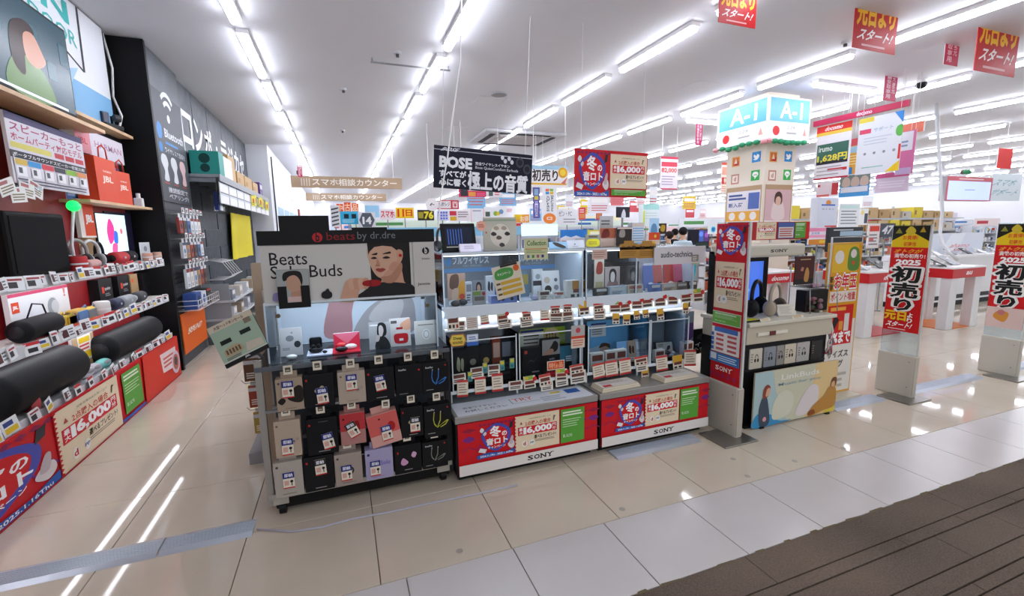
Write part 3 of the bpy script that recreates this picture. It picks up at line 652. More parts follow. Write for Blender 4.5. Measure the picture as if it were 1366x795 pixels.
o = MB().cyl((0,-.02,.06), (.03,.02,.06), .06, mat('#b8474a', .5), n=20).cyl((.03,.02,.06), (.033,.024,.06), .045, mat('#d8686a', .5), n=20).build('round_speaker', None, (-1.95, YX(40, 528, -1.93), ZD)); tag(o, 'round coral red speaker at the left front of the bottom deck', 'speaker')

# ================================================================== ACCESSORY PEGBOARD BAY
PX = -1.90
pb = thing('pegboard_bay', 'grey slatted accessory bay beside the black shelving end', 'shelving', (-1.97, 7.0, 0))
Fp = lambda x0, x1, y0, y1, z0, z1, m, n, par=None: MB().box(x0+1.97, x1+1.97, y0-7, y1-7, z0, z1, m).build(n, par or pb)
Fp(-1.968, PX-.02, 6.45, 7.6, 0, 3.3, mat('#4b4f54', .55), 'backboard'); Fp(-1.968, PX-.015, 6.43, 7.6, 3.33, CEIL-.005, mat('#5c6168', .5, var=.2, scale=3), 'top_panel')
for y in (6.44, 7.58): Fp(PX-.03, PX+.0, y-.015, y+.015, 0, 3.3, STEEL, 'upright')
for k in range(24): Fp(PX-.021, PX-.012, 6.46, 7.57, .66+k*.055, .70+k*.055, mat('#3b3f44', .5), 'slat')
def d_bt(p):
    p.rect(0, 0, 1, 1, '#4a4e54')
    for r0, r1 in ((.30, .245), (.20, .145), (.10, .0)):
        pts = [(.5+r0*math.cos(a)/p.W, .80+r0*math.sin(a)/p.H) for a in [R(45+9*k) for k in range(11)]]
        if r1: pts += [(.5+r1*math.cos(a)/p.W, .80+r1*math.sin(a)/p.H) for a in [R(135-9*k) for k in range(11)]]
        else: pts = [(.5+.05*math.cos(a)/p.W, .79+.05*math.sin(a)/p.H) for a in [R(18*k) for k in range(20)]]
        p.poly(pts, '#e2e6ea'); p.n -= 1
    p.n += 1
    p.blob([(.06, .64), (.12, .71), (.22, .68), (.2, .58), (.1, .57)], '#3a86c8'); p.text('Bluetooth', .3, .6, .95, .68, '#d6dbe0', .02); p.rect(.3, .54, .72, .56, '#3a86c8')
    p.circ(.13, .49, .06, '#3a86c8'); p.text('ワイヤレスで音楽を', .25, .455, .96, .51, '#d6dbe0', .01)
    for k, c in enumerate(('#d9dcdf', '#d9dcdf', '#d9b9b9')):
        u = .08+.31*k; p.blob([(u, .36), (u+.04, .425), (u+.17, .425), (u+.22, .36), (u+.18, .3), (u+.2, .2), (u+.05, .2), (u+.08, .28)], c); p.rect(u+.02, .165, u+.2, .18, '#a04a44')
    p.text('接続設定で', .2, .09, .9, .14, '#d6dbe0', .02); p.text('ペアリング!', .2, .03, .9, .08, '#d6dbe0', .02)
panel('wireless_sign', 'dark grey sign with white wireless waves and three heads on the pegboard', 'sign', 1.06, 1.3, .01, (PX, 7.02, 2.02), R(90), d_bt, board=DGREY)
cols4 = ['#9c3a34', '#e3e5e8', '#c9ccd2', '#5a4136', '#dfe7ee', '#b98a5a', '#3f6aa0', '#e9e4dc']
def blister(k):
    p = Print(.11, .19); c = cols4[k % 8]; p.rect(0, 0, 1, 1, c); p.rect(0, .82, 1, 1, ['#d8d8dc', '#8a2f2a', '#3c4a6a'][k % 3]); p.circ(.5, .45, .03, ['#2a2a2c', '#c8c8cc', '#4a7aa8'][k % 3]); p.lines(.15, .08, .85, .25, 2, '#777777')
    p.mb.box(-.055, .055, .0003, .03, 0, .19, mat(c, .35)); p.mb.box(-.035, .035, .012, .014, .19, .24, mat('#d9dce0', .3)); return p.mesh('blister_pack')
bl = [blister(k) for k in range(8)]
rows = [(1.66, 4, .19), (1.36, 4, .19), (.99, 4, .24)]
for r_, (z, n, h) in enumerate(rows):
    for k in range(6):
        y = 6.58+k*.15+r_*.02
        hk = MB().tube([(-1.92, y, z+h+.02), (PX+.13, y, z+h+.03), (PX+.15, y, z+h+.05)], .004, WIRE).build('peg_hook'); hk.parent = pb; hk.location = (1.97, -7, 0)
        obj('price_tag', small_tag((k+r_) % 3), hk, (PX+.155, y, z+h+.03), (0, 0, R(90)), (1.1, 1, 1.1))
        o = obj('blister_pack', bl[(k*3+r_*2) % 8], None, (PX+.12, y, z+h-.21*(h/.19)), (0, 0, R(90)), (1.15, 1, h/.19))
        tag(o, ['small earphone blister pack hanging in the top row of the pegboard', 'small accessory blister pack hanging in the second row of the pegboard', 'taller accessory pack hanging in the third row of the pegboard'][r_], 'package', ['top pegboard row', 'second pegboard row', 'third pegboard row'][r_])
bin_ = MB()
for z in (.70, .76, .82): bin_.tube([(-1.92, 6.5, z), (PX+.22, 6.5, z), (PX+.22, 7.5, z), (-1.92, 7.5, z)], .004, WIRE)
for k in range(11): bin_.tube([(PX+.22, 6.5+.1*k, .70), (PX+.22, 6.5+.1*k, .82)], .003, WIRE); bin_.tube([(-1.92, 6.5+.1*k, .70), (PX+.22, 6.5+.1*k, .70)], .003, WIRE)
tag(bin_.build('wire_basket'), 'white wire basket on the pegboard above the orange placard', 'basket')
carton('boxed_earphones', 'blue boxed speaker in the wire basket', (PX+.19, 6.66, .705), .22, .14, .2, R(90), '#2a4f9a', lambda p: (p.circ(.5, .5, .06, '#16305e'), p.rect(.1, .1, .9, .2, '#c9d3e6')))
carton('boxed_earphones', 'white and blue boxed speaker in the wire basket', (PX+.19, 6.9, .705), .2, .14, .19, R(90), '#dfe4ea', lambda p: (p.circ(.5, .5, .06, '#3563ae'), p.lines(.1, .1, .9, .22, 2, '#888888')))
carton('boxed_earphones', 'dark boxed gadget in the wire basket with a red lid', (PX+.19, 7.14, .705), .2, .14, .2, R(90), '#2c2f2c', lambda p: (p.rect(0, .85, 1, 1, '#b8302a'), p.rect(.2, .2, .8, .7, '#4b5548')))
def d_or(p): p.rect(0, 0, 1, 1, '#ef6a16'); p.text('▲▲▲', .2, .5, .5, .6, '#ffe2c8', .02); p.text('SOUND', .22, .44, .8, .58, '#fff0e2', .03, .2)
panel('orange_placard', 'orange placard below the wire basket on the pegboard', 'sign', 1.0, .5, .012, (PX+.03, 6.98, .16), R(90), d_or, board=mat('#ef6a16', .5))

# ================================================================== RADIO WALL FARTHER DOWN THE AISLE
t = thing('wall_lettering', 'large white lettering on the dark stone wall above the cartons', 'lettering', (-1.953, 10.0, 2.9), R(90))
for k, ch in enumerate('コンポ・ラジカセ'):
    p = Print(.46, .46, .004)
    if ch == '・': p.circ(.5, .5, .05, '#eef0f2')
    else: p.text(ch, .02, 0, .98, 1, '#eef0f2', .03)
    p.build(t, (-2.0+.56*k, 0, 0), name='letter')
sh = thing('wall_shelf', 'long steel wall shelf with sloping price header on the stone wall', 'shelf', (-1.955, 9.7, 0))
Fs = lambda x0, x1, y0, y1, z0, z1, m, n, par=None: MB().box(x0+1.955, x1+1.955, y0-9.7, y1-9.7, z0, z1, m).build(n, par or sh)
Fs(-1.953, -1.55, 7.65, 12.5, 2.43, 2.47, mat('#9aa0a8', .35, .5), 'shelf_board')
Fs(-1.556, -1.54, 7.65, 12.5, 2.38, 2.475, mat('#8f959c', .35, .6), 'front_lip')
for k in range(8):
    y0 = 7.68+k*.6; mb = MB(); mb.box(.38, .385, y0-9.7, y0+.57-9.7, 2.08, 2.38, mat('#cdd4dc', .4))
    mb.box(.385, .388, y0+.02-9.7, y0+.55-9.7, 2.23, 2.36, mat('#eef0f3', .4)).box(.385, .388, y0+.02-9.7, y0+.55-9.7, 2.09, 2.2, mat('#eef0f3', .4)).box(.388, .389, y0+.02-9.7, y0+.55-9.7, 2.23, 2.245, mat('#5a5f66', .4))
    o = mb.build('price_sheet', sh); o.location.x = .005; o.location.z = -.01
    Fs(-1.953, -1.60, y0-.012, y0-.004, 2.36, 2.43, mat('#767c84', .4), 'bracket')
carton('speaker_crate', 'teal speaker box at the near end of the wall shelf', (-1.74, 7.8, 2.47), .36, .3, .34, R(0), '#1d8f86', lambda p: (p.circ(.5, .7, .07, '#123f3c'), p.circ(.5, .3, .06, '#123f3c')), bev=.004)
MBw = MB().box(-.3, .3, 0, .34, 0, .33, mat('#e9ecee', .5), .004).build('white_carton', None, (-1.57, 8.42, 2.47), (0,0,R(90))); tag(MBw, 'plain white carton next to the teal speaker box on the wall shelf', 'box')
for k, (y, w, h, lb) in enumerate(((9.05, .5, .27, 'kraft carton next to the white carton on the wall shelf'), (9.75, .62, .27, 'long kraft carton in the middle of the wall shelf'), (10.5, .75, .27, 'wide kraft carton right of the middle on the wall shelf'), (11.3, .6, .25, 'kraft carton near the far end of the wall shelf'))):
    t = carton('kraft_carton', lb, (-1.63, y, 2.47), w, .3, h, R(90), '#c3a06c', lambda p: p.rect(.1, .3, .4, .6, '#a8834e')); MB().box(-w/2, w/2, .13, .17, h, h+.002, mat('#d8b98a', .4)).build('tape', t)
carton('kraft_carton', 'kraft carton stacked on top of another on the wall shelf', (-1.66, 9.2, 2.742), .5, .26, .2, R(90), '#b8955f', lambda p: p.rect(.1, .3, .4, .6, '#a8834e'))
carton('purple_carton', 'purple box at the far end of the wall shelf', (-1.62, 12.0, 2.47), .35, .25, .32, R(90), '#5a3f82', None)
ym = MB()
for i in range(13):
    x = -1.88+.012*math.sin(i*1.7); ym.v.append((x, 9.92+i*.155, 2.03)); ym.v.append((x+.03*math.sin(i*1.1)-.004, 9.75+i*.158, 1.16))
ym.f = [(2*i, 2*i+2, 2*i+3, 2*i+1) for i in range(12)]; ym.mi = [0]*12; ym.sm = [True]*12; ym.mats = [mat('#ead92a', .7)]
ym2 = [(x-.012, y, z) for x, y, z in ym.v]; n0 = len(ym.v); ym.v += ym2; ym.f += [tuple(n0+i for i in f[::-1]) for f in ym.f[:12]]; ym.mi += [0]*12; ym.sm += [True]*12
tag(ym.build('yellow_cloth'), 'yellow cloth sheet hanging on the dark stone wall below the shelf', 'cloth')
for k in range(7):
    p = Print(.2, .2); p.rect(0, 0, 1, 1, '#e3d63a'); p.circ(.5, .5, .05, '#b8402a'); p.lines(.1, .1, .9, .35, 2, '#4a5a2a'); p.mb.box(-.1, .1, .001, .004, 0, .2, mat('#e3d63a', .5))
    o = obj('sale_flag', p.mesh('sale_flag'), None, (-1.53, 10.2+.3*k, 2.17+.03*(k % 2)), (0, 0, R(90+10*(k % 3-1)))); tag(o, 'yellow sale flag clipped under the edge of the wall shelf', 'flag', 'yellow sale flags under the wall shelf')
t = thing('leaflet_holder', 'clear leaflet holder with blue and white leaflets under the wall shelf', 'leaflets', (-1.75, 8.15, 1.98), R(90))
MB().box(-.16, .16, -.1, 0, 0, .24, ACR).build('holder', t); MB().box(-.15, -.05, -.08, -.03, .01, .28, mat('#2a3f96', .5)).box(-.04, .14, -.08, -.04, .01, .24, WHITE).build('leaflet', t)
MB().cyl((0,-.05,.2), (0,-.05,.45), .004, WIRE).build('hanger', t)
wr = MB()
for k in range(5): wr.tube([(-1.95, 8.1+k*.16, 1.25), (-1.72, 8.1+k*.16, 1.2), (-1.60, 8.14+k*.16, 1.0), (-1.72, 8.1+k*.16, .93), (-1.95, 8.1+k*.16, .93)], .006, WIRE)
for z, x in ((1.2, -1.72), (1.0, -1.6), (.93, -1.72)): wr.tube([(x, 8.05, z), (x, 8.85, z)], .006, WIRE)
tag(wr.build('wire_rack'), 'white curved wire rack on the stone wall beside the hanging packs', 'rack')
# low white gondola along the stone wall with small goods
g = thing('aisle_counter', 'low white accessory shelf running down the left aisle', 'shelving', (-1.75, 9.8, 0))
MB().box(-.2, .15, -2.1, 2.6, 0, .12, mat('#6b6e72', .5)).build('plinth', g)
for z in (.35, .62): MB().box(-.2, .22, -2.1, 2.6, z, z+.03, mat('#cfd3d8', .4)).build('shelf', g)
for y in (-2.08, 2.57): MB().box(-.2, .16, y, y+.02, .1, .9, mat('#9aa0a6', .4)).build('end_frame', g)
for k in range(16):
    p = Print(.2, .16); c = ['#d8dade', '#b8a58e', '#c9cdd4', '#8f97a4', '#dcd3c6'][k % 5]; p.rect(.1, .5, .9, .85, '#f2f2f2'); p.lines(.1, .1, .8, .4, 2, '#6d6d70')
    p.mb.box(-.1, .1, .001, .18, 0, .16, mat(c, .4))
    o = obj('accessory_box', p.mesh('accessory_box'), None, (-1.56, 7.85+(k % 8)*.55, .38 if k < 8 else .65), (0, 0, R(90))); tag(o, 'small accessory box on the lower shelf down the left aisle' if k < 8 else 'small accessory box on the upper shelf down the left aisle', 'box', 'lower aisle shelf boxes' if k < 8 else 'upper aisle shelf boxes')

# ------------------------------------------------------------------ far end of the left aisle
def d_door(p):
    p.rect(0, 0, 1, 1, '#dfe6ee'); p.rect(.02, .02, .98, .98, '#eef2f8'); p.text('カウンター ご案内', .25, .62, .75, .68, '#8d98a6', .01)
    for k in range(4): p.rect(.04+.235*k, .27, .25+.235*k, .45, '#a9c9d8')
    p.rect(.02, .2, .98, .245, '#e2a0a8')
panel('wall_notice', 'large pale notice board on the white wall at the end of the left aisle', 'sign', 6.6, 2.2, .03, (-1.465, 16.4, 1.35), R(90), d_door, board=DGREY)
panel('red_exit_panel', 'narrow dark red panel at the far edge of the pale notice board', 'panel', .5, 1.2, .04, (-1.44, 20.2, 1.4), R(90), lambda p: p.rect(0, 0, 1, 1, '#a83a30'), board=mat('#6e2019', .5))
def d_smaho(p):
    p.rect(0, 0, 1, 1, '#b0977c'); p.text('スマホ相談カウンター', .18, .2, .95, .82, '#f2ebe2', .02)
    for k in range(4): p.rect(.085+.022*k, .15, .095+.022*k, .8, '#d9cdbf')
panelY('counter_sign', 'brown overhead sign reading smartphone consultation counter, upper and nearer one', 'sign', (388, 236, 536, 251), 13.0, d_smaho, T=.06, board=mat('#a98f75', .5), cords=2)
panelY('counter_sign', 'brown overhead sign reading smartphone consultation counter, lower and farther one', 'sign', (408, 258, 515, 268), 17.5, d_smaho, T=.06, board=mat('#a98f75', .5), cords=2)
# ================================================================== HEADPHONE RACK (front left)
RY, RX0, RX1, RZ = 2.72, -.475, .585, .885
rk = thing('headphone_rack', 'wheeled headphone display rack with black plinth and hanging boxes', 'display rack', (.05, RY, 0))
Fr = lambda x0, x1, y0, y1, z0, z1, m, n, par=None, bev=0: MB().box(x0-.05, x1-.05, y0-RY, y1-RY, z0, z1, m, bev).build(n, par or rk)
GRM = mat('#a9a49d', .4, .3)
Fr(RX0-.01, RX0+.025, RY+.005, RY+.04, .07, .92, GRM, 'post'); Fr(RX1-.025, RX1+.01, RY+.005, RY+.04, .07, RZ, mat('#2c2c2f', .4), 'post')
Fr(RX0-.01, RX0+.025, RY+.50, RY+.535, .07, 1.25, GRM, 'post'); Fr(RX1-.025, RX1+.01, RY+.50, RY+.535, .07, 1.25, mat('#2c2c2f', .4), 'post')
Fr(RX0, RX1, RY, RY+.54, .105, .135, mat('#b5b0a8', .4, .3), 'base_rail'); Fr(RX0+.03, RX1-.02, RY+.02, RY+.5, .035, .105, BLACK, 'plinth')
for x in (RX0+.03, RX1-.09):
    Fr(x-.01, x+.07, RY-.012, RY, .075, .14, mat('#bcb7af', .35, .4), 'bracket')
    for y in (RY+.03, RY+.48):
        c = MB().cyl((x+.015-.05, y-RY, .035), (x+.05-.05, y-RY, .035), .035, BLACK, n=18).box(x-.05, x+.06-.05, y-.02-RY, y+.02-RY, .05, .085, BLACK).build('caster', rk)
# cross bars, each with its hooks
bars = [(.80, 'a'), (.555, 'b'), (.345, 'c')]
hookm = MB().tube([(0, .25, 0), (0, -.005, .006), (0, -.02, .022)], .004, STEEL).mesh('hook')
pt = Print(.045, .05); pt.rect(0, 0, 1, 1, '#e6ddca'); pt.rect(.2, .28, .8, .8, '#5d5148'); pt.rect(.3, .4, .7, .52, '#c9bda8'); pt.mb.box(-.0225, .0225, .0003, .004, 0, .05, CREAM); ptm = pt.mesh('price_tag')
for z, _ in bars:
    Fr(RX0+.02, RX1-.02, RY+.26, RY+.28, z-.012, z+.012, STEEL, 'cross_bar')
Fr(RX0+.02, RX1-.02, RY+.0, RY+.012, .62, .635, STEEL, 'front_bar'); Fr(RX0+.03, RX1-.03, RY+.30, RY+.31, .14, .84, mat('#4c535c', .5), 'gap_darkener')  # sheet added behind the boxes to darken the gaps, in place of clutter
# boxed headphones on hooks
def tagcard(c='#25307e'):
    p = Print(.058, .095); p.rect(0, 0, 1, 1, '#ece2d2'); p.rect(0, .62, 1, 1, c); p.text('即納', .15, .7, .85, .93, '#e8e6f0', .03); p.rect(0, 0, 1, .07, '#c8262a')
    p.rect(.1, .2, .5, .5, '#d9a89a'); p.circ(.75, .42, .008, '#1d1d1f'); p.rect(.71, .15, .79, .4, '#1d1d1f'); p.mb.box(-.029, .029, .0003, .002, 0, .095, CREAM); return p.mesh('hang_tag')
TC = tagcard(); TK = tagcard('#2a2a2c')
def buds(p, u, v, r, c):
    p.circ(u, v, r, c, r*.8); p.circ(u+r*1.5/p.W, v+r*1.0/p.H, r*.7, c); p.circ(u+.2*r/p.W, v+.2*r/p.H, r*.35, '#55555a')
def prod(px, z, kind, c, label, tagpos=None, tcard=0, roll=0, depth=.07):
    x0, y0, x1, y1 = px[:4]; Yf = RY-.055
    X0, X1, Z0, Z1 = boxpx(px[:4], Yf)
    if z is not None: Z0 = max(Z0, z)
    w, h = X1-X0, Z1-Z0; cx = (X0+X1)/2
    t = thing('boxed_headphones', label, 'headphone box', (cx, Yf, Z0), 0, None, (0, R(roll), 0))
    hb = h*.86; MB().box(-w/2+.002, w/2-.002, 0, depth, 0, hb, mat(c, .45), .003).build('box', t)
    MB().box(-w*.3, w*.3, depth*.45, depth*.45+.002, hb-.002, h+.005, mat(c, .4)).build('hang_tab', t)
    p = Print(w*.97, hb*.98); dark = c in ('#17171a', '#141417')
    if kind == 'black': p.rect(.08, .82, .14, .88, '#c8262a'); p.lines(.35, .06, .8, .1, 1, '#9a9a9a'); p.lines(.4, .9, .75, .93, 1, '#5a5a5e')
    if kind == 'bud': p.rect(.08, .82, .14, .88, '#c8262a'); buds(p, .45, .5, .016, '#b3ab86'); p.lines(.35, .06, .8, .1, 1, '#9a9a9a')
    if kind == 'tan': p.circ(.12, .88, .006, '#5d4034'); p.blob([(.05, .3), (.2, .42), (.34, .33), (.2, .2)], '#1f1a18'); p.blob([(.4, .42), (.75, .75), (.98, .7), (.98, .28), (.7, .24)], '#241d1a'); p.lines(.3, .05, .8, .09, 1, '#8a7060')
    if kind == 'plain': p.circ(.12, .88, .006, '#6d5c50'); buds(p, .7, .4, .014, '#a89a90'); p.lines(.3, .06, .8, .1, 1, '#9a8a80')
    if kind == 'red': p.rect(0, .45, 1, 1, '#b8343a'); p.blob([(.25, .45), (.3, .7), (.5, .72), (.72, .74), (.78, .5), (.7, .36), (.45, .34)], '#8e1319'); p.circ(.14, .84, .006, '#3a1214')
    if kind == 'coral': p.rect(0, .35, 1, 1, '#d4605c'); p.circ(.75, .55, .022, '#b01a1e', .03); p.circ(.4, .85, .006, '#5a1a1c')
    if kind == 'grey': p.circ(.12, .88, .007, '#4a4340'); p.circ(.5, .45, .03, '#2c3230', .028); p.circ(.5, .45, .02, c, .02); p.lines(.25, .06, .75, .1, 1, '#7a6e66')
    if kind == 'violet': p.circ(.12, .85, .008, '#3a3354'); p.text('Solo', .55, .45, .9, .6, '#7466b8', .02); p.lines(.2, .06, .75, .1, 1, '#8a82a8')
    if kind == 'cable':
        k = {'b': '#3a7ac8', 'y': '#b8b83a', 'k': '#7d8478'}[px[4]] if len(px) > 4 else '#3a7ac8'
        p.text('BeatsFlex', .12, .84, .4, .9, '#c9c9c9', .02); p.circ(.88, .9, .005, '#c8262a')
        for u, a in ((.38, -1), (.62, 1)): p.rect(u-.015, .76, u+.015, .8, '#b9b9b9'); 
        p.poly([(.36, .76), (.33, .55), (.36, .4), (.44, .3), (.46, .33), (.39, .42), (.36, .55), (.39, .76)], k); p.poly([(.6, .76), (.58, .52), (.48, .32), (.5, .3), (.61, .5), (.63, .76)], k)
        p.poly([(.46, .3), (.6, .36), (.85, .5), (.92, .48), (.8, .34), (.6, .27), (.6, .3), (.78, .37), (.86, .46), (.62, .36), (.48, .27)], k)
        p.lines(.12, .1, .45, .14, 1, '#9a9a9a')
    if kind == 'pink': p.rect(.1, .72, .15, .8, '#c8262a'); p.blob([(.22, .4), (.3, .55), (.4, .5), (.5, .38), (.4, .3), (.28, .3)], '#cf9ac0'); p.blob([(.62, .6), (.7, .74), (.82, .66), (.74, .52)], '#d8a6c8'); p.lines(.35, .1, .7, .15, 1, '#9a9a9a')
    if kind == 'dark': p.text('BeatsFlex', .12, .84, .4, .9, '#c9c9c9', .02); p.circ(.88, .82, .006, '#c8262a'); p.lines(.12, .06, .5, .1, 1, '#7a7a7a')
    p.build(t, (0, 0, hb*.01))
    if tagpos: obj('hang_tag', (TC, TK)[tcard], t, ((tagpos[0]-.5)*w, -.006, tagpos[1]*h), (0, R(tagpos[2] if len(tagpos) > 2 else 0), 0))
    # hook through the tab
    hz = Z1-.008
    hk = obj('hook', hookm, rk, (cx-.05, Yf+depth*.45-RY-.0, hz)); obj('price_tag', ptm, hk, (0, -.024, .0))
    return t
TANC, GRC = '#a8937f', '#a79c94'
prod((367, 498, 405, 548), None, 'tan', TANC, 'tan boxed black headphones, leftmost in the top hanging row', (.45, .36))
prod((404, 492, 446, 543), None, 'bud', '#17171a', 'black boxed earbuds, second from left in the top hanging row', (.62, .08, -4))
prod((450, 489, 488, 538), None, 'plain', '#b3a393', 'beige boxed earbuds, third from left in the top hanging row', (.5, .36))
prod((487, 484, 526, 534), None, 'bud', '#17171a', 'black boxed earbuds with a price tag, fourth in the top hanging row', (.55, .26, -8))
prod((527, 480, 564, 528), None, 'dark', '#141417', 'plain black boxed earphones, fifth in the top hanging row')
prod((563, 477, 599, 524, 'b'), None, 'cable', '#141417', 'black boxed neckband earphones with blue cable, right end of the top hanging row')
prod((365, 553, 402, 610), None, 'plain', '#b9a491', 'light tan box, leftmost in the middle hanging row', (.47, .06))
prod((408, 550, 451, 606), None, 'black', '#141417', 'black box with a red edge, second from left in the middle hanging row', (.72, .12, -9))
prod((453, 544, 488, 593), None, 'red', '#b07a74', 'dark red boxed headphones, third in the middle hanging row', (.62, .22, -24), 1)
prod((495, 543, 537, 593), None, 'coral', '#d8a198', 'coral red box hanging askew in the middle row', (.55, .12), 0, -9)
prod((534, 536, 565, 583), None, 'bud', '#141417', 'black boxed earbuds, fifth in the middle hanging row', (.62, .14), 1)
prod((565, 533, 602, 582, 'y'), None, 'cable', '#141417', 'black boxed neckband earphones with yellow cable in the middle hanging row')
prod((365, 608, 405, 667), .137, 'grey', '#b0a79e', 'light grey box with silver picture, leftmost in the bottom row', (.5, .22))
prod((405, 601, 446, 660), .137, 'black', '#17171a', 'black tall box, second from left in the bottom row', (.58, .4, -3), 1)
prod((446, 598, 484, 653), .137, 'grey', '#a3948b', 'taupe cube box with dark earbud picture in the bottom row', (.42, .14), 0, 0, .1)
prod((487, 592, 525, 646), .137, 'violet', '#a79fc4', 'lilac box in the bottom hanging row', (.35, .12))
prod((526, 587, 563, 640), .137, 'pink', '#141417', 'black box with a pink earbud picture in the bottom row')
prod((563, 583, 598, 632, 'k'), .137, 'cable', '#141417', 'black boxed neckband earphones with grey cable in the bottom row')

# --- dark glass shelf and clear case above
GLS = mat('#20262c', .12)
Fr(RX0-.01, RX1+.01, RY+.0, RY+.54, RZ-.022, RZ, GLS, 'glass_shelf'); Fr(RX0-.01, RX1+.01, RY-.006, RY, RZ-.024, RZ+.001, mat('#6b7178', .3, .4), 'shelf_edge')
CX0, CX1, CY0, CY1, CZ1 = -.42, .54, RY+.06, RY+.50, 1.215
case = thing('display_case', 'lit clear acrylic display case on the headphone rack below the white header', 'display case', (.06, CY0, RZ))
Fc = lambda x0, x1, y0, y1, z0, z1, m, n, par=None: MB().box(x0-.06, x1-.06, y0-CY0, y1-CY0, z0-RZ, z1-RZ, m).build(n, par or case)
Fc(CX0, CX1, CY0, CY0+.004, RZ+.002, CZ1, ACR, 'front_pane'); Fc(CX0, CX0+.004, CY0+.004, CY1, RZ+.002, CZ1, ACR, 'side_pane'); Fc(CX1-.004, CX1, CY0+.004, CY1, RZ+.002, CZ1, ACR, 'side_pane')
Fc(CX0, CX1, CY0, CY0+.05, CZ1, CZ1+.012, mat('#dce4ea', .3), 'top_rail')
for x in (CX0, CX1-.008): Fc(x, x+.008, CY0-.002, CY0+.006, RZ+.002, CZ1, mat('#c9dbe6', .2), 'corner_edge')
Fc(CX0+.01, CX1-.01, CY1-.02, CY1, RZ+.002, CZ1, mat('#dbe7f2', .5), 'back_panel')
Fc(CX0+.02, CX1-.02, CY0+.06, CY0+.10, CZ1-.004, CZ1+.006, mat('#eef4ff', .4, emit=20), 'led_strip')
for x in (CX0+.07, CX1-.06): MB().cyl((x-.06, -.008, .27), (x-.06, .0, .27), .012, mat('#5a4a2a', .4), n=12).build('lock', case)
def d_backp(p):
    p.rect(0, 0, 1, 1, '#cfdbe6'); p.blob([(.28, .1), (.32, .8), (.36, 1.05), (.5, 1.05), (.48, .6), (.46, .1)], '#b98a8e'); p.blob([(.5, 0), (.56, .55), (.72, .9), (.9, .95), (.95, .5), (.9, 0)], '#a9a6a8'); p.blob([(.6, .4), (.7, .8), (.86, .8), (.8, .3)], '#c8c4c4')
p = Print(.9, .3); d_backp(p); p.build(case, (0, CY1-.021-CY0, .01), name='back_picture')
def mini(name, label, b, Y, draw, T=.012, rotz=0, tilt=-8, **k):
    X0, X1, Z0, Z1 = boxpx(b, Y)
    return panel(name, label, 'display card', X1-X0, Z1-RZ, T, ((X0+X1)/2, Y, RZ+.001), 0, draw, rot=(R(tilt), 0, R(rotz)), **k)
def d1(p): p.rect(0, 0, 1, 1, '#bdb9b8'); p.circ(.45, .62, .022, '#7c7e82', .018); p.circ(.78, .4, .018, '#2a2a2e', .02); p.circ(.55, .82, .006, '#8a8c90'); p.lines(.1, .2, .5, .3, 2, '#7b7b7e')
mini('earbud_card', 'grey card with silver earbud picture at the left of the lit case', (373, 438, 403, 478), 2.92, d1)
def pill(name, label, x, y, c, Y, z, L=.03, r=.014):
    q = at(x, y, Y=Y); t = thing(name, label, 'earbud case', (q.x, Y, z)); MB().ball((0,0,r), L, r*1.2, r, mat(c, .25, coat=.5), 18).build('lid_shell', t); MB().lathe([(r*1.05, r*.98), (r*1.22, r*1.0), (r*1.05, r*1.02)], mat('#77777a', .4), 20, Matrix.Diagonal((L/r/1.2, 1, 1, 1))).build('seam', t); return t
pill('earbud_case', 'white pill-shaped earbud case lying in front of the grey card', 389, 474, '#eae7e2', 2.84, RZ+.001)
def plinth(name, label, b, Y, c, d=.13, h=.012):
    X0, X1, Z0, Z1 = boxpx(b, Y); o = MB().box(-(X1-X0)/2, (X1-X0)/2, 0, d, 0, h, mat(c, .3), .003).build(name, None, ((X0+X1)/2, Y, RZ+.001)); return tag(o, label, 'stand')
plinth('display_stand', 'pale lilac display base under the open black case', (408, 455, 443, 474), 2.83, '#d8dbee'); plinth('display_stand', 'red display base under the three earbud cases', (443, 453, 481, 472), 2.83, '#d8243a')
def d_redb(p): p.rect(0, 0, 1, 1, '#d8304a'); p.poly([(0, 1), (.5, .3), (1, 1)], '#e87a90')
mini('red_card', 'upright red card behind the three earbud cases', (445, 444, 480, 465), 2.965, d_redb, tilt=0)
q = at(421, 462, Y=2.88); t = thing('open_earbud_case', 'open black earbud case with earbuds on the lilac base', 'earbud case', (q.x, 2.89, RZ+.013))
MB().ball((0,0,.018), .04, .03, .02, mat('#1b1b1f', .3), 18).build('bottom_shell', t); MB().box(-.035, .035, .022, .034, .02, .088, mat('#17171a', .3), .012).build('lid', t)
MB().ball((-.012,-.012,.04), .012, .01, .014, BLACK).ball((.016,-.012,.042), .012, .01, .014, BLACK).build('earbud', t); MB().ball((.05,-.035,.009), .014, .01, .009, mat('#2a2a2e', .3)).build('loose_earbud', t)
for x, y, c, lb, Y, z, L, r in ((455, 455, '#c8121f', 'red earbud case, uppermost of three on the red base', 2.93, RZ+.013, .036, .021), (468, 460, '#ece7e4', 'white earbud case on the red base', 2.895, RZ+.013, .036, .017), (456, 468, '#17171a', 'black earbud case at the front of the red base', 2.85, RZ+.013, .036, .016)):
    pill('earbud_case', lb, x, y, c, Y, z, L, r)
def d_bw(p):
    p.rect(0, 0, 1, 1, '#a9a6a6'); p.rect(.05, .86, .5, .9, '#e6e6e6'); p.blob([(.3, 0), (.35, .35), (.55, .5), (.85, .35), (.95, 0)], '#1c1b1d'); p.blob([(.4, .5), (.42, .9), (.62, .97), (.8, .85), (.78, .5)], '#1a1819'); p.blob([(.46, .55), (.47, .82), (.6, .86), (.68, .7), (.62, .5), (.53, .46)], '#c9bcb6'); p.blob([(.3, .3), (.36, .5), (.5, .48), (.44, .3)], '#bfb2ac')
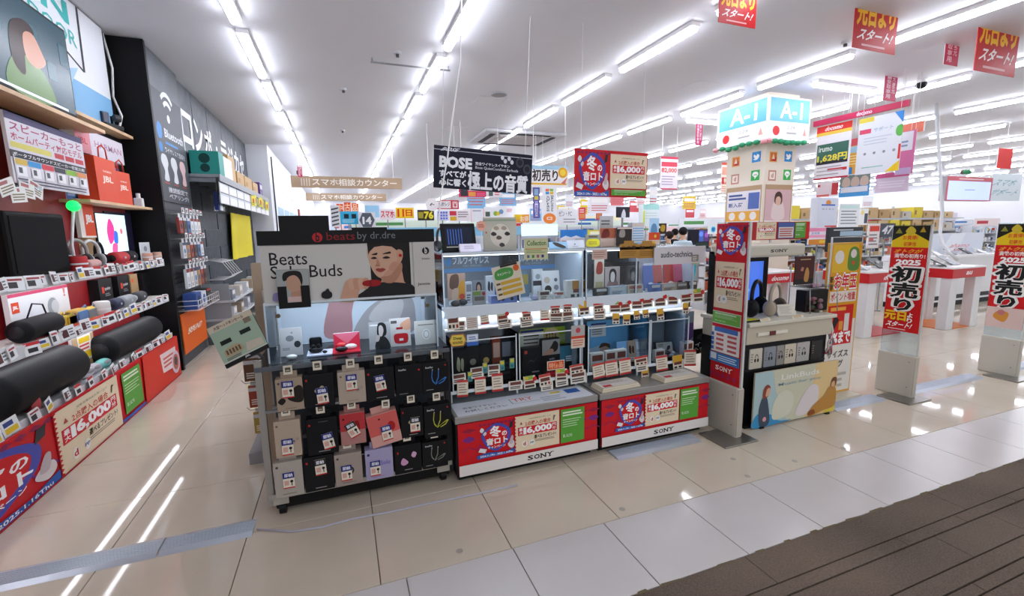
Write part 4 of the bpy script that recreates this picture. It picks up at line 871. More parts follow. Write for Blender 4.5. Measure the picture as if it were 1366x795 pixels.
mini('portrait_card', 'black and white portrait card leaning in the lit case', (492, 430, 521, 468), 2.86, d_bw, tilt=-14, rotz=-6)
def d_rc(p): p.rect(0, 0, 1, 1, '#d2cbc6'); p.rect(.05, .82, .35, .92, '#5a5654'); p.blob([(.5, .75), (.75, .9), (1, .95), (1, .6), (.7, .58)], '#d8a184'); p.rect(.3, .6, .62, .68, '#a8161d'); p.blob([(.2, .15), (.18, .42), (.5, .46), (.85, .42), (.82, .14), (.5, .1)], '#c01820'); p.rect(.42, .2, .62, .28, '#e6dcd6')
mini('product_card', 'card with a red earbud case picture leaning in the lit case', (521, 425, 548, 463), 2.88, d_rc, tilt=-10, T=.03)
def d_cb(p):
    p.rect(0, 0, 1, 1, '#cfc8c0'); p.rect(.15, .8, .85, .84, '#7d766e')
    for k in range(3): p.circ(.5, .42, .026-.006*k, '#e9e6e2' if k % 2 == 0 else '#b3aba2', .034-.007*k)
mini('cable_card', 'beige card with a coiled white cable at the right of the lit case', (554, 428, 584, 464), 2.87, d_cb, tilt=-12)

# --- header
def head_b(p, light='#d9d5d2'):
    p.rect(0, 0, 1, 1, '#d6d1cd'); p.text('Beats', .045, .67, .245, .88, '#17171a', .004); p.text('Solo Buds', .045, .45, .435, .66, '#17171a', .004)
    # woman looking over her shoulder, dark hair swept back, red earbud
    p.rect(.60, .0, .845, 1, '#14100e')
    p.blob([(.59, .92), (.592, .7), (.62, .48), (.66, .38), (.72, .42), (.78, .62), (.80, .8), (.76, .98), (.66, 1.0)], '#d8aa90')
    p.poly([(.68, .45), (.78, .72), (.80, .3), (.83, .2), (.64, .2)], '#cf9c82'); p.poly([(.588, 1.0), (.83, 1.0), (.815, .78), (.79, .84), (.765, .86), (.735, .93), (.68, .95), (.63, .93), (.603, .86), (.592, .8)], '#15100e')
    p.blob([(.76, .82), (.775, .88), (.80, .84), (.795, .72), (.77, .68)], '#d2a086'); p.circ(.785, .77, .010, '#c0141c')
    p.blob([(.50, 0), (.55, .16), (.64, .3), (.80, .27), (.86, .2), (.87, 0)], '#1a1a1d')
    p.blob([(.66, .40), (.72, .43), (.785, .64), (.79, .5), (.74, .3), (.68, .3)], '#b8846c'); p.blob([(.71, .56), (.74, .66), (.765, .62), (.74, .5)], '#cc947c'); p.blob([(.61, .8), (.645, .83), (.64, .79)], '#2a1c16'); p.blob([(.675, .805), (.72, .845), (.725, .81)], '#2a1c16')
    p.blob([(.605, .735), (.625, .76), (.643, .735), (.625, .72)], '#241814'); p.blob([(.675, .735), (.70, .765), (.722, .735), (.70, .72)], '#241814'); p.blob([(.637, .66), (.645, .72), (.658, .62), (.642, .6)], '#c48e76'); p.blob([(.630, .53), (.645, .56), (.658, .55), (.672, .56), (.69, .53), (.66, .485)], '#a8413f'); p.rect(.634, .527, .686, .533, '#6e2426'); p.blob([(.628, .6), (.642, .625), (.66, .6), (.645, .59)], '#b57a64')
    p.blob([(.415, .0), (.43, .2), (.455, .36), (.50, .4), (.56, .38), (.585, .3), (.56, .24), (.53, .2), (.5, .0)], '#d4a288')
    for k in range(4): p.blob([(.47+.028*k, .22), (.465+.028*k, .37), (.48+.03*k, .40), (.497+.029*k, .37), (.495+.028*k, .22)], ['#d9ab92', '#cf9a80'][k % 2])
    p.blob([(.55, .27), (.555, .34), (.62, .36), (.655, .33), (.65, .26), (.6, .24)], '#a01018'); p.rect(.592, .25, .597, .35, '#5a080c')
    p.rect(.865, 0, 1, 1, '#cfcac6'); p.circ(.945, .84, .022, '#17171a'); p.text('b', .938, .79, .954, .9, '#e0dbd8', .03); p.text('beats', .92, .68, .968, .72, '#3a3a3c', .0); p.text('Jennie', .885, .2, .965, .265, '#3a3a3c', .01)
    p.blob([(.045, .1), (.05, .2), (.075, .22), (.09, .14), (.07, .08)], '#9a8fc0'); p.blob([(.31, .1), (.312, .18), (.335, .21), (.365, .18), (.365, .1), (.34, .07)], '#1d1d20'); p.blob([(.33, .2), (.345, .25), (.355, .2)], '#1d1d20')
HY = RY+.075
X0, X1, Z0, Z1 = boxpx((349, 325, 580, 402), HY)
hd = thing('header_board', 'wide white headphone advertising header with a portrait and a black top band', 'sign', ((X0+X1)/2, HY, Z0))
W = X1-X0; H = Z1-Z0
MB().box(-W/2, W/2, 0, .03, 0, H, mat('#cfcac6', .5)).build('picture_board', hd); p = Print(W, H); head_b(p); p.build(hd)
bb = MB().box(-W/2-.008, W/2+.004, -.006, .05, H, H+.078, BLACK).box(-W/2+.105, -W/2+.36, 0, .045, H+.078, H+.16, BLACK).build('black_band', hd)
p = Print(W, .078); p.circ(.31, .5, .027, '#c4242a'); p.text('b', .30, .2, .322, .85, '#141416', .03); p.text('beats', .36, .28, .52, .85, '#8e1a20', .004); p.text('by dr.dre', .535, .16, .76, .85, '#77797c', .0); p.build(bb, (0, -.0065, H), name='lettering')
MB().box(-W/2+.48, -W/2+.68, .02, .05, H+.078, H+.092, BLACK).build('clip', hd)
for sx in (-1, 1): MB().box(sx*W*.42-.01, sx*W*.42+.01, .03, .05, -.02, H, DGREY).build('support', hd)
# portrait tray clipped to the header
X0, X1, Z0, Z1 = boxpx((370, 360, 413, 411), HY-.04)
t = thing('portrait_tray', 'black card holder with a portrait photo clipped at the lower left of the header', 'card holder', ((X0+X1)/2, HY-.04, Z0)); W2 = X1-X0; H2 = Z1-Z0
MB().box(-W2/2, W2/2, .004, .035, 0, H2, mat('#8d9190', .4)).build('photo_board', t)
p = Print(W2, H2); p.rect(0, 0, 1, 1, '#a9adac'); p.blob([(.2, .72), (.22, .92), (.5, .98), (.75, .93), (.8, .7), (.7, .55), (.45, .75)], '#1a1718'); p.blob([(.3, .55), (.32, .78), (.55, .86), (.72, .7), (.75, .3), (.5, .3), (.42, .42)], '#c89c84'); p.blob([(.4, .34), (.45, .42), (.8, .45), (.8, .28), (.5, .26)], '#c08f78'); p.rect(.3, .16, .72, .3, '#d9b9b4')
p.build(t, (0, .0035, 0))
MB().box(-W2/2, -W2/2+.045, 0, .004, 0, H2*.58, BLACK).box(W2/2-.045, W2/2, 0, .004, 0, H2*.58, BLACK).box(-W2/2+.045, W2/2-.045, 0, .004, 0, H2*.15, BLACK).build('holder_front', t)
# tilted price tablet on a stalk at the left post
t = thing('price_placard', 'tilted pale green price placard on a clamp at the left post of the rack', 'sign', (-.50, RY-.03, .955), 0, None, (R(-22), R(-24), 0))
MB().box(-.115, .115, 0, .012, 0, .24, mat('#1d1d1f', .5)).build('backing', t)
p = Print(.23, .24); p.rect(0, 0, 1, 1, '#d2d6c8'); p.rect(0, .12, 1, .85, '#a9bda8'); p.rect(0, 0, 1, .09, '#161618'); p.text('JBL', .45, .02, .58, .07, '#e0e0e0', .02); p.rect(0, .85, 1, 1, '#d8c9b4'); p.text('大型ヘッドホンセール', .12, .88, .8, .96, '#4a4038', .02); p.rect(.12, .5, .36, .6, '#1b2320'); p.rect(.58, .54, .82, .64, '#1b2320'); p.rect(.76, .74, .92, .86, '#8a7a6a'); p.blob([(.1, .26), (.15, .38), (.4, .42), (.52, .32), (.5, .22), (.2, .2)], '#b8a888'); p.poly([(.55, .14), (.95, .14), (.95, .3), (.6, .34)], '#cfc3b0'); p.lines(.1, .12, .5, .19, 2, '#6d685e')
for k in range(5): p.rect(.15+.07*k, .25, .19+.07*k, .36, '#6a5238')
p.build(t)
MB().tube([(.04,.02,.02), (.055,.045,-.03)], .008, DGREY).build('clamp', t)
# flat cable along the floor in front of the rack
pts = [at(x, y, Z=.006) for x, y in ((343, 706), (390, 709), (430, 703), (470, 692), (520, 683), (570, 672), (630, 660), (690, 647))]
tag(MB().tube([tuple(p) for p in pts], .006, mat('#b9b6c4', .3)).build('floor_cable'), 'thin pale cable lying on the floor tiles in front of the rack', 'cable')
# ---- goods gondola behind, seen past the left post
g = thing('hook_gondola', 'steel gondola end with wire hooks behind the left post of the rack', 'display rack', (-.52, 3.75, 0))
MB().box(-.02, .02, -.32, .65, .05, 1.3, mat('#b7b1a8', .4)).build('panel', g); MB().box(-.18, .3, -.3, .65, 0, .08, GREY).build('foot', g)
MB().box(-.035, .035, -.40, -.32, 0, 1.42, mat('#a58f78', .5)).build('upright', g); MB().box(-.06, 1.0, .2, .7, 1.28, 1.31, STEEL).build('top_shelf', g)
hm = MB().tube([(0,0,0), (-.16,0,.0), (-.18,0,.025)], .004, STEEL).mesh('hook')
prs = []
for k, (y, z, c, lb) in enumerate(((-.26, .78, '#6b4a30', 'brown glossy pouch hanging on the upper hook behind the left post'), (-.18, .56, '#9c4634', 'red-brown boxed cable hanging on the middle hook behind the left post'), (-.1, .33, '#b59a4a', 'narrow yellow packet hanging low behind the left post'), (.05, .74, '#4d5a48', 'green pouch hanging on the second upper hook'), (.08, .5, '#c9ccd0', 'silver blister pack hanging on the second middle hook'), (.25, .78, '#8c98a8', 'grey-blue pouch hanging on the rear upper hook'), (.28, .52, '#a07a5c', 'tan packet hanging on the rear middle hook'))):
    obj('hook', hm, g, (-.02, y, z))
    p = Print(.09, .16); p.rect(0, 0, 1, 1, c); p.rect(0, .75, 1, .92, '#d9d9dc'); p.lines(.15, .1, .85, .4, 3, '#e6dfd2'); p.mb.box(-.045, .045, .0005, .028, 0, .16, mat(c, .2)); p.mb.box(-.03, .03, .012, .014, .16, .19, mat('#d8dce0', .2))
    o = obj('hanging_packet', p.mesh('hanging_packet'), None, (-.52-.12, 3.75+y, z-.185)); tag(o, lb, 'package', 'packets on the hooks behind the rack')
wb = MB()
for z in (.98, .93): wb.tube([(-.55, 3.4, z), (-.72, 3.4, z), (-.72, 3.75, z), (-.55, 3.75, z)], .004, STEEL)
for k in range(5): wb.tube([(-.72, 3.4+.085*k, .93), (-.72, 3.4+.085*k, .98)], .003, STEEL); wb.tube([(-.55, 3.4+.085*k, .93), (-.72, 3.4+.085*k, .93)], .003, STEEL)
tag(wb.build('wire_tray'), 'small steel wire tray on the gondola end beside the tilted placard', 'tray')
for k in range(4):
    o = MB().box(-.04, .04, -.03, .03, 0, .11, mat(['#d6dade', '#c9b49a', '#b8c4cc', '#e3e0da'][k], .15), .012).build('clear_bag', None, (-.64, 3.43+.085*k, .936), (0, 0, R(12*k))); tag(o, 'shiny clear bag of accessories standing in the steel wire tray', 'package', 'clear bags in the wire tray')
def d_black(p): p.rect(0, 0, 1, 1, '#17181a')
# ================================================================== EARPHONE COUNTERS
CYF, ZTOP = 2.65, .45
def sony(p, a, b, c, d, m):
    """slab-serif SONY"""
    W = c-a; H = d-b; w = W/4; t = H*.14
    for k, ch in enumerate('SONY'):
        x0 = a+k*w+w*.06; x1 = a+(k+1)*w-w*.06
        p.text(ch, x0, b, x1, d, m, .03); p.n -= 1
        ww = x1-x0
        if ch == 'N':
            for xx in (x0, x1):
                p.rect(xx-ww*.16, d-t, xx+ww*.2, d, m); p.n -= 1
            p.rect(x0-ww*.16, b, x0+ww*.3, b+t, m); p.n -= 1
        if ch == 'Y':
            for xx in (x0, x1): p.rect(xx-ww*.14, d-t, xx+ww*.22, d, m); p.n -= 1
            p.rect(x0+ww*.3, b, x1-ww*.3, b+t, m); p.n -= 1
    p.n += 1
def counter(x0, x1, label):
    w = x1-x0; t = thing('display_cabinet', label, 'cabinet', ((x0+x1)/2, CYF, 0))
    MB().box(-w/2, w/2, .004, .76, .05, .405, mat('#1b1b1e', .5)).build('body', t); MB().box(-w/2+.02, w/2-.02, .05, .72, 0, .05, BLACK).build('plinth', t)
    MB().box(-w/2-.004, w/2+.004, -.006, .77, .405, ZTOP, mat('#a3a19d', .3, .5), .004).build('worktop', t)
    MB().box(-w/2+.012, w/2, -.004, .004, .055, .4, RED).build('front_panel', t)
    p = Print(w-.012, .345); p.rect(0, 0, 1, 1, CAMP_RED)
    for k in range(10):
        u = .02+.1*k; p.poly([(u, .47), (u+.05, .53), (u+.1, .47), (u+.1, .45), (u+.05, .51), (u, .45)], '#8c2058'); p.n -= 1
        p.poly([(u, .85), (u+.05, .9), (u+.1, .85), (u+.05, .8)], '#9a1a3c'); p.n -= 1
        p.blob([(u+.01, .68), (u+.05, .74), (u+.09, .68), (u+.05, .62)], '#7a2a80'); p.n -= 1
    p.n += 1
    camp_logo(p, .12, .27, .38, .97); camp_offer(p, .38, .27, .70, .98); camp_green(p, .71, .27, .89, .97)
    for k in range(10): p.poly([(.374, .27+.071*k), (.374, .27+.071*(k+1)), (.386, .27+.071*(k+.5))], CAMP_RED); p.n -= 1
    p.n += 1; p.rect(0, 0, 1, .21, '#e9e3df'); sony(p, .46, .055, .65, .15, '#1a1a1c'); p.build(t, (.006, -.0045, .055)); return t
counter(.60, 1.622, 'left earphone cabinet with a red campaign front and white brand strip'); counter(1.645, 2.625, 'right earphone cabinet with a red campaign front and white brand strip')
def d_try(p):
    p.rect(0, 0, 1, 1, '#dde2ec'); p.text('TRY', .42, .42, .57, .68, '#d8505c', .005); p.rect(.40, .3, .62, .315, '#5c626c'); p.rect(.40, .3, .405, .7, '#5c626c')
    p.text('完全ワイヤレス', .06, .45, .3, .6, '#40444c', .01); p.text('お試しください', .06, .2, .36, .36, '#40444c', .01); p.rect(.84, .45, .95, .8, '#2c62b4'); p.rect(.72, .62, .8, .75, '#d8c23a'); p.lines(.62, .1, .8, .5, 3, '#aab2c0')
t = thing('counter_sheet', 'pale printed try-out sheet lying on the left cabinet top', 'sheet', (1.11, 2.655, ZTOP+.001), 0, None, (R(-90), 0, 0))
MB().box(-.49, .49, .0, .0012, 0, .22, WHITE).build('sheet', t); p = Print(.98, .22, .0001); d_try(p); p.build(t)
# ---------------- price cards
def pcard(style):
    p = Print(.075, .08)
    if style == 0: p.rect(0, 0, 1, 1, '#e8dccb'); p.rect(0, .78, 1, 1, '#c9403c'); p.rect(.1, .4, .9, .7, '#6b3a34'); p.rect(.1, .1, .3, .3, '#3a3434'); p.rect(.42, .1, .6, .3, '#3a3434'); p.rect(.72, .1, .9, .3, '#a83a34')
    if style == 1: p.rect(0, 0, 1, .7, '#e8dccb'); p.rect(.05, .68, .8, 1, '#8fae4a'); p.rect(.08, .74, .4, .94, '#d8c23a'); p.rect(.1, .36, .9, .62, '#8a3a30'); p.rect(.1, .08, .9, .26, '#4a4040'); p.circ(.95, .72, .014, '#c8262a')
    if style == 2: p.rect(0, 0, 1, 1, '#e6d9c6'); p.rect(0, .86, 1, 1, '#c9403c'); p.rect(0, 0, 1, .12, '#b8302c'); p.lines(.12, .2, .88, .8, 4, '#9a8674', .35)
    if style == 3: p.rect(0, 0, 1, 1, '#e9e2d6'); p.rect(.1, .55, .9, .9, '#6d4038'); p.lines(.1, .1, .9, .45, 2, '#4a4444', .6, .1)
    if style == 4: p.rect(0, 0, 1, 1, '#dcd8d0'); p.lines(.1, .1, .9, .9, 5, '#a06058', .35, .1)
    if style == 5: p.rect(0, 0, 1, 1, '#4f9a8a'); p.rect(.1, .6, .9, .95, '#d8c43a'); p.rect(.2, .1, .8, .4, '#3a6a8a')
    if style == 6: p.rect(0, .45, 1, 1, '#d9a83a'); p.rect(0, 0, 1, .45, '#e8dfd2'); p.rect(.1, .3, .9, .5, '#6b3a34'); p.rect(.1, .05, .4, .2, '#333333'); p.rect(.55, .05, .85, .2, '#333333')
    p.mb.box(-.0375, .0375, .0004, .004, 0, .08, CREAM); return p.mesh('price_card')
PC = [pcard(k) for k in range(7)]
def cards(parent, lst, Y, ox, oz=0):
    """price cards clipped to a fixture: px x, px y of the middle, width px, height px, style"""
    for x, y, wpx, hpx, st in lst:
        X0, X1, Z0, Z1 = boxpx((x-wpx/2, y-hpx/2, x+wpx/2, y+hpx/2), Y)
        obj('price_card', PC[st], parent, ((X0+X1)/2-ox[0], Y-ox[1], Z0-ox[2]), (R(-7), R(random.uniform(-4, 4)), R(random.uniform(-6, 6))), ((X1-X0)/.075*1.12, 1, (Z1-Z0)/.08*1.15))
LEDM = mat('#eef4ff', .4, emit=9)
def tower(x0, x1, label, back, split):
    """tiered stand on a cabinet: low clear tray, lit tag shelf, lit clear case"""
    O = ((x0+x1)/2, 2.86, ZTOP); t = thing('tiered_display', label, 'display stand', O)
    B = lambda a, b, c, d, e, f, m, n, par=None: MB().box(a-O[0], b-O[0], c-O[1], d-O[1], e-O[2], f-O[2], m).build(n, par or t)
    LB = mat('#e6ebf1', .35)
    B(x0, x1, 3.3, 3.32, ZTOP, 1.46, mat('#c9ced6', .5), 'back_board')
    for x in (x0, x1-.02): B(x, x+.02, 2.93, 3.3, ZTOP, 1.12, mat('#c5d2dc', .3), 'side_frame')
    B(x0+.01, x1-.01, 2.86, 3.28, .528, .536, acrylic('#dfeaf2', .2), 'clear_shelf'); B(x0+.01, x1-.01, 2.854, 2.86, .524, .545, EDGE, 'shelf_edge')
    for x in (x0+.03, (x0+x1)/2, x1-.04): B(x, x+.012, 2.9, 2.912, ZTOP, .528, EDGE, 'leg')
    B(x0, x1, 2.86, 3.3, 1.085, 1.112, LB, 'display_deck'); s = B(x0, x1, 2.845, 2.86, 1.045, 1.115, mat('#dfe8f2', .3), 'tag_rail'); B(x0, x1, 2.85, 2.9, .955, .965, LB, 'lower_tag_ledge')
    B(x0+.02, x1-.02, 2.90, 2.93, 1.072, 1.085, LEDM, 'led_strip'); B(x0, x1, 2.945, 2.955, .95, 1.084, mat('#c9cfd8', .5), 'tag_back')
    # clear case
    for x in (x0, split, x1-.006): B(x, x+.006, 2.868, 3.3, 1.112, 1.455, ACR if x < x1-.01 else mat('#d3dde6', .25), 'case_pane' if x < x1-.01 else 'case_side')
    B(x0, x1, 2.862, 2.867, 1.112, 1.455, ACR, 'case_front'); B(x0, x1, 2.858, 3.3, 1.455, 1.468, acrylic('#f2f6fa', .15), 'case_top'); B(x0, x1, 2.852, 2.858, 1.45, 1.469, mat('#e3ebf2', .3), 'top_edge')
    for x in (x0, split-.004, x1-.008): B(x, x+.008, 2.857, 2.865, 1.112, 1.455, mat('#dbe8f2', .2), 'case_edge')
    B(x0, x1, 2.857, 2.866, 1.108, 1.118, mat('#e8f0f6', .2), 'case_edge'); B(x0+.02, x1-.02, 2.88, 2.905, 1.445, 1.455, LEDM, 'led_strip')
    p = Print(x1-x0-.02, .335); back(p); p.build(t, (0, 3.298-O[1], 1.114-O[2]), name='back_print'); return t, O
def d_back1(p):
    p.rect(0, 0, 1, 1, '#8b8f95'); p.rect(0, .56, 1, .65, '#6fa3d8')
    for u in (.0, .5):
        p.circ(u+.07, .8, .035, '#5a9ad6', .03); p.circ(u+.13, .8, .02, '#5a9ad6', .035); p.text('フルワイヤレス', u+.16, .74, u+.44, .9, '#f2f5f8', .03); p.text('FULL WIRELESS', u+.24, .675, u+.38, .72, '#c9d3de', .0)
def d_back2(p): p.rect(0, 0, 1, 1, '#6a6e74'); p.rect(.45, 0, 1, 1, '#e9e4e8'); p.text('WIRELESS', .2, .86, .42, .98, '#e9edf2', .02); p.text('audio-technica', .55, .86, .85, .95, '#8a8a92', .0)
tw1, O1 = tower(.60, 1.622, 'left tiered clear display stand with lit shelves on the cabinet', d_back1, 1.13)
tw2, O2 = tower(1.645, 2.625, 'right tiered clear display stand with lit shelves on the cabinet', d_back2, 2.08)
cards(tw1, [(605,430,14,20,0),(613,436,14,12,3),(630,432,14,14,4),(647,424,10,17,2),(671,424,13,14,1),(674,433,16,10,3),(703,422,11,10,0),(703,430,15,12,3),(727,418,11,19,2),(741,414,11,9,0),(742,424,16,12,3),(757,412,10,9,0),(757,423,15,12,3),(780,412,13,16,6)], 2.838, O1)
cards(tw2, [(799,411,12,10,0),(800,420,14,12,3),(821,410,13,13,1),(834,409,13,14,1),(850,405,13,14,1),(864,403,13,14,1),(881,401,13,15,1),(898,399,13,15,1),(916,396,13,14,1),(932,395,13,15,1),(822,426,8,12,6),(836,427,8,12,6),(850,421,7,10,6),(862,419,7,9,6),(882,420,8,13,6),(915,412,7,12,6)], 2.838, O2)
# tags in front of the low tray
cards(tw1, [(617,520,13,19,2),(641,516,13,19,2),(664,512,13,20,2),(688,515,17,10,3),(707,511,14,14,1),(728,508,14,13,0),(730,516,15,10,3),(749,501,13,13,1),(750,509,15,12,3),(770,493,16,10,0),(772,504,18,14,3)], 2.84, O1)
cards(tw2, [(800,496,14,17,2),(817,493,14,18,2),(835,490,14,18,2),(856,482,15,10,0),(857,489,14,12,3),(861,499,9,12,6),(884,486,13,17,2),(905,484,12,15,6),(921,479,13,18,2)], 2.84, O2)

# ---------------- goods in the clear cases
def on(name, label, b, Y, z, draw, c, T=.03, cat='box', tilt=0, rotz=0):
    X0, X1, Z0, Z1 = boxpx(b, Y)
    t = thing(name, label, cat, ((X0+X1)/2, Y, z), 0, None, (R(tilt), 0, R(rotz)))
    MB().box(-(X1-X0)/2, (X1-X0)/2, 0, T, 0, max(.02, Z1-z), mat(c, .45), .002).build('board' if T < .02 else 'carton', t)
    p = Print((X1-X0)*.98, max(.02, Z1-z)*.98); draw(p); p.build(t, (0, 0, .0005)); return t
ZL, ZH = .537, 1.1125
def pic(c, a='#222', b_='#eee', k=0):
    def d(p):
        p.rect(0, 0, 1, 1, c)
        if k == 0: p.circ(.5, .6, min(p.W, p.H)*.24, a); p.lines(.15, .1, .8, .3, 2, b_)
        if k == 1: p.rect(.1, .55, .9, .9, b_); p.lines(.15, .1, .8, .45, 3, a)
        if k == 2: p.blob([(.2, .5), (.3, .8), (.5, .7), (.45, .4)], a); p.blob([(.55, .5), (.62, .75), (.8, .7), (.75, .4)], a); p.lines(.2, .08, .8, .25, 2, b_)
        if k == 3: p.blob([(.1, 0), (.2, .4), (.4, .5), (.8, .45), (.9, 0)], a); p.blob([(.3, .45), (.3, .85), (.55, .95), (.75, .8), (.7, .45)], '#2b1d18'); p.blob([(.38, .45), (.38, .75), (.55, .82), (.66, .65), (.6, .42)], b_)
    return d
def d_art(p):
    p.rect(0, 0, 1, 1, '#c9a08a'); p.blob([(.1, .6), (.2, .95), (.6, .98), (.6, .6), (.3, .5)], '#6b4a38'); p.blob([(.5, .3), (.6, .6), (.9, .8), (.98, .4), (.8, .1)], '#e8a02a'); p.blob([(.2, .2), (.3, .5), (.6, .5), (.5, .15)], '#d8b49a'); p.circ(.8, .25, .02, '#d84a2a')
# left stand, upper case
on('illustrated_card', 'orange and brown illustrated card at the left of the upper left case', (597, 365, 621, 404), 2.99, ZH, d_art, '#c9a08a', .01, 'display card')
on('product_box', 'slim white earbud box beside the illustrated card', (621, 376, 630, 402), 2.99, ZH, pic('#d8d8dc', '#555', '#8a8a90', 1), '#d8d8dc')
on('portrait_card', 'grey card with a dark-haired portrait in the upper left case', (631, 374, 646, 400), 3.02, ZH, pic('#8b8f96', '#e6e2de', '#d0a58c', 3), '#8b8f96', .01, 'display card')
on('product_box', 'white earbud box with two bud pictures in the upper left case', (648, 368, 660, 398), 3.03, ZH, pic('#e3e3e6', '#333', '#999', 2), '#e3e3e6')
on('product_box', 'blue earbud box behind the tilted green leaflet', (660, 368, 674, 394), 3.05, ZH, pic('#4f83cc', '#dfe8f4', '#cfe0f2', 0), '#4f83cc')
for x, y, c, lb in ((604, 399, '#b9bcc0', 'silver earbud charging case at the left front of the upper case'), (617, 397, '#2c2e32', 'black earbud charging case with silver band in the upper case'), (608, 404, '#3a3b3e', 'dark oval earbud case at the front left corner of the upper case')):
    pill('earbud_case', lb, x, y, c, 2.92 if y < 403 else 2.885, ZH, .034, .022)
def d_leaf(p):
    p.rect(0, 0, 1, 1, '#dfd4c0'); p.blob([(.08, .62), (.1, .85), (.4, .92), (.7, .85), (.68, .64), (.4, .58)], '#4f9a4a'); p.text('キャンペーン', .16, .7, .62, .8, '#e8f0dc', .02); p.circ(.84, .84, .022, '#d8622a'); p.rect(.3, .94, .9, 1, '#2a2320')
    for k in range(3): p.rect(.22, .42-.16*k, .92, .52-.16*k, '#d2a83c'); p.rect(.06, .44-.16*k, .2, .5-.16*k, '#6a5238')
X0, X1, Z0, Z1 = boxpx((664, 352, 702, 396), 2.84)
panel('tilted_leaflet', 'tilted cream leaflet with a green cloud stuck on the upper left case', 'leaflet', X1-X0, Z1-Z0, .002, ((X0+X1)/2, 2.852, Z0), 0, d_leaf, rot=(0, R(-11), 0))
t = on('card_holder', 'small green and grey price stand with a red dot in the upper left case', (631, 388, 648, 404), 2.9, ZH, lambda p: (p.rect(0, 0, 1, 1, '#b3ada6'), p.rect(0, .7, .6, 1, '#8fae4a'), p.circ(.85, .8, .012, '#c8262a'), p.rect(.1, .3, .9, .6, '#7a6a5e')), '#b3ada6', .02, 'price stand')
t = on('earbud_tray', 'blue and white tray with black earbuds in the upper left case', (655, 394, 690, 404), 2.9, ZH, lambda p: (p.rect(0, 0, 1, 1, '#7c8fd0'), p.circ(.3, .5, .012, '#1a1a22'), p.circ(.45, .5, .012, '#1a1a22'), p.circ(.8, .5, .012, '#1a1a22')), '#b9c4ea', .07, 'tray')
on('info_note', 'small framed info note hanging in the middle of the upper left case', (694, 362, 706, 378), 3.1, ZH, lambda p: (p.rect(0, 0, 1, 1, '#6d8a9c'), p.rect(.1, .5, .9, .9, '#b8a24a')), '#6d8a9c', .01, 'display card')
on('product_box', 'white earbud box with a black band in the upper middle case', (711, 359, 724, 388), 3.05, ZH, lambda p: (p.rect(0, 0, 1, 1, '#dcdcdc'), p.rect(0, .42, 1, .6, '#232326'), p.circ(.5, .75, .02, '#9aa0a0')), '#dcdcdc')
on('product_box', 'white earbud card with beige and black cases pictured', (724, 361, 748, 388), 3.02, ZH, lambda p: (p.rect(0, 0, 1, 1, '#e2dedc'), p.circ(.28, .65, .025, '#c9b7a4'), p.circ(.32, .3, .028, '#1e1e20'), p.circ(.78, .65, .014, '#5d606c'), p.circ(.78, .35, .02, '#8a8894')), '#e2dedc', .012, 'display card', -8)
pill('earbud_case', 'lilac earbud case lying in the upper middle case', 714, 391, '#b7b3cc', 2.93, ZH, .04, .02); pill('earbud_case', 'round white earbud case in the upper middle case', 739, 389, '#e4dede', 2.93, ZH, .034, .028)
on('price_stand', 'white price stand with a brown field in the upper middle case', (719, 388, 734, 402), 2.89, ZH, pic('#e6dccc', '#5d3a34', '#5d3a34', 1), '#e6dccc', .03, 'price stand'); on('price_stand', 'low white price stand right of the middle in the upper case', (738, 389, 753, 398), 2.9, ZH, pic('#e6dfd6', '#777', '#a8584a', 1), '#e6dfd6', .03, 'price stand')
on('price_stand', 'white block with an orange photo and price at the right of the upper case', (757, 374, 778, 397), 2.91, ZH, lambda p: (p.rect(0, 0, 1, 1, '#e2dad0'), p.rect(.3, .5, 1, 1, '#c98a2c'), p.rect(.35, .28, 1, .5, '#7a4034'), p.rect(.2, .02, .45, .2, '#444444'), p.rect(.6, .02, .85, .2, '#444444')), '#e6e2dc', .07, 'price stand')
# left stand, low tray: black boxes
for b, k, lb in (((606, 466, 622, 512), 0, 'black earbud box at the left end of the low tray'), ((622, 462, 640, 508), 1, 'black earbud box second in the low tray'), ((640, 460, 657, 502), 2, 'black earbud box third in the low tray'), ((657, 450, 668, 498), 3, 'orange and black earbud box in the low tray'), ((668, 449, 686, 497), 4, 'tall black earbud box at the right of the low left tray')):
    on('product_box', lb, b, 2.98, ZL, [pic('#161618', '#b9b48c', '#8a8a8a', 2), pic('#1c1a1a', '#8a8470', '#8a8a8a', 0), pic('#161616', '#c9a05a', '#8a8a8a', 0), pic('#8e3a20', '#2a1a14', '#c9a08a', 1), pic('#151517', '#333338', '#7a7a80', 1)][k], ['#161618', '#1c1a1a', '#161616', '#8e3a20', '#151517'][k], .05)
def tray(x0, x1, label, tm):
    t = thing('clear_tray', label, 'display case', ((x0+x1)/2, 2.862, ZL+.0)); w = x1-x0
    MB().box(-w/2, w/2, 0, .004, 0, .34, ACR).build('front_pane', t)
    for s in (-w/2, w/2-.004): MB().box(s, s+.004, .004, .3, 0, .36, ACR).build('side_pane', t); MB().box(s-.001, s+.006, -.003, .004, 0, .36, EDGE).build('edge', t)
    MB().box(-w/2, w/2, -.003, .004, -.001, .008, EDGE).build('edge', t); MB().box(-w/2, w/2, -.003, .004, .34, .347, EDGE).build('edge', t); return t
tray(.64, 1.10, 'clear tray of black boxes at the left end of the low shelf', 0); tray(1.12, 1.605, 'clear tray with the green header on the low shelf', 0); tray(1.67, 2.22, 'clear tray with blue pictures on the low shelf', 0); tray(2.23, 2.60, 'clear tray with the black presentation box on the low shelf', 0)
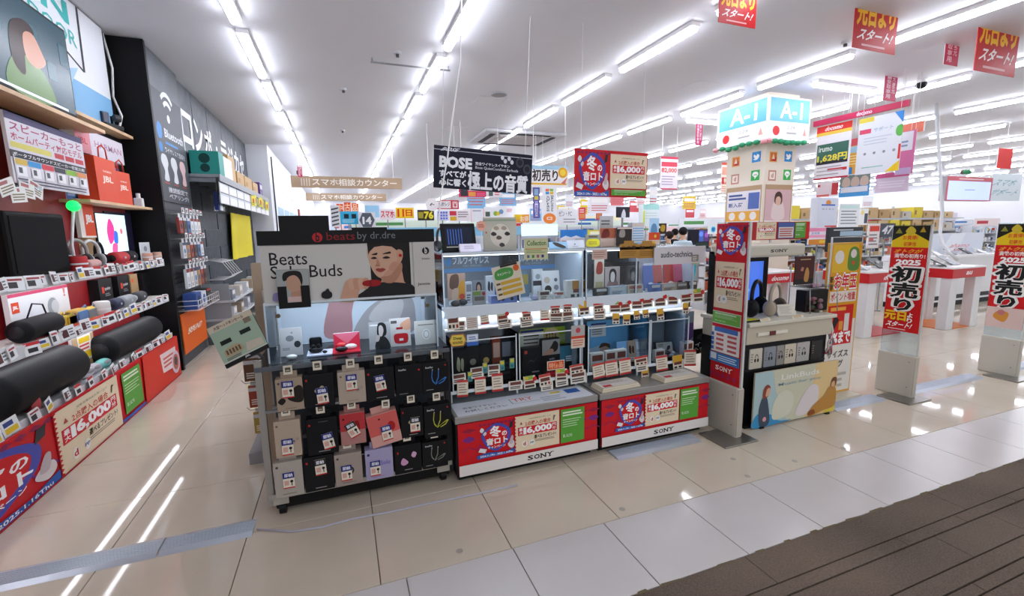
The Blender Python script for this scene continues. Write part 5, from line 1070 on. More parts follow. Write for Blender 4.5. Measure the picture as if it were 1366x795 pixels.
def sticker(name, label, b, Y, draw, outline=None, c='#fff', T=.002):
    X0, X1, Z0, Z1 = boxpx(b, Y); w, h = X1-X0, Z1-Z0
    t = thing(name, label, 'sticker', ((X0+X1)/2, Y, Z0))
    pts = outline or [(0, 0), (1, 0), (1, 1), (0, 1)]
    MB().prism([((u-.5)*w, v*h) for u, v in pts], .0005, T, mat(c, .5)).build('backing', t); p = Print(w, h); p.poly(pts, c); draw(p); p.build(t)
    return t
hexa = [(.15, 0), (.85, 0), (1, .5), (.85, 1), (.15, 1), (0, .5)]
sticker('hex_sticker', 'yellow hexagon sticker on the clear tray of black boxes', (599, 446, 622, 462), 2.856, lambda p: (p.poly([(u*.9+.05, v*.86+.07) for u, v in hexa], '#e8cf5a'), p.text('Deep', .25, .5, .75, .8, '#5a4a18', .03), p.text('SOUND', .2, .2, .8, .42, '#7a3a18', .03)), hexa, '#c8743a')
sticker('blue_sticker', 'blue and white sticker on the clear tray of black boxes', (623, 446, 638, 461), 2.856, lambda p: (p.rect(0, 0, 1, .35, '#3a6ac0'), p.rect(.1, .45, .9, .9, '#e6ecf6'), p.lines(.15, .5, .85, .85, 2, '#5a72b0')), None, '#cfdcf0')
for x, y in ((627, 503), (647, 491), (670, 488), (683, 485)):
    X0, X1, Z0, Z1 = boxpx((x-3, y-7, x+3, y+6), 2.858); obj('price_card', PC[5], tw1, ((X0+X1)/2-O1[0], 2.857-O1[1], Z0-O1[2]), (0,0,0), ((X1-X0)/.075, 1, (Z1-Z0)/.08))
cards(tw1, [(613,506,16,11,3),(637,498,15,12,3),(659,495,14,13,3)], 2.855, O1)
# right half of the low left shelf
def d_grn(p): p.rect(0, 0, 1, 1, '#a9c83a'); p.rect(0, .5, .42, 1, '#e6e0d2'); p.rect(0, .94, .42, 1, '#2c3a78'); p.lines(.05, .55, .38, .9, 4, '#6d5a50', .4); p.blob([(.42, .6), (.46, .96), (.6, 1), (.7, .9), (.7, .6)], '#d9c98a'); p.text('オススメ', .45, .72, .66, .88, '#8a2a24', .03); p.text('WIRELESS', .72, .62, .98, .82, '#e6f0c0', .02); p.rect(0, .0, .42, .45, '#86a52c')
on('green_header', 'lime green header card behind the black boxes on the low shelf', (694, 437, 766, 492), 3.1, ZL, d_grn, '#a9c83a', .008, 'display card')
on('product_box', 'large black earbud box left in the tray with the green header', (697, 464, 722, 497), 2.97, ZL, lambda p: (p.rect(0, 0, 1, 1, '#151517'), p.rect(.1, .82, .25, .93, '#d04a3a'), p.lines(.5, .1, .9, .2, 1, '#8a8a8a'), p.blob([(.2, .4), (.4, .6), (.6, .55), (.8, .7), (.78, .66), (.6, .5), (.4, .54)], '#3a3a3e')), '#151517', .06)
on('product_box', 'black earbud box with a reclining figure picture in the tray', (723, 452, 747, 494), 2.98, ZL, lambda p: (p.rect(0, 0, 1, 1, '#151517'), p.rect(0, .55, 1, 1, '#a09690'), p.blob([(.3, .6), (.5, .8), (.7, .95), (.9, .85), (.8, .65)], '#2a1f1c'), p.blob([(.1, .56), (.3, .7), (.6, .72), (.6, .58)], '#b98a70'), p.text('audio', .4, .4, .7, .46, '#b0b0b0', .01)), '#151517', .05)
on('product_box', 'black earbud box with a teal picture in the tray', (746, 460, 768, 491), 2.99, ZL, lambda p: (p.rect(0, 0, 1, 1, '#14181a'), p.rect(0, .4, 1, 1, '#3a7f94'), p.lines(.4, .35, .9, .6, 3, '#d8e0e0')), '#14181a', .05)
sticker('red_note', 'white and red headset note on the tray with the green header', (762, 434, 780, 464), 2.856, lambda p: (p.rect(0, .55, 1, 1, '#b9b4b2'), p.circ(.5, .78, .02, '#c8505a'), p.rect(0, .42, 1, .54, '#d04a30'), p.lines(.1, .08, .9, .38, 3, '#d07a5a')), None, '#e6d2c2')
sticker('orange_note', 'orange price note on the tray with the green header', (730, 481, 753, 493), 2.854, lambda p: (p.rect(.04, .08, .96, .92, '#d8501e'), p.text('特価品', .1, .2, .9, .8, '#f0b08a', .03)), None, '#e9ded2')
o = MB().box(-.13, .13, 0, .1, 0, .02, mat('#d8262c', .35), .004).build('red_tray', None, (1.5, 2.87, ZL)); tag(o, 'red plastic tray at the right of the low left shelf', 'tray')
# right stand, upper left case
on('pop_card', 'small cream card with a red blob at the left of the right upper case', (793, 345, 806, 362), 3.0, ZH, lambda p: (p.rect(0, 0, 1, 1, '#d8c8b4'), p.blob([(.2, .6), (.3, .9), (.8, .9), (.8, .6)], '#a83a28'), p.rect(.1, .1, .9, .35, '#b4a878')), '#d8c8b4', .008, 'display card')
for b, k, lb in (((793, 362, 804, 394), 0, 'dark earbud box at the left of the right upper case'), ((807, 356, 827, 388), 1, 'pale pink earbud poster in the right upper case'), ((829, 355, 851, 386), 2, 'dark poster with two earbuds in the right upper case')):
    on('product_box', lb, b, 3.04, ZH, [pic('#2a2422', '#7a4a3a', '#c9c0b8', 0), pic('#c9b2ac', '#9a7a74', '#e6d8d2', 3), pic('#2c2522', '#b4a090', '#8a8080', 2)][k], ['#2a2422', '#c9b2ac', '#2c2522'][k], .03)
pill('earbud_case', 'silver grey earbud case in the right upper case', 819, 381, '#9aa0ac', 2.95, ZH, .036, .026); pill('earbud_case', 'dark grey earbud case standing in the right upper case', 830, 378, '#5a626c', 2.95, ZH, .034, .036); pill('earbud_case', 'cream earbud case at the right of the right upper case', 845, 380, '#c9b8a4', 2.95, ZH, .034, .03)
for b, lb, c in (((794, 384, 811, 395), 'low dark price block at the left of the right upper case', '#3a302c'), ((813, 382, 836, 395), 'pale blue price block in the right upper case', '#c3cfd8'), ((837, 380, 858, 393), 'cream price block with a red top in the right upper case', '#d6c6b2')):
    on('price_block', lb, b, 2.885, ZH, pic(c, '#77706a', '#b86a5a' if c == '#d6c6b2' else '#e0dcd6', 1), c, .04, 'price stand')
on('dark_backdrop', 'dark brown backdrop card in the right upper case', (790, 350, 852, 393), 3.2, ZH, lambda p: (p.rect(0, 0, 1, 1, '#3a2e2a'), p.rect(.02, .5, .3, .95, '#5a3a30'), p.rect(.36, .45, .62, .9, '#7a5a50'), p.rect(.66, .45, .98, .9, '#241c1a'), p.lines(.05, .1, .95, .4, 2, '#5a4a44', .4)), '#3a2e2a', .008, 'display card')
on('white_backdrop', 'white backdrop card behind the coloured earbud stands', (858, 350, 932, 388), 3.2, ZH, lambda p: (p.rect(0, 0, 1, 1, '#f0edf0'), p.poly([(.05, 0), (.0, .9), (.12, .9), (.2, 0)], '#e6a0a0'), p.rect(.3, .2, .36, .8, '#c9c0c4')), '#f0edf0', .008, 'display card')
# right stand, white case
for k, (x, c, lb) in enumerate(((866, '#6a7ab8', 'purple-backed earbud stand at the left of the white case'), (878, '#d4685c', 'coral earbud stand in the white case'), (893, '#c8382c', 'red earbud stand in the white case'), (905, '#d86a84', 'pink earbud stand in the white case'), (917, '#3a3438', 'black earbud stand at the right of the white case'))):
    X0, X1, Z0, Z1 = boxpx((x-6, 358, x+6, 384), 2.98)
    t = thing('earbud_stand', lb, 'display stand', ((X0+X1)/2, 2.96, ZH), 0, None, (0, 0, R(-12)))
    MB().prism([(-.05, 0), (.04, 0), (.02, .2), (-.06, .2)], .02, .03, mat(c, .4)).build('back_plate', t); MB().box(-.035, .035, -.04, .03, 0, .02, mat('#e6e0dc', .4), .003).build('foot', t); MB().ball((0, 0, .045), .026, .018, .022, mat(['#d8d4d0', '#2a2426'][k % 2], .25, coat=.4)).build('earbud_shell', t)
for b, lb, c in (((868, 379, 882, 388), 'blue price block in the white case', '#5a78b8'), ((883, 378, 903, 391), 'cream price block in the white case', '#d0b49c'), ((903, 377, 917, 388), 'brown price block in the white case', '#8a7468'), ((918, 375, 930, 387), 'dark price block at the right of the white case', '#4a3c38')):
    on('price_block', lb, b, 2.885, ZH, pic(c, '#5d504a', '#e0d6cc', 1), c, .04, 'price stand')
# right stand, low trays
on('blue_backdrop', 'sky blue poster with a face behind the low right tray', (783, 425, 862, 482), 3.15, ZL, lambda p: (p.rect(0, 0, 1, 1, '#6fb8e8'), p.rect(.05, .6, .3, .95, '#dfe4e6'), p.rect(.05, .9, .3, .95, '#3a4a8a'), p.lines(.07, .64, .28, .88, 4, '#8a7a70', .4), p.poly([(.0, .3), (.35, .42), (.33, .05), (0, .0)], '#c3d3e4'), p.blob([(.2, .1), (.22, .32), (.3, .36), (.36, .25), (.33, .08)], '#d8b8a4'), p.blob([(.19, .3), (.24, .42), (.36, .38), (.37, .26), (.3, .33)], '#5a4030'), p.rect(.78, .6, 1, .95, '#3a9ad8'), p.lines(.8, .7, .97, .85, 2, '#e0f0fa')), '#6fb8e8', .008, 'display card')
on('grey_backdrop', 'grey FULL WIRELESS poster behind the black presentation box', (864, 418, 925, 470), 3.15, ZL, lambda p: (p.rect(0, 0, 1, 1, '#74808c'), p.text('FULL WIRELESS', .18, .8, .7, .93, '#e6ecf0', .03), p.poly([(.75, 0), (1, .3), (1, .7), (.75, .7)], '#5a3a7a')), '#74808c', .008, 'display card')
for x, c, lb, L in ((798, '#e4e2e0', 'white earbud case at the left of the low right tray', .04), (788, '#1d1f26', 'black earbud case at the far left of the low right tray', .034), (826, '#202226', 'flat black earbud case in the middle of the low right tray', .06)):
    pill('earbud_case', lb, x, 470, c, 3.0, ZL, L, .028)
for b, lb in (((788, 471, 806, 487), 'white price block at the left of the low right tray'), ((808, 468, 822, 485), 'white price block second in the low right tray'), ((822, 466, 836, 483), 'white price block third in the low right tray'), ((874, 467, 887, 477), 'small white price block beside the presentation box'), ((911, 456, 925, 472), 'lilac price block right of the presentation box')):
    on('price_block', lb, b, 2.9, ZL, pic('#e6dfd4', '#3d3838', '#7a3f36', 1), '#e6dfd4' if 'lilac' not in lb else '#c9b6c4', .04, 'price stand')
on('earbud_card', 'blue card with a silver earbud leaning in the low right tray', (825, 456, 840, 474), 2.98, ZL, pic('#7fb0dc', '#dfe6ea', '#dfe6ea', 0), '#7fb0dc', .01, 'display card', -10); on('earbud_card', 'tan card with a dark earbud leaning in the low right tray', (838, 455, 850, 474), 2.98, ZL, pic('#b59c88', '#4a2a22', '#e6dcd0', 2), '#b59c88', .01, 'display card', -10); on('silver_box', 'tall silver earbud box leaning in the low right tray', (850, 453, 864, 477), 2.97, ZL, pic('#b4bccb', '#dfe4ea', '#e6eaf0', 1), '#b4bccb', .03, 'box', -12, -10)
t = thing('presentation_box', 'open black presentation box with earbuds on the low right tray', 'earbud case', (at(893, 470, Y=2.95).x, 2.9, ZL), R(-8))
MB().box(-.085, .085, 0, .012, 0, .1, BLACK, M=Matrix.Translation((0, .13, .02)) @ Matrix.Rotation(R(-18), 4, 'X')).build('lid', t); MB().box(-.085, .085, -.01, .13, 0, .028, BLACK, .002).build('tray_base', t)
MB().box(-.078, .078, -.004, .126, .028, .031, mat('#6a7078', .4)).ball((-.02, .085, .04), .035, .028, .022, mat('#2f3236', .3)).ball((.05, .08, .036), .016, .02, .012, mat('#aeb4ba', .3)).ball((.0, .02, .034), .03, .014, .01, mat('#9aa0a6', .3)).build('insert', t)
p = Print(.15, .085); p.rect(0, 0, 1, 1, '#a9a6a2'); p.blob([(.6, .2), (.7, .6), (.85, .6), (.8, .3)], '#222226'); p.lines(.1, .55, .5, .85, 2, '#5d5a58'); p.build(t, (0, .124, .03), (R(-18), 0, 0), name='lid_print')
# newspapers on the right cabinet top
for x, lb in ((822, 'folded leaflet stack at the left of the right cabinet top'), (900, 'folded leaflet stack at the right of the right cabinet top')):
    X = at(x, 510, Y=2.74).x; t = thing('leaflet_stack', lb, 'leaflets', (X, 2.665, ZTOP+.001), R(3))
    for k in range(5): MB().box(-.17+.004*k, .17-.003*k, .0+.003*k, .15, .006*k, .006*k+.0055, mat(['#d8c9a8', '#e6e0d4'][k % 2], .6)).build('leaflet', t)
    p = Print(.3, .13, .0001); p.rect(0, 0, 1, 1, '#e0dcd6'); p.lines(.1, .5, .9, .9, 4, '#8a8684', .4); p.rect(.06, .1, .3, .4, '#c8303a'); p.build(t, (0, .012, .0302), (R(-90), 0, 0), name='top_sheet')
def d_bph(p): p.rect(0, 0, 1, 1, '#121214'); p.text('イヤホン', .15, .3, .95, .46, '#e8e8ea', .03); p.text('ヘッドホン', .1, .12, .95, .28, '#e8e8ea', .03); p.text('お試し', .3, .0, .95, .1, '#e09a2a', .03); p.blob([(.2, .62), (.3, .8), (.7, .75), (.8, .58), (.5, .5)], '#3a3e48')
panelY('earphone_poster', 'black earphone poster between the right cabinet and the gate', 'poster', (921, 438, 960, 506), 3.2, d_bph, T=.02, zbase=.452, board=BLACK)

# ---------------- on top of the stands
ZC = 1.469
t = thing('tablet', 'black framed tablet on top of the left display stand', 'tablet', (at(613, 330, Y=3.05).x, 3.03, ZC), 0, None, (R(-12), 0, R(6)))
MB().box(-.125, .125, 0, .015, 0, .195, BLACK, .006).build('frame', t); p = Print(.19, .14); e = lambda c: mat(c, .2, emit=.4); p.rect(0, 0, 1, 1, e('#141a2a')); [p.rect(.08+.1*k, .15, .12+.1*k, .9, e('#27468a')) for k in range(6)]; p.rect(.0, 0, 1, .05, e('#8a8a80')); p.build(t, (0, -.001, .028), name='screen')
t = on('leaflet_wedge', 'white wedge-shaped leaflet stand in front of the tablet', (614, 324, 642, 338), 2.95, ZC, lambda p: (p.rect(0, 0, 1, 1, '#d8cfdc'), p.lines(.2, .3, .7, .8, 3, '#a79aac')), '#d8d2de', .03, 'leaflets', -25)
def d_circ(p):
    p.rect(0, 0, 1, 1, '#b3ac9a'); p.rect(0, .9, 1, .96, '#8f9a84'); p.circ(.5, .46, .075, '#cfc4b4', .082, 32); 
    for u, v, c in ((.38, .68, '#a08c78'), (.62, .68, '#a08c78'), (.3, .5, '#3a3030'), (.72, .5, '#2c2a24'), (.46, .38, '#5a4a40'), (.55, .15, '#3a3432')): p.blob([(u-.09, v), (u-.03, v+.07), (u+.06, v+.04), (u+.08, v-.03), (u-.02, v-.06)], c)
    p.rect(.05, .52, .09, .58, '#c84a3a')
on('round_poster', 'beige square poster with a ring of earbuds on the left display stand', (645, 290, 689, 336), 3.1, ZC, d_circ, '#b3ac9a', .01, 'poster')
t = thing('round_tag', 'salmon round paper tag left of the beige poster', 'tag', (at(642, 303, Y=3.08).x, 3.08, at(642, 309, Y=3.08).z)); MB().cyl((0, 0, .04), (0, .003, .04), .035, mat('#d99a84', .5), n=24).build('disc', t); MB().cyl((0, .004, .005), (0, .004, ZC-t.location.z), .003, WIRE).build('stick', t); p = Print(.05, .03); p.lines(.05, .05, .95, .95, 3, '#a8503c'); p.build(t, (0, -.001, .025))
X0, X1, Z0, Z1 = boxpx((699, 318, 731, 346), 2.85)
panel('green_price_card', 'cream card with green print hanging over the edge of the left stand', 'card', X1-X0, Z1-Z0, .003, ((X0+X1)/2, 2.85, Z0), 0, lambda p: (p.rect(0, 0, 1, 1, '#d4d3a8'), p.text('Collection', .12, .66, .92, .9, '#3a7a34', .02), p.rect(.05, .48, .95, .52, '#c8863a'), p.lines(.08, .3, .92, .45, 2, '#8a9a5a', .4), [p.rect(.12+.2*k, .08, .22+.2*k, .22, ['#5a6a9a', '#4a8a5a', '#a85a7a', '#3a3a8a'][k]) for k in range(4)]))
on('shoe_card', 'blue card with a dark curved earbud picture on the left stand', (733, 322, 758, 336), 2.98, ZC, lambda p: (p.rect(0, 0, 1, 1, '#9cc4e2'), p.blob([(.2, .9), (.5, .8), (.9, .2), (.7, .05), (.35, .4)], '#4a443c')), '#9cc4e2', .008, 'display card', -15)
on('white_card', 'white leaning card with a grey dot on the left stand', (757, 320, 780, 335), 2.98, ZC, lambda p: (p.rect(0, 0, 1, 1, '#dfe3ea'), p.circ(.45, .5, .006, '#77777c'), p.lines(.3, .15, .7, .3, 1, '#aab0ba')), '#dfe3ea', .008, 'display card', -15)
on('yellow_pop', 'grey and yellow square sign at the joint of the two stands', (781, 313, 801, 334), 3.0, ZC, lambda p: (p.rect(0, 0, 1, 1, '#8a8a80'), p.blob([(.1, .1), (.12, .6), (.5, .68), (.9, .6), (.88, .1)], '#d8cc20'), p.lines(.2, .2, .8, .5, 3, '#8a7a20'), p.rect(.2, .78, .8, .92, '#5a4a38')), '#8a8a80', .01, 'sign')
headphone('headphones', 'mint and black headphones hanging left of the tablet', (at(588, 335, Y=3.1).x, 3.1, ZC), R(60), '#2e3136', '#8fd0b0', .8)
on('photo_card', 'card with a red sculpture photo standing on the right stand', (800, 304, 822, 336), 3.1, ZC, lambda p: (p.rect(0, 0, 1, 1, '#cdb6a8'), p.rect(0, .45, 1, 1, '#a85a3c'), p.blob([(.1, .5), (.2, .9), (.5, .95), (.6, .6), (.4, .48)], '#6a1e16')), '#cdb6a8', .008, 'display card')
on('grey_note', 'grey rounded note card above the red photo card', (800, 288, 818, 304), 3.14, ZC, lambda p: (p.rect(0, .3, 1, 1, '#c4c4c6'), p.lines(.1, .7, .9, .9, 2, '#6d6d72')), '#c4c4c6', .006, 'display card')
on('dark_photo', 'dark framed portrait card on the right stand', (823, 303, 843, 336), 3.08, ZC, lambda p: (p.rect(0, 0, 1, 1, '#2a221e'), p.blob([(.15, .5), (.2, .85), (.5, .85), (.5, .5)], '#8a8078'), p.rect(0, .92, 1, 1, '#d8c0b4')), '#2a221e', .01, 'display card')
on('striped_box', 'white box with blue striped side on the right stand', (843, 297, 859, 328), 3.12, ZC, lambda p: (p.rect(0, 0, 1, 1, '#d3d8de'), [p.rect(.04, .08+.11*k, .96, .12+.11*k, '#6fa3cc') for k in range(7)], p.rect(0, .85, 1, 1, '#d8c6b8')), '#d3d8de', .06)
def kpop(x0, x1, lb, tx):
    X0, X1, Z0, Z1 = boxpx((x0, 321, x1, 344), 2.88); w, h = X1-X0, Z1-Z0
    t = thing('kraft_tag', lb, 'tag', ((X0+X1)/2, 2.852, Z0), 0, None)
    o = [(0, 0), (1, 0), (1, .8), (.78, .84), (.76, 1), (.24, 1), (.22, .84), (0, .8)]
    MB().prism([((u-.5)*w, v*h) for u, v in o], 0, .003, mat('#b98636', .6)).build('card', t); p = Print(w, h); p.text(tx, .1, .5, .9, .72, '#3a2814', .02); p.lines(.1, .12, .9, .42, 3, '#8a5e20', .35); p.build(t)
kpop(824, 848, 'kraft bag-shaped tag, left of the pair on the right stand', 'この音'); kpop(848, 872, 'kraft bag-shaped tag, right of the pair on the right stand', '86・86')
X0, X1, Z0, Z1 = boxpx((790, 333, 810, 346), 2.85); panel('pink_note', 'pale pink handwritten note on the edge of the right stand', 'note', X1-X0, Z1-Z0, .002, ((X0+X1)/2, 2.85, Z0), 0, lambda p: (p.rect(0, 0, 1, 1, '#d9b9ac'), p.lines(.08, .15, .92, .85, 3, '#a87a6c', .3)))
def d_at(p): p.rect(0, 0, 1, 1, '#dcd8dc'); p.text('audio-technica', .12, .4, .74, .74, '#4a4a50', .02); p.rect(.72, .1, .86, .5, '#8f8c84'); p.lines(.74, .14, .84, .44, 3, '#e0dcd2')
panelY('brand_header', 'white header board with grey lettering along the top of the right stand', 'sign', (873, 329, 941, 352), 2.83, d_at, T=.012)
t = thing('cyan_cloth', 'cyan cloth with yellow dots draped beside the right stand', 'cloth', (2.66, 3.1, ZTOP+.0))
mb = MB(); n = 9
for i in range(n+1):
    for j in range(6): u = i/n; mb.v.append((-.02+.20*u+.012*math.sin(j), .03*math.sin(u*9+j*.6), 1.36-.0-.05*j-.03*math.sin(u*3.1)*(1 if j else 0)-ZTOP+.02*math.sin(u*14)))
mb.f = [(i*6+j, (i+1)*6+j, (i+1)*6+j+1, i*6+j+1) for i in range(n) for j in range(5)]; mb.mi = [0]*len(mb.f); mb.sm = [True]*len(mb.f); mb.mats = [mat('#35bcd8', .7)]; o = mb.build('drape', t)
so = o.modifiers.new('thickness', 'SOLIDIFY'); so.thickness = .006
MB().cyl((.08, .03, 0), (.08, .03, .9), .012, STEEL).box(-.02, .2, .025, .035, .88, .9, STEEL).box(-.0, .16, -.05, .1, 0, .012, STEEL).build('stand', t)
for k, (u, z) in enumerate(((.03, .82), (.12, .78), (.08, .7), (.16, .86), (.15, .68))): MB().cyl((u, -.035, z), (u, -.045, z), .016, mat('#d8d83a', .6), n=14).build('yellow_dot', t)
# ================================================================== GATES AND THE FLOOR STRIP
def panelXm(name, label, cat, b, X, draw, T=.008, **k):
    """board facing -x"""
    Ya, Yb, Z0, Z1 = wallpx(b, X)
    return panel(name, label, cat, Ya-Yb, Z1-Z0, T, (X, (Ya+Yb)/2, Z0), R(-90), draw, **k)
GB = mat('#c9c3b6', .4)
def gate(x, y, label, z0, z1, draw, w=.31):
    t = thing('security_gate', label, 'security gate', (x, y, 0), R(-90))
    MB().box(-.02, .25, -.22, .10, 0, .012, mat('#8f8b84', .3, .7), .003).build('base_plate', t)
    MB().box(-w/2, w/2, -.03, .035, .0, .40, GB, .012).build('base_box', t); MB().box(w/2-.02, w/2+.004, -.026, .031, .02, .39, mat('#b4ada0', .4), .004).build('end_cap', t)
    MB().box(-w/2+.004, w/2-.004, -.004, .006, .40, z1+.01, acrylic('#e9f1f4', .2), .002).build('clear_panel', t); MB().box(w/2-.006, w/2+.006, -.009, .011, .4, z1+.01, mat('#d3d2cd', .25), .003).build('panel_edge', t)
    for z in (.1, .34): MB().cyl((w*.36, -.034, z), (w*.36, -.028, z), .006, GREY, n=10).build('screw', t)
    s = MB().box(-w/2+.01, w/2-.01, -.008, -.004, z0, z1, WHITE).build('sign_board', t); p = Print(w-.02, z1-z0); draw(p); p.build(s, (0, -.0082, z0))
    return t
def d_g1(p):
    p.rect(0, 0, 1, 1, '#d4202c'); camp_logo(p, 0, .78, 1, 1, False); camp_offer(p, .03, .48, .97, .77)
    p.rect(.03, .38, .97, .46, '#d8d2c6'); camp_green(p, .03, .385, .95, .455, False); p.rect(.03, .2, .97, .36, '#e6e2de')
    p.rect(.12, .33, .9, .36, '#4a72b8')
    for k in range(4): p.rect(.03, .21+.03*k, .12, .232+.03*k, '#3a6ab8'); p.lines(.2, .21+.03*k, .5, .235+.03*k, 1, '#c05a5a', .6); p.lines(.58, .21+.03*k, .92, .235+.03*k, 1, '#c05a5a', .6)
    p.rect(0, .135, 1, .195, '#3578b8'); p.lines(.3, .145, .95, .185, 3, '#d8e6f2', .4); p.rect(.04, .15, .24, .19, '#dfe6ea')
    sony(p, .22, .085, .78, .115, '#f4efe9')
    for k in range(5): p.poly([(.05+.19*k, .055), (.12+.19*k, .075), (.19+.19*k, .055), (.12+.19*k, .035)], '#a8285a')
gate(2.75, 2.61, 'beige security gate with a tall red and cream campaign banner beside the cabinets', .385, 1.63, d_g1)
def d_g2(p):
    p.rect(0, 0, 1, 1, '#d01016'); p.rect(0, .8, 1, 1, '#18160e'); p.poly([(0, .8), (1, .8), (1, .86), (.5, .95), (0, .86)], '#e3c210')
    p.blob([(.36, .95), (.5, .995), (.64, .95), (.5, .91)], '#c9b22a'); p.poly([(.08, .93), (.18, .98), (.28, .93)], '#8a8a2a'); p.poly([(.74, .94), (.9, .94), (.82, .99)], '#b8962a')
    p.text('お買得!', .3, .87, .7, .91, '#d8621a', .03); p.text('初夢市', .34, .81, .68, .85, '#d8621a', .03)
    p.text('オトクが', .12, .745, .85, .785, '#f0a02a', .04, .1); p.text('満載の初売り!', .12, .70, .95, .74, '#f4e6e4', .03); p.text('2025', .18, .635, .85, .685, '#ffffff', .05)
    for ch, a, b, c, d in (('初', .1, .47, .88, .62), ('売', .12, .325, .86, .465), ('り', .26, .2, .72, .315)): p.text(ch, a-.04, b-.008, c+.04, d+.008, '#f2eeea', .085); p.text(ch, a, b, c, d, '#121212', .035)
    p.text('元日', .02, .105, .62, .19, '#f4c41e', .05); p.vtext('より', .66, .09, .8, .19, '#ffffff', .03); p.text('スタート!', .1, .04, .8, .09, '#ffffff', .03, .1); p.lines(.15, .01, .8, .03, 1, '#f0d0d0', .4)
gate(4.88, 2.61, 'beige security gate with the red 2025 first sale banner', .61, 1.59, d_g2)
def d_g3(p):
    d_g2(p); p.rect(0, 0, 1, .2, '#e0c4bc'); p.blob([(.2, .1), (.3, .16), (.6, .15), (.5, .06)], '#d8923a'); p.circ(.4, .15, .03, '#c87a7a')
gate(6.52, 2.56, 'beige security gate with a red banner at the right edge', .5, 1.59, d_g3)
ra = thing('floor_strip', 'ribbed aluminium cable cover strip across the floor between the gates', 'cable cover', (2.5, 2.6, 0))
segs = [(-2.6, -.98), (-.97, -.55), (1.72, 2.46), (3.95, 4.62), (5.0, 6.2), (6.6, 9.0)]
for a, b in segs:
    yy = 2.66 if a < 0 else 2.6
    s = MB().prism([(-.085, 0), (-.05, .012), (.05, .012), (.085, 0)], a-2.5, b-2.5, ALU, Matrix(((0,1,0,0),(1,0,0,yy-2.6),(0,0,1,0.0005),(0,0,0,1)))).build('strip_segment', ra)
    for k in range(-3, 4): MB().box(a-2.5, b-2.5, yy-2.6+.014*k-.0022, yy-2.6+.014*k+.0022, .0125, .0146, mat('#b3bcc9', .3, .3)).build('rib', s)
for k, (x, y) in enumerate(((830, 679), (978, 612), (997, 635), (1060, 615), (1125, 598), (613, 735))):
    p = at(x, y, Z=.0008); o = MB().cyl((0,0,0), (0,0,.0006), .018, mat('#a79f95', .6), n=14).build('floor_sticker', None, p); tag(o, 'small round grey sticker mark on the beige floor tiles', 'sticker', 'grey floor sticker marks')

# ================================================================== HEADPHONE BOOTH RIGHT OF THE GATE
SX0, SX1, SY = 2.95, 3.90, 2.56
bt_ = thing('headphone_booth', 'beige headphone try-out booth with a rounded canopy beside the red gate', 'display stand', ((SX0+SX1)/2, SY, 0))
Bs = lambda a, b, c, d, e, f, m, n, par=None, bev=0: MB().box(a-(SX0+SX1)/2, b-(SX0+SX1)/2, c-SY, d-SY, e, f, m, bev).build(n, par or bt_)
BG = mat('#c6bba6', .45)
Bs(SX0-.02, SX1-.02, SY+.06, SY+.5, 0, .68, mat('#17171a', .5), 'body'); Bs(SX0-.02, SX1, SY+.03, SY+.5, .68, .83, BG, 'counter_front', None, .01); Bs(SX0-.03, SX1+.01, SY+.0, SY+.52, .83, .86, mat('#d8d0be', .4), 'counter_top', None, .006)
Bs(SX0+.08, SX0+.4, SY+.012, SY+.03, .75, .775, mat('#e6dfd0', .4), 'tag_ledge'); Bs(SX0+.2, SX0+.26, SY+.005, SY+.012, .745, .78, mat('#6b2a22', .4), 'price_tag')
Bs(SX0-.02, SX1, SY+.0, SY+.06, .0, .02, BLACK, 'foot')
Bs(SX0+.02, SX1-.30, SY+.44, SY+.5, .86, 1.40, BLACK, 'back_panel'); Bs(SX0+.02, SX1-.27, SY+.12, SY+.5, 1.36, 1.46, mat('#cbc3b2', .45), 'canopy', None, .02)
p = Print(.6, .09); sony(p, .3, .35, .62, .62, '#2a2826'); p.build(bt_, (-.08, .119, 1.365), name='canopy_logo')
p = Print(.6, .03); p.rect(0, 0, 1, 1, '#1a1a1c'); p.text('聴き比べコーナー', .1, .2, .9, .85, '#e6d8b0', .01); p.build(bt_, (-.14, .435, 1.325), name='caption')
q = Print(.50, .40); ee = lambda c: mat(c, .2, emit=.9); q.rect(0, 0, 1, 1, ee('#3a62c4')); q.blob([(.2, .25), (.35, .4), (.5, .3), (.7, .4), (.6, .2), (.4, .15)], ee('#4f9ad8')); q.circ(.08, .72, .012, ee('#f0e0c8')); q.build(bt_, (-.14, .434, .9), name='screen')
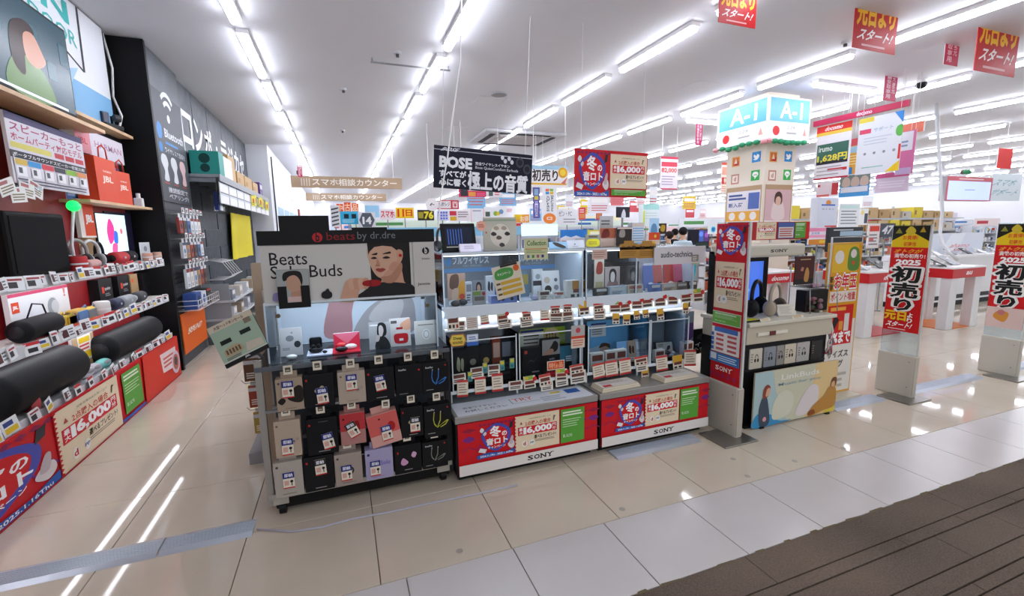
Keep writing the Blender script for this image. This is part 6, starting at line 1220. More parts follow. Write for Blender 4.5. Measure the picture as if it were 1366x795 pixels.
# boxed headphones standing in the open bay below the counter
def d_hp(c):
    def d(p):
        p.rect(0, 0, 1, 1, c); pts = [(.55+.018*math.cos(a)/p.W, .55+.03*math.sin(a)/p.H) for a in [math.pi*k/10 for k in range(11)]]
        p.poly(pts+[(.55+.012*math.cos(a)/p.W, .55+.022*math.sin(a)/p.H) for a in [math.pi*(10-k)/10 for k in range(11)]], '#2b2724'); p.circ(.55-.015/p.W, .42, .01, '#2b2724', .016); p.circ(.55+.015/p.W, .42, .01, '#2b2724', .016); p.lines(.08, .3, .28, .8, 4, '#77706a', .4)
    return d
Bs(SX0, SX1-.03, SY+.05, SY+.11, .452, .468, mat('#2a2a2c', .4), 'bay_ledge')
for k, (x0, x1, c, lb) in enumerate(((1000, 1017, '#cfc6b6', 'beige headphone box at the left of the booth bay'), (1019, 1035, '#8d929a', 'grey headphone box second in the booth bay'), (1036, 1046, '#9a9690', 'round-fronted grey headphone box in the booth bay'), (1047, 1062, '#d4c8b4', 'beige headphone box in the middle of the booth bay'), (1063, 1080, '#b8b4b0', 'light grey headphone box right of the middle of the booth bay'), (1082, 1097, '#2a2826', 'black headphone box at the right of the booth bay'))):
    X0, X1, Z0, Z1 = boxpx((x0, 462-k*2, x1, 490-k*3), SY+.05); carton('headphone_box', lb, ((X0+X1)/2, SY+.05, .47), X1-X0-.004, .05, .165, 0, c, d_hp(c))
# picture board leaning at the front
def d_pic(p):
    p.rect(0, 0, 1, 1, '#c8c6ae'); p.poly([(0, 0), (.4, 0), (.25, .6), (.2, 1), (0, 1)], '#a9c2c4'); p.poly([(.62, 0), (1, 0), (1, 1), (.72, 1), (.68, .5)], '#dcbf88'); p.poly([(.85, 0), (1, 0), (1, .4)], '#d9c24a')
    p.blob([(.0, .0), (.05, .25), (.12, .12), (.2, .2), (.3, .05), (.45, .02), (.35, 0)], '#3a8fc0'); p.blob([(.22, .12), (.24, .45), (.36, .6), (.46, .45), (.44, .18), (.32, .08)], '#d0d0bc'); p.blob([(.5, .1), (.55, .35), (.66, .6), (.76, .55), (.76, .25), (.62, .06)], '#d8cfd0')
    p.text('LinkBuds', .3, .8, .76, .9, '#e6e4dc', .02); p.text('Music for you', .27, .68, .78, .75, '#8aa6b4', .01)
    p.blob([(.08, .02), (.06, .3), (.09, .52), (.14, .54), (.17, .35), (.19, .1), (.16, 0)], '#3f4a5c'); p.blob([(.10, .52), (.10, .68), (.14, .76), (.18, .7), (.16, .55)], '#8a3f2c'); p.blob([(.13, .55), (.14, .68), (.175, .69), (.175, .58)], '#d8a58c'); p.circ(.13, .13, .02, '#d89aa4')
    p.blob([(.66, .0), (.7, .18), (.84, .35), (.9, .5), (.99, .45), (.99, .12), (.85, .06)], '#b8843c'); p.blob([(.92, .5), (.93, .64), (.97, .68), (.995, .62), (.98, .5)], '#6a4326'); p.blob([(.93, .5), (.93, .58), (.965, .6), (.97, .5)], '#d8a57c'); p.blob([(.66, .02), (.66, .1), (.72, .12), (.74, .04)], '#8a4a24')
panel('picture_board', 'pastel headphone picture board with two figures at the foot of the booth', 'poster', .95, .455, .012, (3.445, SY-.035, .012), 0, d_pic, board=mat('#c9b9a0', .5))
t = thing('board_feet', 'thin dark feet under the pastel picture board', 'foot', (3.445, SY-.03, 0)); MB().box(-.4, -.36, -.02, .04, 0, .012, BLACK).build('foot', t); MB().box(.36, .4, -.02, .04, 0, .012, BLACK).build('foot', t)
# on the booth counter
ZS = .8605
headphone('headphones', 'black headphones standing at the left of the booth counter', (at(1008, 415, Y=SY+.25).x, SY+.25, ZS), R(25), '#15151a', '#0d0d10', 1.5)
headphone('headphones', 'beige headphones standing on the booth counter', (at(1033, 420, Y=SY+.2).x, SY+.2, ZS), R(20), '#b3a38f', '#5a5046', 1.35)
on('instruction_card', 'curved white instruction card on the booth counter', (1041, 405, 1061, 432), SY+.12, ZS, lambda p: (p.rect(0, 0, 1, 1, '#dcd6c8'), p.lines(.15, .15, .8, .85, 6, '#a49c8c', .3)), '#dcd6c8', .006, 'card', -30, -10)
on('price_card', 'white price card hanging over the booth counter edge', (1057, 428, 1072, 438), SY+.02, ZS, lambda p: (p.rect(0, 0, 1, 1, '#e2dccc'), p.rect(.1, .5, .8, .9, '#d8a83a'), p.lines(.1, .1, .9, .4, 2, '#7a7268')), '#e2dccc', .004, 'card', -30); on('price_card', 'white price card with an orange field near the beige headphones', (1014, 424, 1030, 434), SY+.03, ZS, lambda p: (p.rect(0, 0, 1, 1, '#e2dccc'), p.lines(.1, .1, .9, .9, 3, '#c9a05a')), '#e2dccc', .004, 'card', -40, 10)
o = MB().box(-.1, .1, 0, .09, 0, .012, mat('#1d1d1f', .4), .003).box(-.085, .085, .01, .08, .012, .014, mat('#d8d42a', .4)).build('yellow_pad', None, (at(1004, 437, Y=SY+.03).x, SY+.04, ZS)); tag(o, 'yellow topped black pad at the left front of the booth counter', 'pad')
# wire frame with poster on the right of the counter
t = thing('poster_frame', 'steel wire table frame with a dark album poster on the booth counter', 'display frame', (at(1068, 395, Y=SY+.3).x, SY+.28, ZS))
fr = MB()
for x in (-.17, .17):
    fr.tube([(x, 0, 0), (x, 0, .42 if x < 0 else .5)], .005, STEEL); fr.tube([(x, 0, .22), (x+.02, -.17, .22), (x+.03, -.18, 0)], .004, STEEL)
fr.tube([(-.17, 0, .42), (.17, 0, .42)], .004, STEEL); fr.build('wire_frame', t); MB().box(-.18, .2, -.18, .0, .222, .228, ACR).build('clear_shelf', t)
p = Print(.24, .25); p.rect(0, 0, 1, 1, '#4a1a14'); p.rect(0, 0, 1, .2, '#1a1210'); p.blob([(.5, .15), (.55, .5), (.65, .6), (.75, .4), (.7, .1)], '#c08a4a'); p.blob([(.3, .5), (.35, .62), (.45, .6), (.42, .48)], '#b87a6a'); p.lines(.25, .85, .8, .92, 1, '#b8946a'); p.mb.box(-.12, .12, .0005, .006, 0, .25, BLACK); obj('album_poster', p.mesh('album_poster'), t, (-.03, -.02, .23))
MB().box(-.12, .16, -.12, -.02, 0, .19, mat('#1b1613', .4), .01).build('dark_display_box', t)
fl = thing('flower_posy', 'small dark red and green artificial flowers on the booth counter', 'flowers', (at(1085, 428, Y=SY+.15).x, SY+.14, ZS)); rr = random.Random(4)
for k in range(12): a = rr.uniform(0, 6.28); MB().ball((.05*math.cos(a), .03*math.sin(a), .03+rr.random()*.09), .022, .022, .018, mat(rr.choice(['#7a2f3a', '#4d5a38', '#8f6a72', '#3a4a30']), .7), 8).build('bloom', fl)
MB().cyl((0,0,0), (0,0,.03), .03, mat('#3a2a22', .5)).build('pot', fl)
t = thing('red_tassel', 'red and grey bundle of cords hanging at the right end of the booth', 'cord', (3.92, SY+.06, .5)); rr = random.Random(9)
for k in range(9): MB().tube([(.02*rr.uniform(-1,1), .02*rr.uniform(-1,1), .33), (.03*rr.uniform(-1,1), -.01, .2), (.05*rr.uniform(-1,1), -.02, .1), (.05*rr.uniform(-1,1), 0, .0)], .008, mat(['#b8304a', '#6a6a70', '#d8c9c4'][k % 3], .6), 6).build('cord', t)
# red campaign strip above the booth
def d_strip(p): p.rect(0, 0, 1, 1, '#b01a1e'); camp_offer(p, .33, .04, .57, .98); p.rect(.59, .06, .8, .96, '#4a62a8'); p.rect(.6, .1, .79, .7, '#ddd5d0'); p.lines(.61, .15, .78, .65, 4, '#c05a5a', .5, .1); camp_green(p, .81, .06, .95, .96); p.rect(.95, 0, 1, 1, '#d41a1e')
panelY('campaign_strip', 'long red campaign strip sign above the booth canopy', 'sign', (972, 296, 1079, 320), SY+.42, d_strip, T=.012, board=RED)
t = thing('sign_post', 'pair of thin posts carrying the red strip sign over the booth', 'post', (3.4, SY+.47, 1.46)); 
for x in (-.25, .2): MB().box(x, x+.02, -.03, -.02, 0, .12, STEEL).build('post', t)
# new year standing poster
def d_ots(p):
    p.rect(0, 0, 1, 1, '#e6dfd6'); p.rect(0, .5, 1, 1, '#e09a1c'); p.rect(.08, .82, .9, 1, '#e8b82a'); p.circ(.3, .92, .06, '#e6e0da'); p.blob([(.6, .84), (.62, .97), (.9, .97), (.95, .84)], '#5a8a3a'); p.circ(.75, .94, .04, '#e6dcd6'); p.circ(.76, .88, .02, '#d8502a')
    p.outlined('お年玉', .2, .71, .92, .81, '#d81e1e', '#ffffff', .03, .07); p.vtext('新春', .05, .7, .16, .8, '#3a2a18', .02); p.rect(.08, .62, .95, .695, '#e9ded2'); p.text('ポイント増量', .12, .63, .92, .685, '#c83a3a', .02)
    p.rect(.08, .33, .9, .6, '#cf1e1a'); p.lines(.15, .56, .8, .59, 1, '#f0a83a', .8); p.poly([(.2, .44), (.3, .54), (.45, .5), (.3, .43)], '#2a1512'); p.rect(.62, .42, .78, .54, '#e0d8d2'); p.rect(.45, .43, .58, .49, '#e09a3a'); p.text('10%まで', .12, .34, .86, .42, '#ffffff', .04); p.text('サイズス', .15, .24, .85, .29, '#3a3838', .01); p.text('シング', .15, .17, .7, .22, '#3a3838', .01); p.rect(0, 0, .12, .5, '#e6dfd6'); p.lines(.15, .02, .9, .14, 3, '#b8b0a6')
t = thing('standing_poster', 'orange and red new year standing poster behind the booth', 'poster stand', (4.285, 2.78, 0), R(0)); 
MB().box(-.22, .22, 0, .02, .03, 1.45, mat('#d9a23a', .5), .003).build('board', t); p = Print(.41, 1.38); d_ots(p); p.build(t, (0, -.001, .05)); MB().box(-.2, .2, -.12, .2, 0, .03, mat('#d6cdb8', .5)).build('foot', t)
pm = MB().tube([(-.23, -.02, .02), (-.23, -.02, 1.5), (.24, -.02, 1.5)], .008, STEEL).build('tube_frame', t)
on('dark_screen', 'dark product display hanging behind the new year poster', (1106, 303, 1150, 341), 3.9, 1.28, lambda p: (p.rect(0, 0, 1, 1, '#2c3038'), p.rect(.3, .65, 1, .85, '#a9c4d8'), p.rect(.1, .88, .7, .93, '#c9d0d6'), p.circ(.4, .15, .05, '#c9ccd2'), p.circ(.7, .15, .05, '#c9ccd2')), '#2c3038', .05, 'screen')
t = thing('screen_pole', 'grey pole carrying the dark product display', 'pole', (at(1128, 341, Y=3.93).x, 3.98, 0)); MB().cyl((0,0,0), (0,0,1.4), .025, GREY).cyl((0,0,0), (0,0,.02), .16, GREY, n=20).build('pole', t); MB().box(-.12, .12, -.035, .02, 1.3, 1.4, GREY).build('bracket', t)

# ================================================================== PHONE TABLES
def phone_table(x0, x1, y0, y1, label, txt, base, legs=((0, 0), (1, 0), (0, 1), (1, 1))):
    w, d = x1-x0, y1-y0; t = thing('phone_table', label, 'table', (x0, y0, 0))
    MB().box(0, w, 0, d, .79, .93, mat('#c8141c', .4), .004).build('apron', t); MB().box(-.005, w+.005, -.005, d+.005, .93, .955, mat('#eceaea', .3), .004).build('tabletop', t)
    MB().box(.03, w-.03, .03, d-.03, 0, .012, mat(base, .4)).build('base_sheet', t)
    for a, b in legs: MB().box(a*(w-.22)+.02, a*(w-.22)+.2, b*(d-.17)+.02, b*(d-.17)+.15, .0, .79, mat('#e3e3e5', .35), .006).build('leg', t)
    p = Print(w, .13); p.text(txt, *((.3, .25, .72, .8) if len(txt) > 3 else (.4, .3, .58, .72)), '#f6eeee', .03, .12); p.build(t, (w/2, -.0005, .795), name='apron_lettering')
    p = Print(d, .13); p.text(txt, *((.3, .25, .7, .8) if len(txt) > 3 else (.4, .3, .6, .72)), '#f6eeee', .03, .12); p.build(t, (-.0005, d/2, .795), (0, 0, R(-90)), name='apron_lettering'); return t
phone_table(6.88, 7.95, 4.12, 4.78, 'white phone table with a red lettered apron left of the sale gate', 'docomo', '#c8141c'); phone_table(8.5, 9.35, 3.96, 4.7, 'white phone table with a red apron right of the sale gate', 'au', '#e07a1e')
phone_table(5.55, 6.35, 4.75, 5.3, 'white phone table with a red apron behind the headphone booth', 'docomo', '#c8141c')
def tab(x, y, rz, label, c='#26282c', w=.2, h=.28, z=.956):
    t = thing('demo_tablet', label, 'tablet', (x, y, z), rz)
    M_ = Matrix.Translation((0, 0, .012)) @ Matrix.Rotation(R(-62), 4, 'X')
    MB().box(-w/2, w/2, 0, .01, 0, h, mat(c, .25), .002, M=M_).build('tablet_body', t); MB().box(-.03, .03, .02, .2, 0, .02, WHITE).box(-.02, .02, .12, .15, .0, .1, WHITE).build('stand', t); MB().cyl((0, .1, .0), (0, .1, .012), .05, WHITE).build('foot', t)
tab(7.15, 4.3, R(20), 'silver demo tablet at the left of the lettered phone table', '#a9aeb4'); tab(7.6, 4.35, R(-10), 'black demo tablet at the right of the lettered phone table'); tab(8.7, 4.15, R(30), 'large black demo tablet on the table right of the gate', '#1a1c20', .3, .34); tab(9.1, 4.2, R(0), 'grey demo tablet on the table right of the gate', '#8a8e94')
o = MB().cyl((0,0,0), (0,0,.12), .05, WHITE).box(-.06, .06, -.05, .05, .12, .2, mat('#e6e4e8', .4), .01).build('card_reader', None, (7.38, 4.2, .956)); tag(o, 'small white stand between the tablets on the lettered phone table', 'stand')

# ================================================================== THE A-1 COLUMN
KX, KY = 6.5, 5.6
cw = struct(MB().box(KX+.12, KX+.80, KY+.1, KY+.9, 0, CEIL, mat('#e6dccc', .5)).build('column')); cw['label'] = 'cream square column carrying the blue A-1 sign'
ks = thing('column_sign', 'blue and white A-1 box sign around the top of the column', 'sign', (KX+.45, KY+.5, 2.98))
MB().box(-.47, .47, -.52, .52, .02, .68, mat('#f1f3f6', .4)).build('box', ks)
def d_a1(p):
    p.rect(0, 0, 1, 1, '#f2f4f6'); p.rect(.04, .42, .97, .96, mat('#55a8de', .4, emit=.06)); p.text('A-1', .27, .5, .8, .9, '#ffffff', .02); p.circ(.2, .2, .075, '#d42a2e'); p.text('スマホ', .45, .24, .65, .33, '#8a8a90', .01); p.lines(.45, .12, .75, .2, 1, '#b0b0b6', .5); p.poly([(.84, .12), (.88, .3), (.92, .12)], '#e6a6a0')
p = Print(.94, .66); d_a1(p); p.build(ks, (0, -.521, .02), name='front_face'); p = Print(1.04, .66); d_a1(p); p.build(ks, (-.471, 0, .02), (0, 0, R(-90)), name='side_face')
gl = thing('garland', 'green and pink paper garland along the lower edge of the A-1 sign', 'garland', (KX+.45, KY+.5, 2.9)); rr = random.Random(2)
for k in range(15):
    x, y = (-.5, .5-.075*k*1.9) if k < 8 else (-.45+.13*(k-8), -.54)
    MB().ball((x, y, .06+rr.uniform(-.02, .02)), .055, .055, .04, mat('#e6a0a8' if k in (0, 7, 8) else '#2f9a6c', .7), 7).build('leaf_cluster', gl)
MB().tube([(-.5,.5,.07), (-.5,0,.08), (-.5,-.53,.07), (0,-.54,.08), (.45,-.54,.07)], .01, mat('#2f7a54', .7)).build('cord', gl)
def icon(label, x, z, side, draw, c):
    s = .17
    t = thing('app_icon', label, 'sign', (KX+.118, KY+.5+x, z) if side else (KX+.46+x, KY+.098, z), R(-90) if side else 0)
    MB().box(-s/2, s/2, 0, .006, 0, s, mat(c, .4), .0).build('tile', t); p = Print(s, s); p.rect(0, 0, 1, 1, c); draw(p); p.build(t)
bird = lambda p: (p.blob([(.15, .3), (.35, .35), (.2, .55), (.25, .75), (.5, .6), (.6, .75), (.78, .68), (.85, .55), (.7, .3), (.45, .2)], '#ffffff'),)
bubb = lambda p: (p.blob([(.15, .55), (.3, .82), (.7, .82), (.85, .55), (.6, .3), (.45, .15), (.42, .3)], '#ffffff'), p.text('LINE', .3, .48, .7, .62, '#2fae4a', .03))
star = lambda p: (p.rect(.1, .1, .9, .9, '#d8742a'), p.poly([(.1, .1), (.9, .1), (.9, .55)], '#b82a2a'), p.poly([(.3, .3), (.5, .85), (.7, .3)], '#f2dcc0'))
shop = lambda p: (p.rect(.15, .15, .85, .85, '#f0e2d6'), p.text('d', .35, .3, .65, .75, '#b87a6a', .03))
for s in (1, 0):
    w_ = 'left' if s else 'right'
    icon('orange and red app icon on the %s face of the column' % w_, .2 if s else -.17, 2.66, s, star, '#e8b06a'); icon('blue bird app icon on the %s face of the column' % w_, -.22 if s else .17, 2.68, s, bird, '#2f8fd4'); icon('brown letter app icon on the %s face of the column' % w_, .2 if s else -.17, 2.36, s, shop, '#c08a78'); icon('green speech bubble icon on the %s face of the column' % w_, -.22 if s else .17, 2.38, s, bubb, '#3ab054')
def d_ka(p): p.rect(0, 0, 1, 1, '#b89a78'); p.rect(.03, .02, .97, .9, '#e9e6ec'); p.lines(.08, .7, .6, .85, 2, '#4a62a0', .6); p.text('新入荷', .08, .55, .5, .65, '#3a5a9a', .02); p.rect(.65, .5, .95, .85, '#5a72b8'); p.rect(.03, .24, .97, .46, '#efb04a'); [p.circ(.2+.3*k, .35, .07, '#f4f0ea') for k in range(3)]; p.lines(.1, .06, .9, .18, 2, '#9aa6c8')
panel('column_poster', 'blue and orange notice poster on the left face of the column', 'poster', .74, .78, .01, (KX+.116, KY+.5, 1.52), R(-90), d_ka)
def d_kb(p): p.rect(0, 0, 1, 1, '#b89a78'); p.rect(.03, .02, .97, .9, '#d8b4b8'); p.blob([(.3, .3), (.32, .6), (.5, .7), (.7, .6), (.74, .3)], '#e6d4d0'); p.blob([(.38, .62), (.38, .8), (.52, .86), (.64, .78), (.62, .6)], '#4a342c'); p.blob([(.42, .6), (.42, .72), (.52, .76), (.6, .7), (.57, .58)], '#e0b8a0'); p.rect(.03, .02, .97, .26, '#e6dcd8'); p.text('できるを', .15, .16, .85, .23, '#5a4a48', .02); p.text('9800円', .3, .05, .85, .12, '#d85a5a', .02)
panel('column_poster', 'pink poster of a woman on the right face of the column', 'poster', .62, .80, .01, (KX+.46, KY+.096, 1.5), 0, d_kb)
# ================================================================== HANGING SIGNS
def d_bose(p):
    p.rect(0, 0, 1, 1, '#0b0d26'); p.rect(0, .9, 1, .915, '#c9cbd6'); p.text('BOSE', .08, .885, .235, .97, '#dfe1ea', .03, .25)
    p.text('BOSE', .055, .50, .37, .76, '#f4f4f8', .05); p.text('完全ワイヤレスイヤホン', .405, .62, .76, .70, '#e9e9f0', .02); p.text('Bose QuietComfort Earbuds', .405, .52, .85, .60, '#d6d8e2', .01)
    p.text('すべてが', .055, .28, .315, .44, '#f4f4f8', .04); p.text('心に響く', .055, .07, .315, .24, '#f4f4f8', .04); p.text('極上の音質', .335, .02, .955, .46, '#f4f4f8', .04)
    for k, (u, v) in enumerate(((.68, .86), (.75, .85), (.71, .78), (.78, .77))): p.circ(u, v, .018, '#dcdee6', .022)
    for u, v in ((.865, .78), (.945, .63)): p.circ(u, v, .045, '#3a3d4c', .052); p.circ(u, v, .028, '#1c1e28', .03)
X0, X1, Z0, Z1 = boxpx((577, 200, 708, 255), 4.5)
panel('brand_banner', 'dark navy earbud banner hanging slightly askew above the left cabinet', 'banner', X1-X0, Z1-Z0, .01, ((X0+X1)/2, 4.5, Z0), 0, d_bose, rot=(0, R(3.2), 0), board=mat('#e6e8ee', .4), cords=2)
def d_camp(p): p.rect(0, 0, 1, 1, CAMP_RED); camp_logo(p, 0, 0, .46, 1); camp_offer(p, .47, .2, .985, .93); camp_green(p, .49, .04, .98, .17)
X0, X1, Z0, Z1 = boxpx((766, 201, 863, 263), 4.5)
panel('campaign_banner', 'red and cream 16,000 yen campaign board hanging above the right cabinet', 'banner', X1-X0, Z1-Z0, .01, ((X0+X1)/2, 4.5, Z0), 0, d_camp, rot=(0, R(.8), 0), board=RED, cords=2)
pts = [at(617, 30, Y=4.25), at(614, 80, Y=4.2), at(603, 160, Y=4.12), at(597, 210, Y=4.06), at(588, 262, Y=3.98), at(582, 330, Y=3.7)]; pts[0].z = 3.75
tag(MB().tube([tuple(p) for p in pts], .007, WHITE).build('hanging_cable'), 'white cable hanging from the ceiling past the navy banner', 'cable')
def d_red(p): p.rect(0, 0, 1, 1, '#c01418'); p.text('初売り', .1, .62, .9, .92, '#f2c020', .05); p.text('元日より', .06, .3, .94, .58, '#f2b81e', .05); p.text('スタート!', .12, .12, .9, .26, '#f6ecea', .03, .12); p.lines(.2, .03, .85, .08, 1, '#e8b0b0', .5)
panelY('red_banner', 'red new year banner hanging from the ceiling at the upper right', 'banner', (1141, -40, 1199, 69), 3.35, d_red, T=.006, board=RED, cords=2); panelY('red_banner', 'red sale banner hanging at the far upper right corner', 'banner', (1306, -30, 1362, 100), 3.2, d_red, T=.006, board=RED, cords=2); panelY('red_banner', 'red banner whose lower edge shows at the top above the right lamps', 'banner', (960, -45, 1010, 34), 3.3, d_red, T=.006, board=RED, cords=2)
def d_pv(p): p.rect(0, 0, 1, 1, '#c62a5a'); p.rect(.08, .86, .92, .98, '#f0e0e8'); p.vtext('店舗受取専用', .18, .06, .52, .84, '#f4dce6', .02); p.vtext('最大還元', .6, .2, .86, .84, '#f4dce6', .02)
panelY('pink_strip_sign', 'narrow crimson vertical sign hanging near the top right corner', 'sign', (1262, 22, 1281, 88), 3.6, d_pv, T=.006, cords=1); panelY('pink_strip_sign', 'narrow crimson vertical sign hanging below the dome camera', 'sign', (1180, 85, 1197, 135), 4.6, d_pv, T=.006, cords=1); panelY('pink_strip_sign', 'narrow pink vertical sign hanging left of the A-1 sign', 'sign', (928, 161, 937, 194), 6.6, d_pv, T=.006, cords=1); panelY('pink_strip_sign', 'tiny pink vertical sign hanging in the left aisle', 'sign', (397, 221, 403, 236), 12.6, d_pv, T=.01, cords=1)
def d_82(p): p.rect(0, 0, 1, 1, '#e9e2ea'); p.rect(0, .93, 1, 1, '#d03a58'); p.rect(0, 0, 1, .04, '#d03a58'); p.rect(.05, .7, .95, .84, '#d8485c'); p.text('82,000', .06, .5, .94, .66, '#d8402c', .03); p.lines(.08, .12, .92, .44, 4, '#b4a4c0', .4)
panelY('price_banner', 'white and red hanging price sheet right of the campaign board', 'banner', (881, 209, 904, 253), 8.2, d_82, T=.006, cords=2)
def d_82b(p): p.rect(0, 0, 1, 1, '#eeddd0'); p.rect(0, .92, 1, 1, '#d8503c'); p.rect(.05, .6, .95, .85, '#e0a08a'); p.rect(.05, .3, .95, .52, '#cf3a34'); p.text('特価', .2, .33, .8, .5, '#f4e6d8', .03); p.lines(.08, .05, .92, .25, 3, '#d8946a', .4)
panelY('price_banner', 'orange and red hanging price sheet left of the column', 'banner', (962, 217, 981, 258), 8.8, d_82b, T=.006, cords=2)
def d_hatsu(p): p.rect(0, 0, 1, 1, '#f0eef0'); p.rect(0, .82, 1, 1, '#a8cfe6'); p.text('初売り', .04, .28, .72, .82, '#3a3632', .03); p.rect(0, .12, .95, .2, '#e8b83a'); p.circ(.85, .7, .09, '#e8a82a'); p.circ(.85, .7, .055, '#f2d24a'); p.poly([(.8, .2), (.98, .5), (.9, .15)], '#e07a6a')
panelY('first_sale_banner', 'white first sale banner with a sun hanging behind the navy banner', 'banner', (708, 221, 758, 250), 7.2, d_hatsu, T=.008, cords=2)
def d_ph(p): p.rect(0, 0, 1, 1, '#e6e2e8'); p.rect(0, 0, .62, 1, '#d8305a'); p.rect(.04, .1, .2, .9, '#33363c'); p.rect(.22, .1, .38, .55, '#e8a04a'); p.rect(.4, .1, .6, .5, '#e65a80'); p.lines(.22, .62, .6, .88, 1, '#f2d0da', .6); p.rect(.68, .15, .78, .9, '#5a6a62'); p.lines(.82, .2, .95, .9, 3, '#d85a6a', .5)
panelY('phone_offer_sign', 'pink phone offer sign hanging just below the navy banner', 'sign', (612, 251, 670, 263), 9.0, d_ph, T=.01, cords=2)
def d_arr(p): p.rect(0, 0, 1, 1, '#d03a44'); p.circ(.15, .5, .13, '#f4eeee'); p.text('←', .08, .3, .22, .7, '#3a3436', .04); p.rect(.33, .1, .74, .9, '#efe6e8'); p.text('会計レジ', .36, .35, .72, .8, '#6a5a68', .02); p.rect(.8, .15, .96, .85, '#f0d8da'); p.text('￥', .83, .25, .93, .75, '#d03a44', .03)
panelY('direction_sign', 'red direction sign with a round arrow hanging above the light blue header', 'sign', (570, 267, 612, 279), 9.4, d_arr, T=.01, cords=2)
def d_pur(p): p.rect(0, 0, 1, 1, '#5a55a0'); p.rect(.2, .75, .8, .95, '#8ab0c8'); p.rect(.2, .6, .8, .72, '#d8c84a'); p.vtext('WINDOWS', .25, .05, .75, .56, '#d8d6ee', .02)
panelY('purple_banner', 'narrow purple hanging banner beside the white software banner', 'banner', (711, 250, 720, 291), 9.5, d_pur, T=.008, cords=1)
def d_ms(p): p.rect(0, 0, 1, 1, '#eef0f4'); [p.rect(.24+.28*(k % 2), .8+.085*(k // 2), .48+.28*(k % 2), .875+.085*(k // 2), c) for k, c in enumerate(('#3a8fd0', '#e0b43a', '#d8643c', '#7ab04a'))]; p.vtext('Surface', .3, .3, .5, .76, '#5d6068', .01); p.vtext('Microsoft', .58, .3, .76, .78, '#5d6068', .01); p.circ(.5, .1, .16, '#e8843a', .12); p.text('C2', .3, .06, .7, .15, '#fbe6d4', .04)
panelY('software_banner', 'white vertical banner with four coloured squares in the middle distance', 'banner', (723, 250, 743, 296), 9.5, d_ms, T=.008, cords=2)
# phone posters hanging right of the column, all facing the left aisle
PXC = 7.62
def bar(name, label, b, X, c): return panelXm(name, label, 'sign', b, X, lambda p: (p.rect(0, 0, 1, 1, c), p.text('docomo', .52, .2, .66, .8, '#f4dfe8', .02)), T=.04, board=mat(c, .4), cords=2)
X_ = PXC; a = at(1085, 166, X=X_); b = at(1212, 137, X=X_)
panel('hanging_rail', 'long crimson overhead rail sign with white lettering right of the column', 'sign', a.y-b.y, .085, .05, (X_, (a.y+b.y)/2, (a.z+b.z)/2-.04), R(-90), lambda p: (p.rect(0, 0, 1, 1, '#b82a52'), p.text('docomo', .5, .15, .66, .85, '#f4dfe8', .02)), board=mat('#b82a52', .4), cords=2)
def d_p1(p): p.rect(0, 0, 1, 1, '#e6e4ea'); p.rect(0, 0, 1, .03, '#c8304a'); p.rect(0, .88, 1, 1, '#d8322e'); p.text('docomo', .25, .9, .75, .98, '#fbeaea', .03, .1); p.rect(0, .82, 1, .88, '#e6c44a'); p.rect(.05, .3, .95, .66, '#3f6a5c'); p.text('irumo', .1, .52, .5, .62, '#dfe8e2', .02); p.rect(.05, .28, .95, .34, '#2a2c3a'); p.text('1,628円', .08, .32, .92, .46, '#e8d84a', .03); p.rect(.4, .14, .95, .19, '#c8303a'); p.lines(.08, .05, .9, .26, 3, '#b0aab4', .3)
panelXm('phone_plan_poster', 'white and green phone plan poster under the crimson rail', 'poster', (1088, 166, 1134, 238), PXC+.05, d_p1, cords=2)
def d_p2(p): p.rect(0, 0, 1, 1, '#dfe3ea'); p.rect(0, .92, .35, 1, '#e0cc4a'); p.poly([(.8, 1), (1, 1), (1, .8)], '#3a8ad8'); p.poly([(.7, 0), (1, 0), (1, .18)], '#e6c21c'); p.rect(.03, .72, .3, .8, '#d84a6a'); p.text('サポート', .36, .73, .8, .8, '#9ab0c4', .01); p.blob([(.9, .6), (.86, .68), (.9, .76), (1, .76), (1, .6)], '#5ab04a'); p.rect(.95, .2, 1, .45, '#d8343a'); [p.circ(.2+.22*k, .36, .02, '#8d94a0') for k in range(4)]; p.lines(.15, .1, .8, .13, 1, '#7ac0b0', .5); p.lines(.15, .5, .85, .66, 3, '#c3cad6', .3)
panelXm('support_poster', 'large white support poster with coloured corners under the crimson rail', 'poster', (1144, 154, 1202, 230), PXC-.1, d_p2, cords=2)
def d_p3(p): p.rect(0, 0, 1, 1, '#d878a8'); p.rect(0, .55, .85, .98, '#e6e8f0'); p.lines(.1, .62, .7, .8, 2, '#8aa0c0', .5); p.rect(0, 0, .9, .15, '#c9b4dc')
panelXm('pink_poster', 'pink and white poster at the right of the hanging phone posters', 'poster', (1196, 175, 1220, 232), PXC+.25, d_p3, cords=2)
def d_p4(p): p.rect(0, 0, 1, 1, '#e0a83a'); p.rect(0, .8, 1, 1, '#c8505a'); p.rect(0, .6, 1, .78, '#9cc4d8'); p.rect(0, 0, .5, .2, '#3a8ad8'); p.lines(.1, .25, .9, .55, 4, '#f0dca0', .4)
panelXm('yellow_poster', 'yellow and blue strip poster between the hanging phone posters', 'poster', (1131, 185, 1146, 232), PXC+.2, d_p4, cords=1)
def d_p5(p): p.rect(0, 0, 1, 1, '#4a9ad8'); p.rect(0, .5, 1, 1, '#7a8a86'); [p.blob([(.1+.3*k, .5), (.1+.3*k, .8), (.22+.3*k, .92), (.34+.3*k, .8), (.34+.3*k, .5)], '#c9b4a8') for k in range(3)]; p.rect(.05, .2, .95, .45, '#dfe4ee')
panelXm('group_poster', 'blue poster with three portraits hanging below the support poster', 'poster', (1120, 233, 1160, 262), PXC+.3, d_p5, cords=2)
def d_p6(p): p.rect(0, 0, 1, 1, '#d9c8dc'); p.rect(0, .75, 1, 1, '#c85a8a'); p.lines(.1, .2, .9, .6, 3, '#e6dcea', .5)
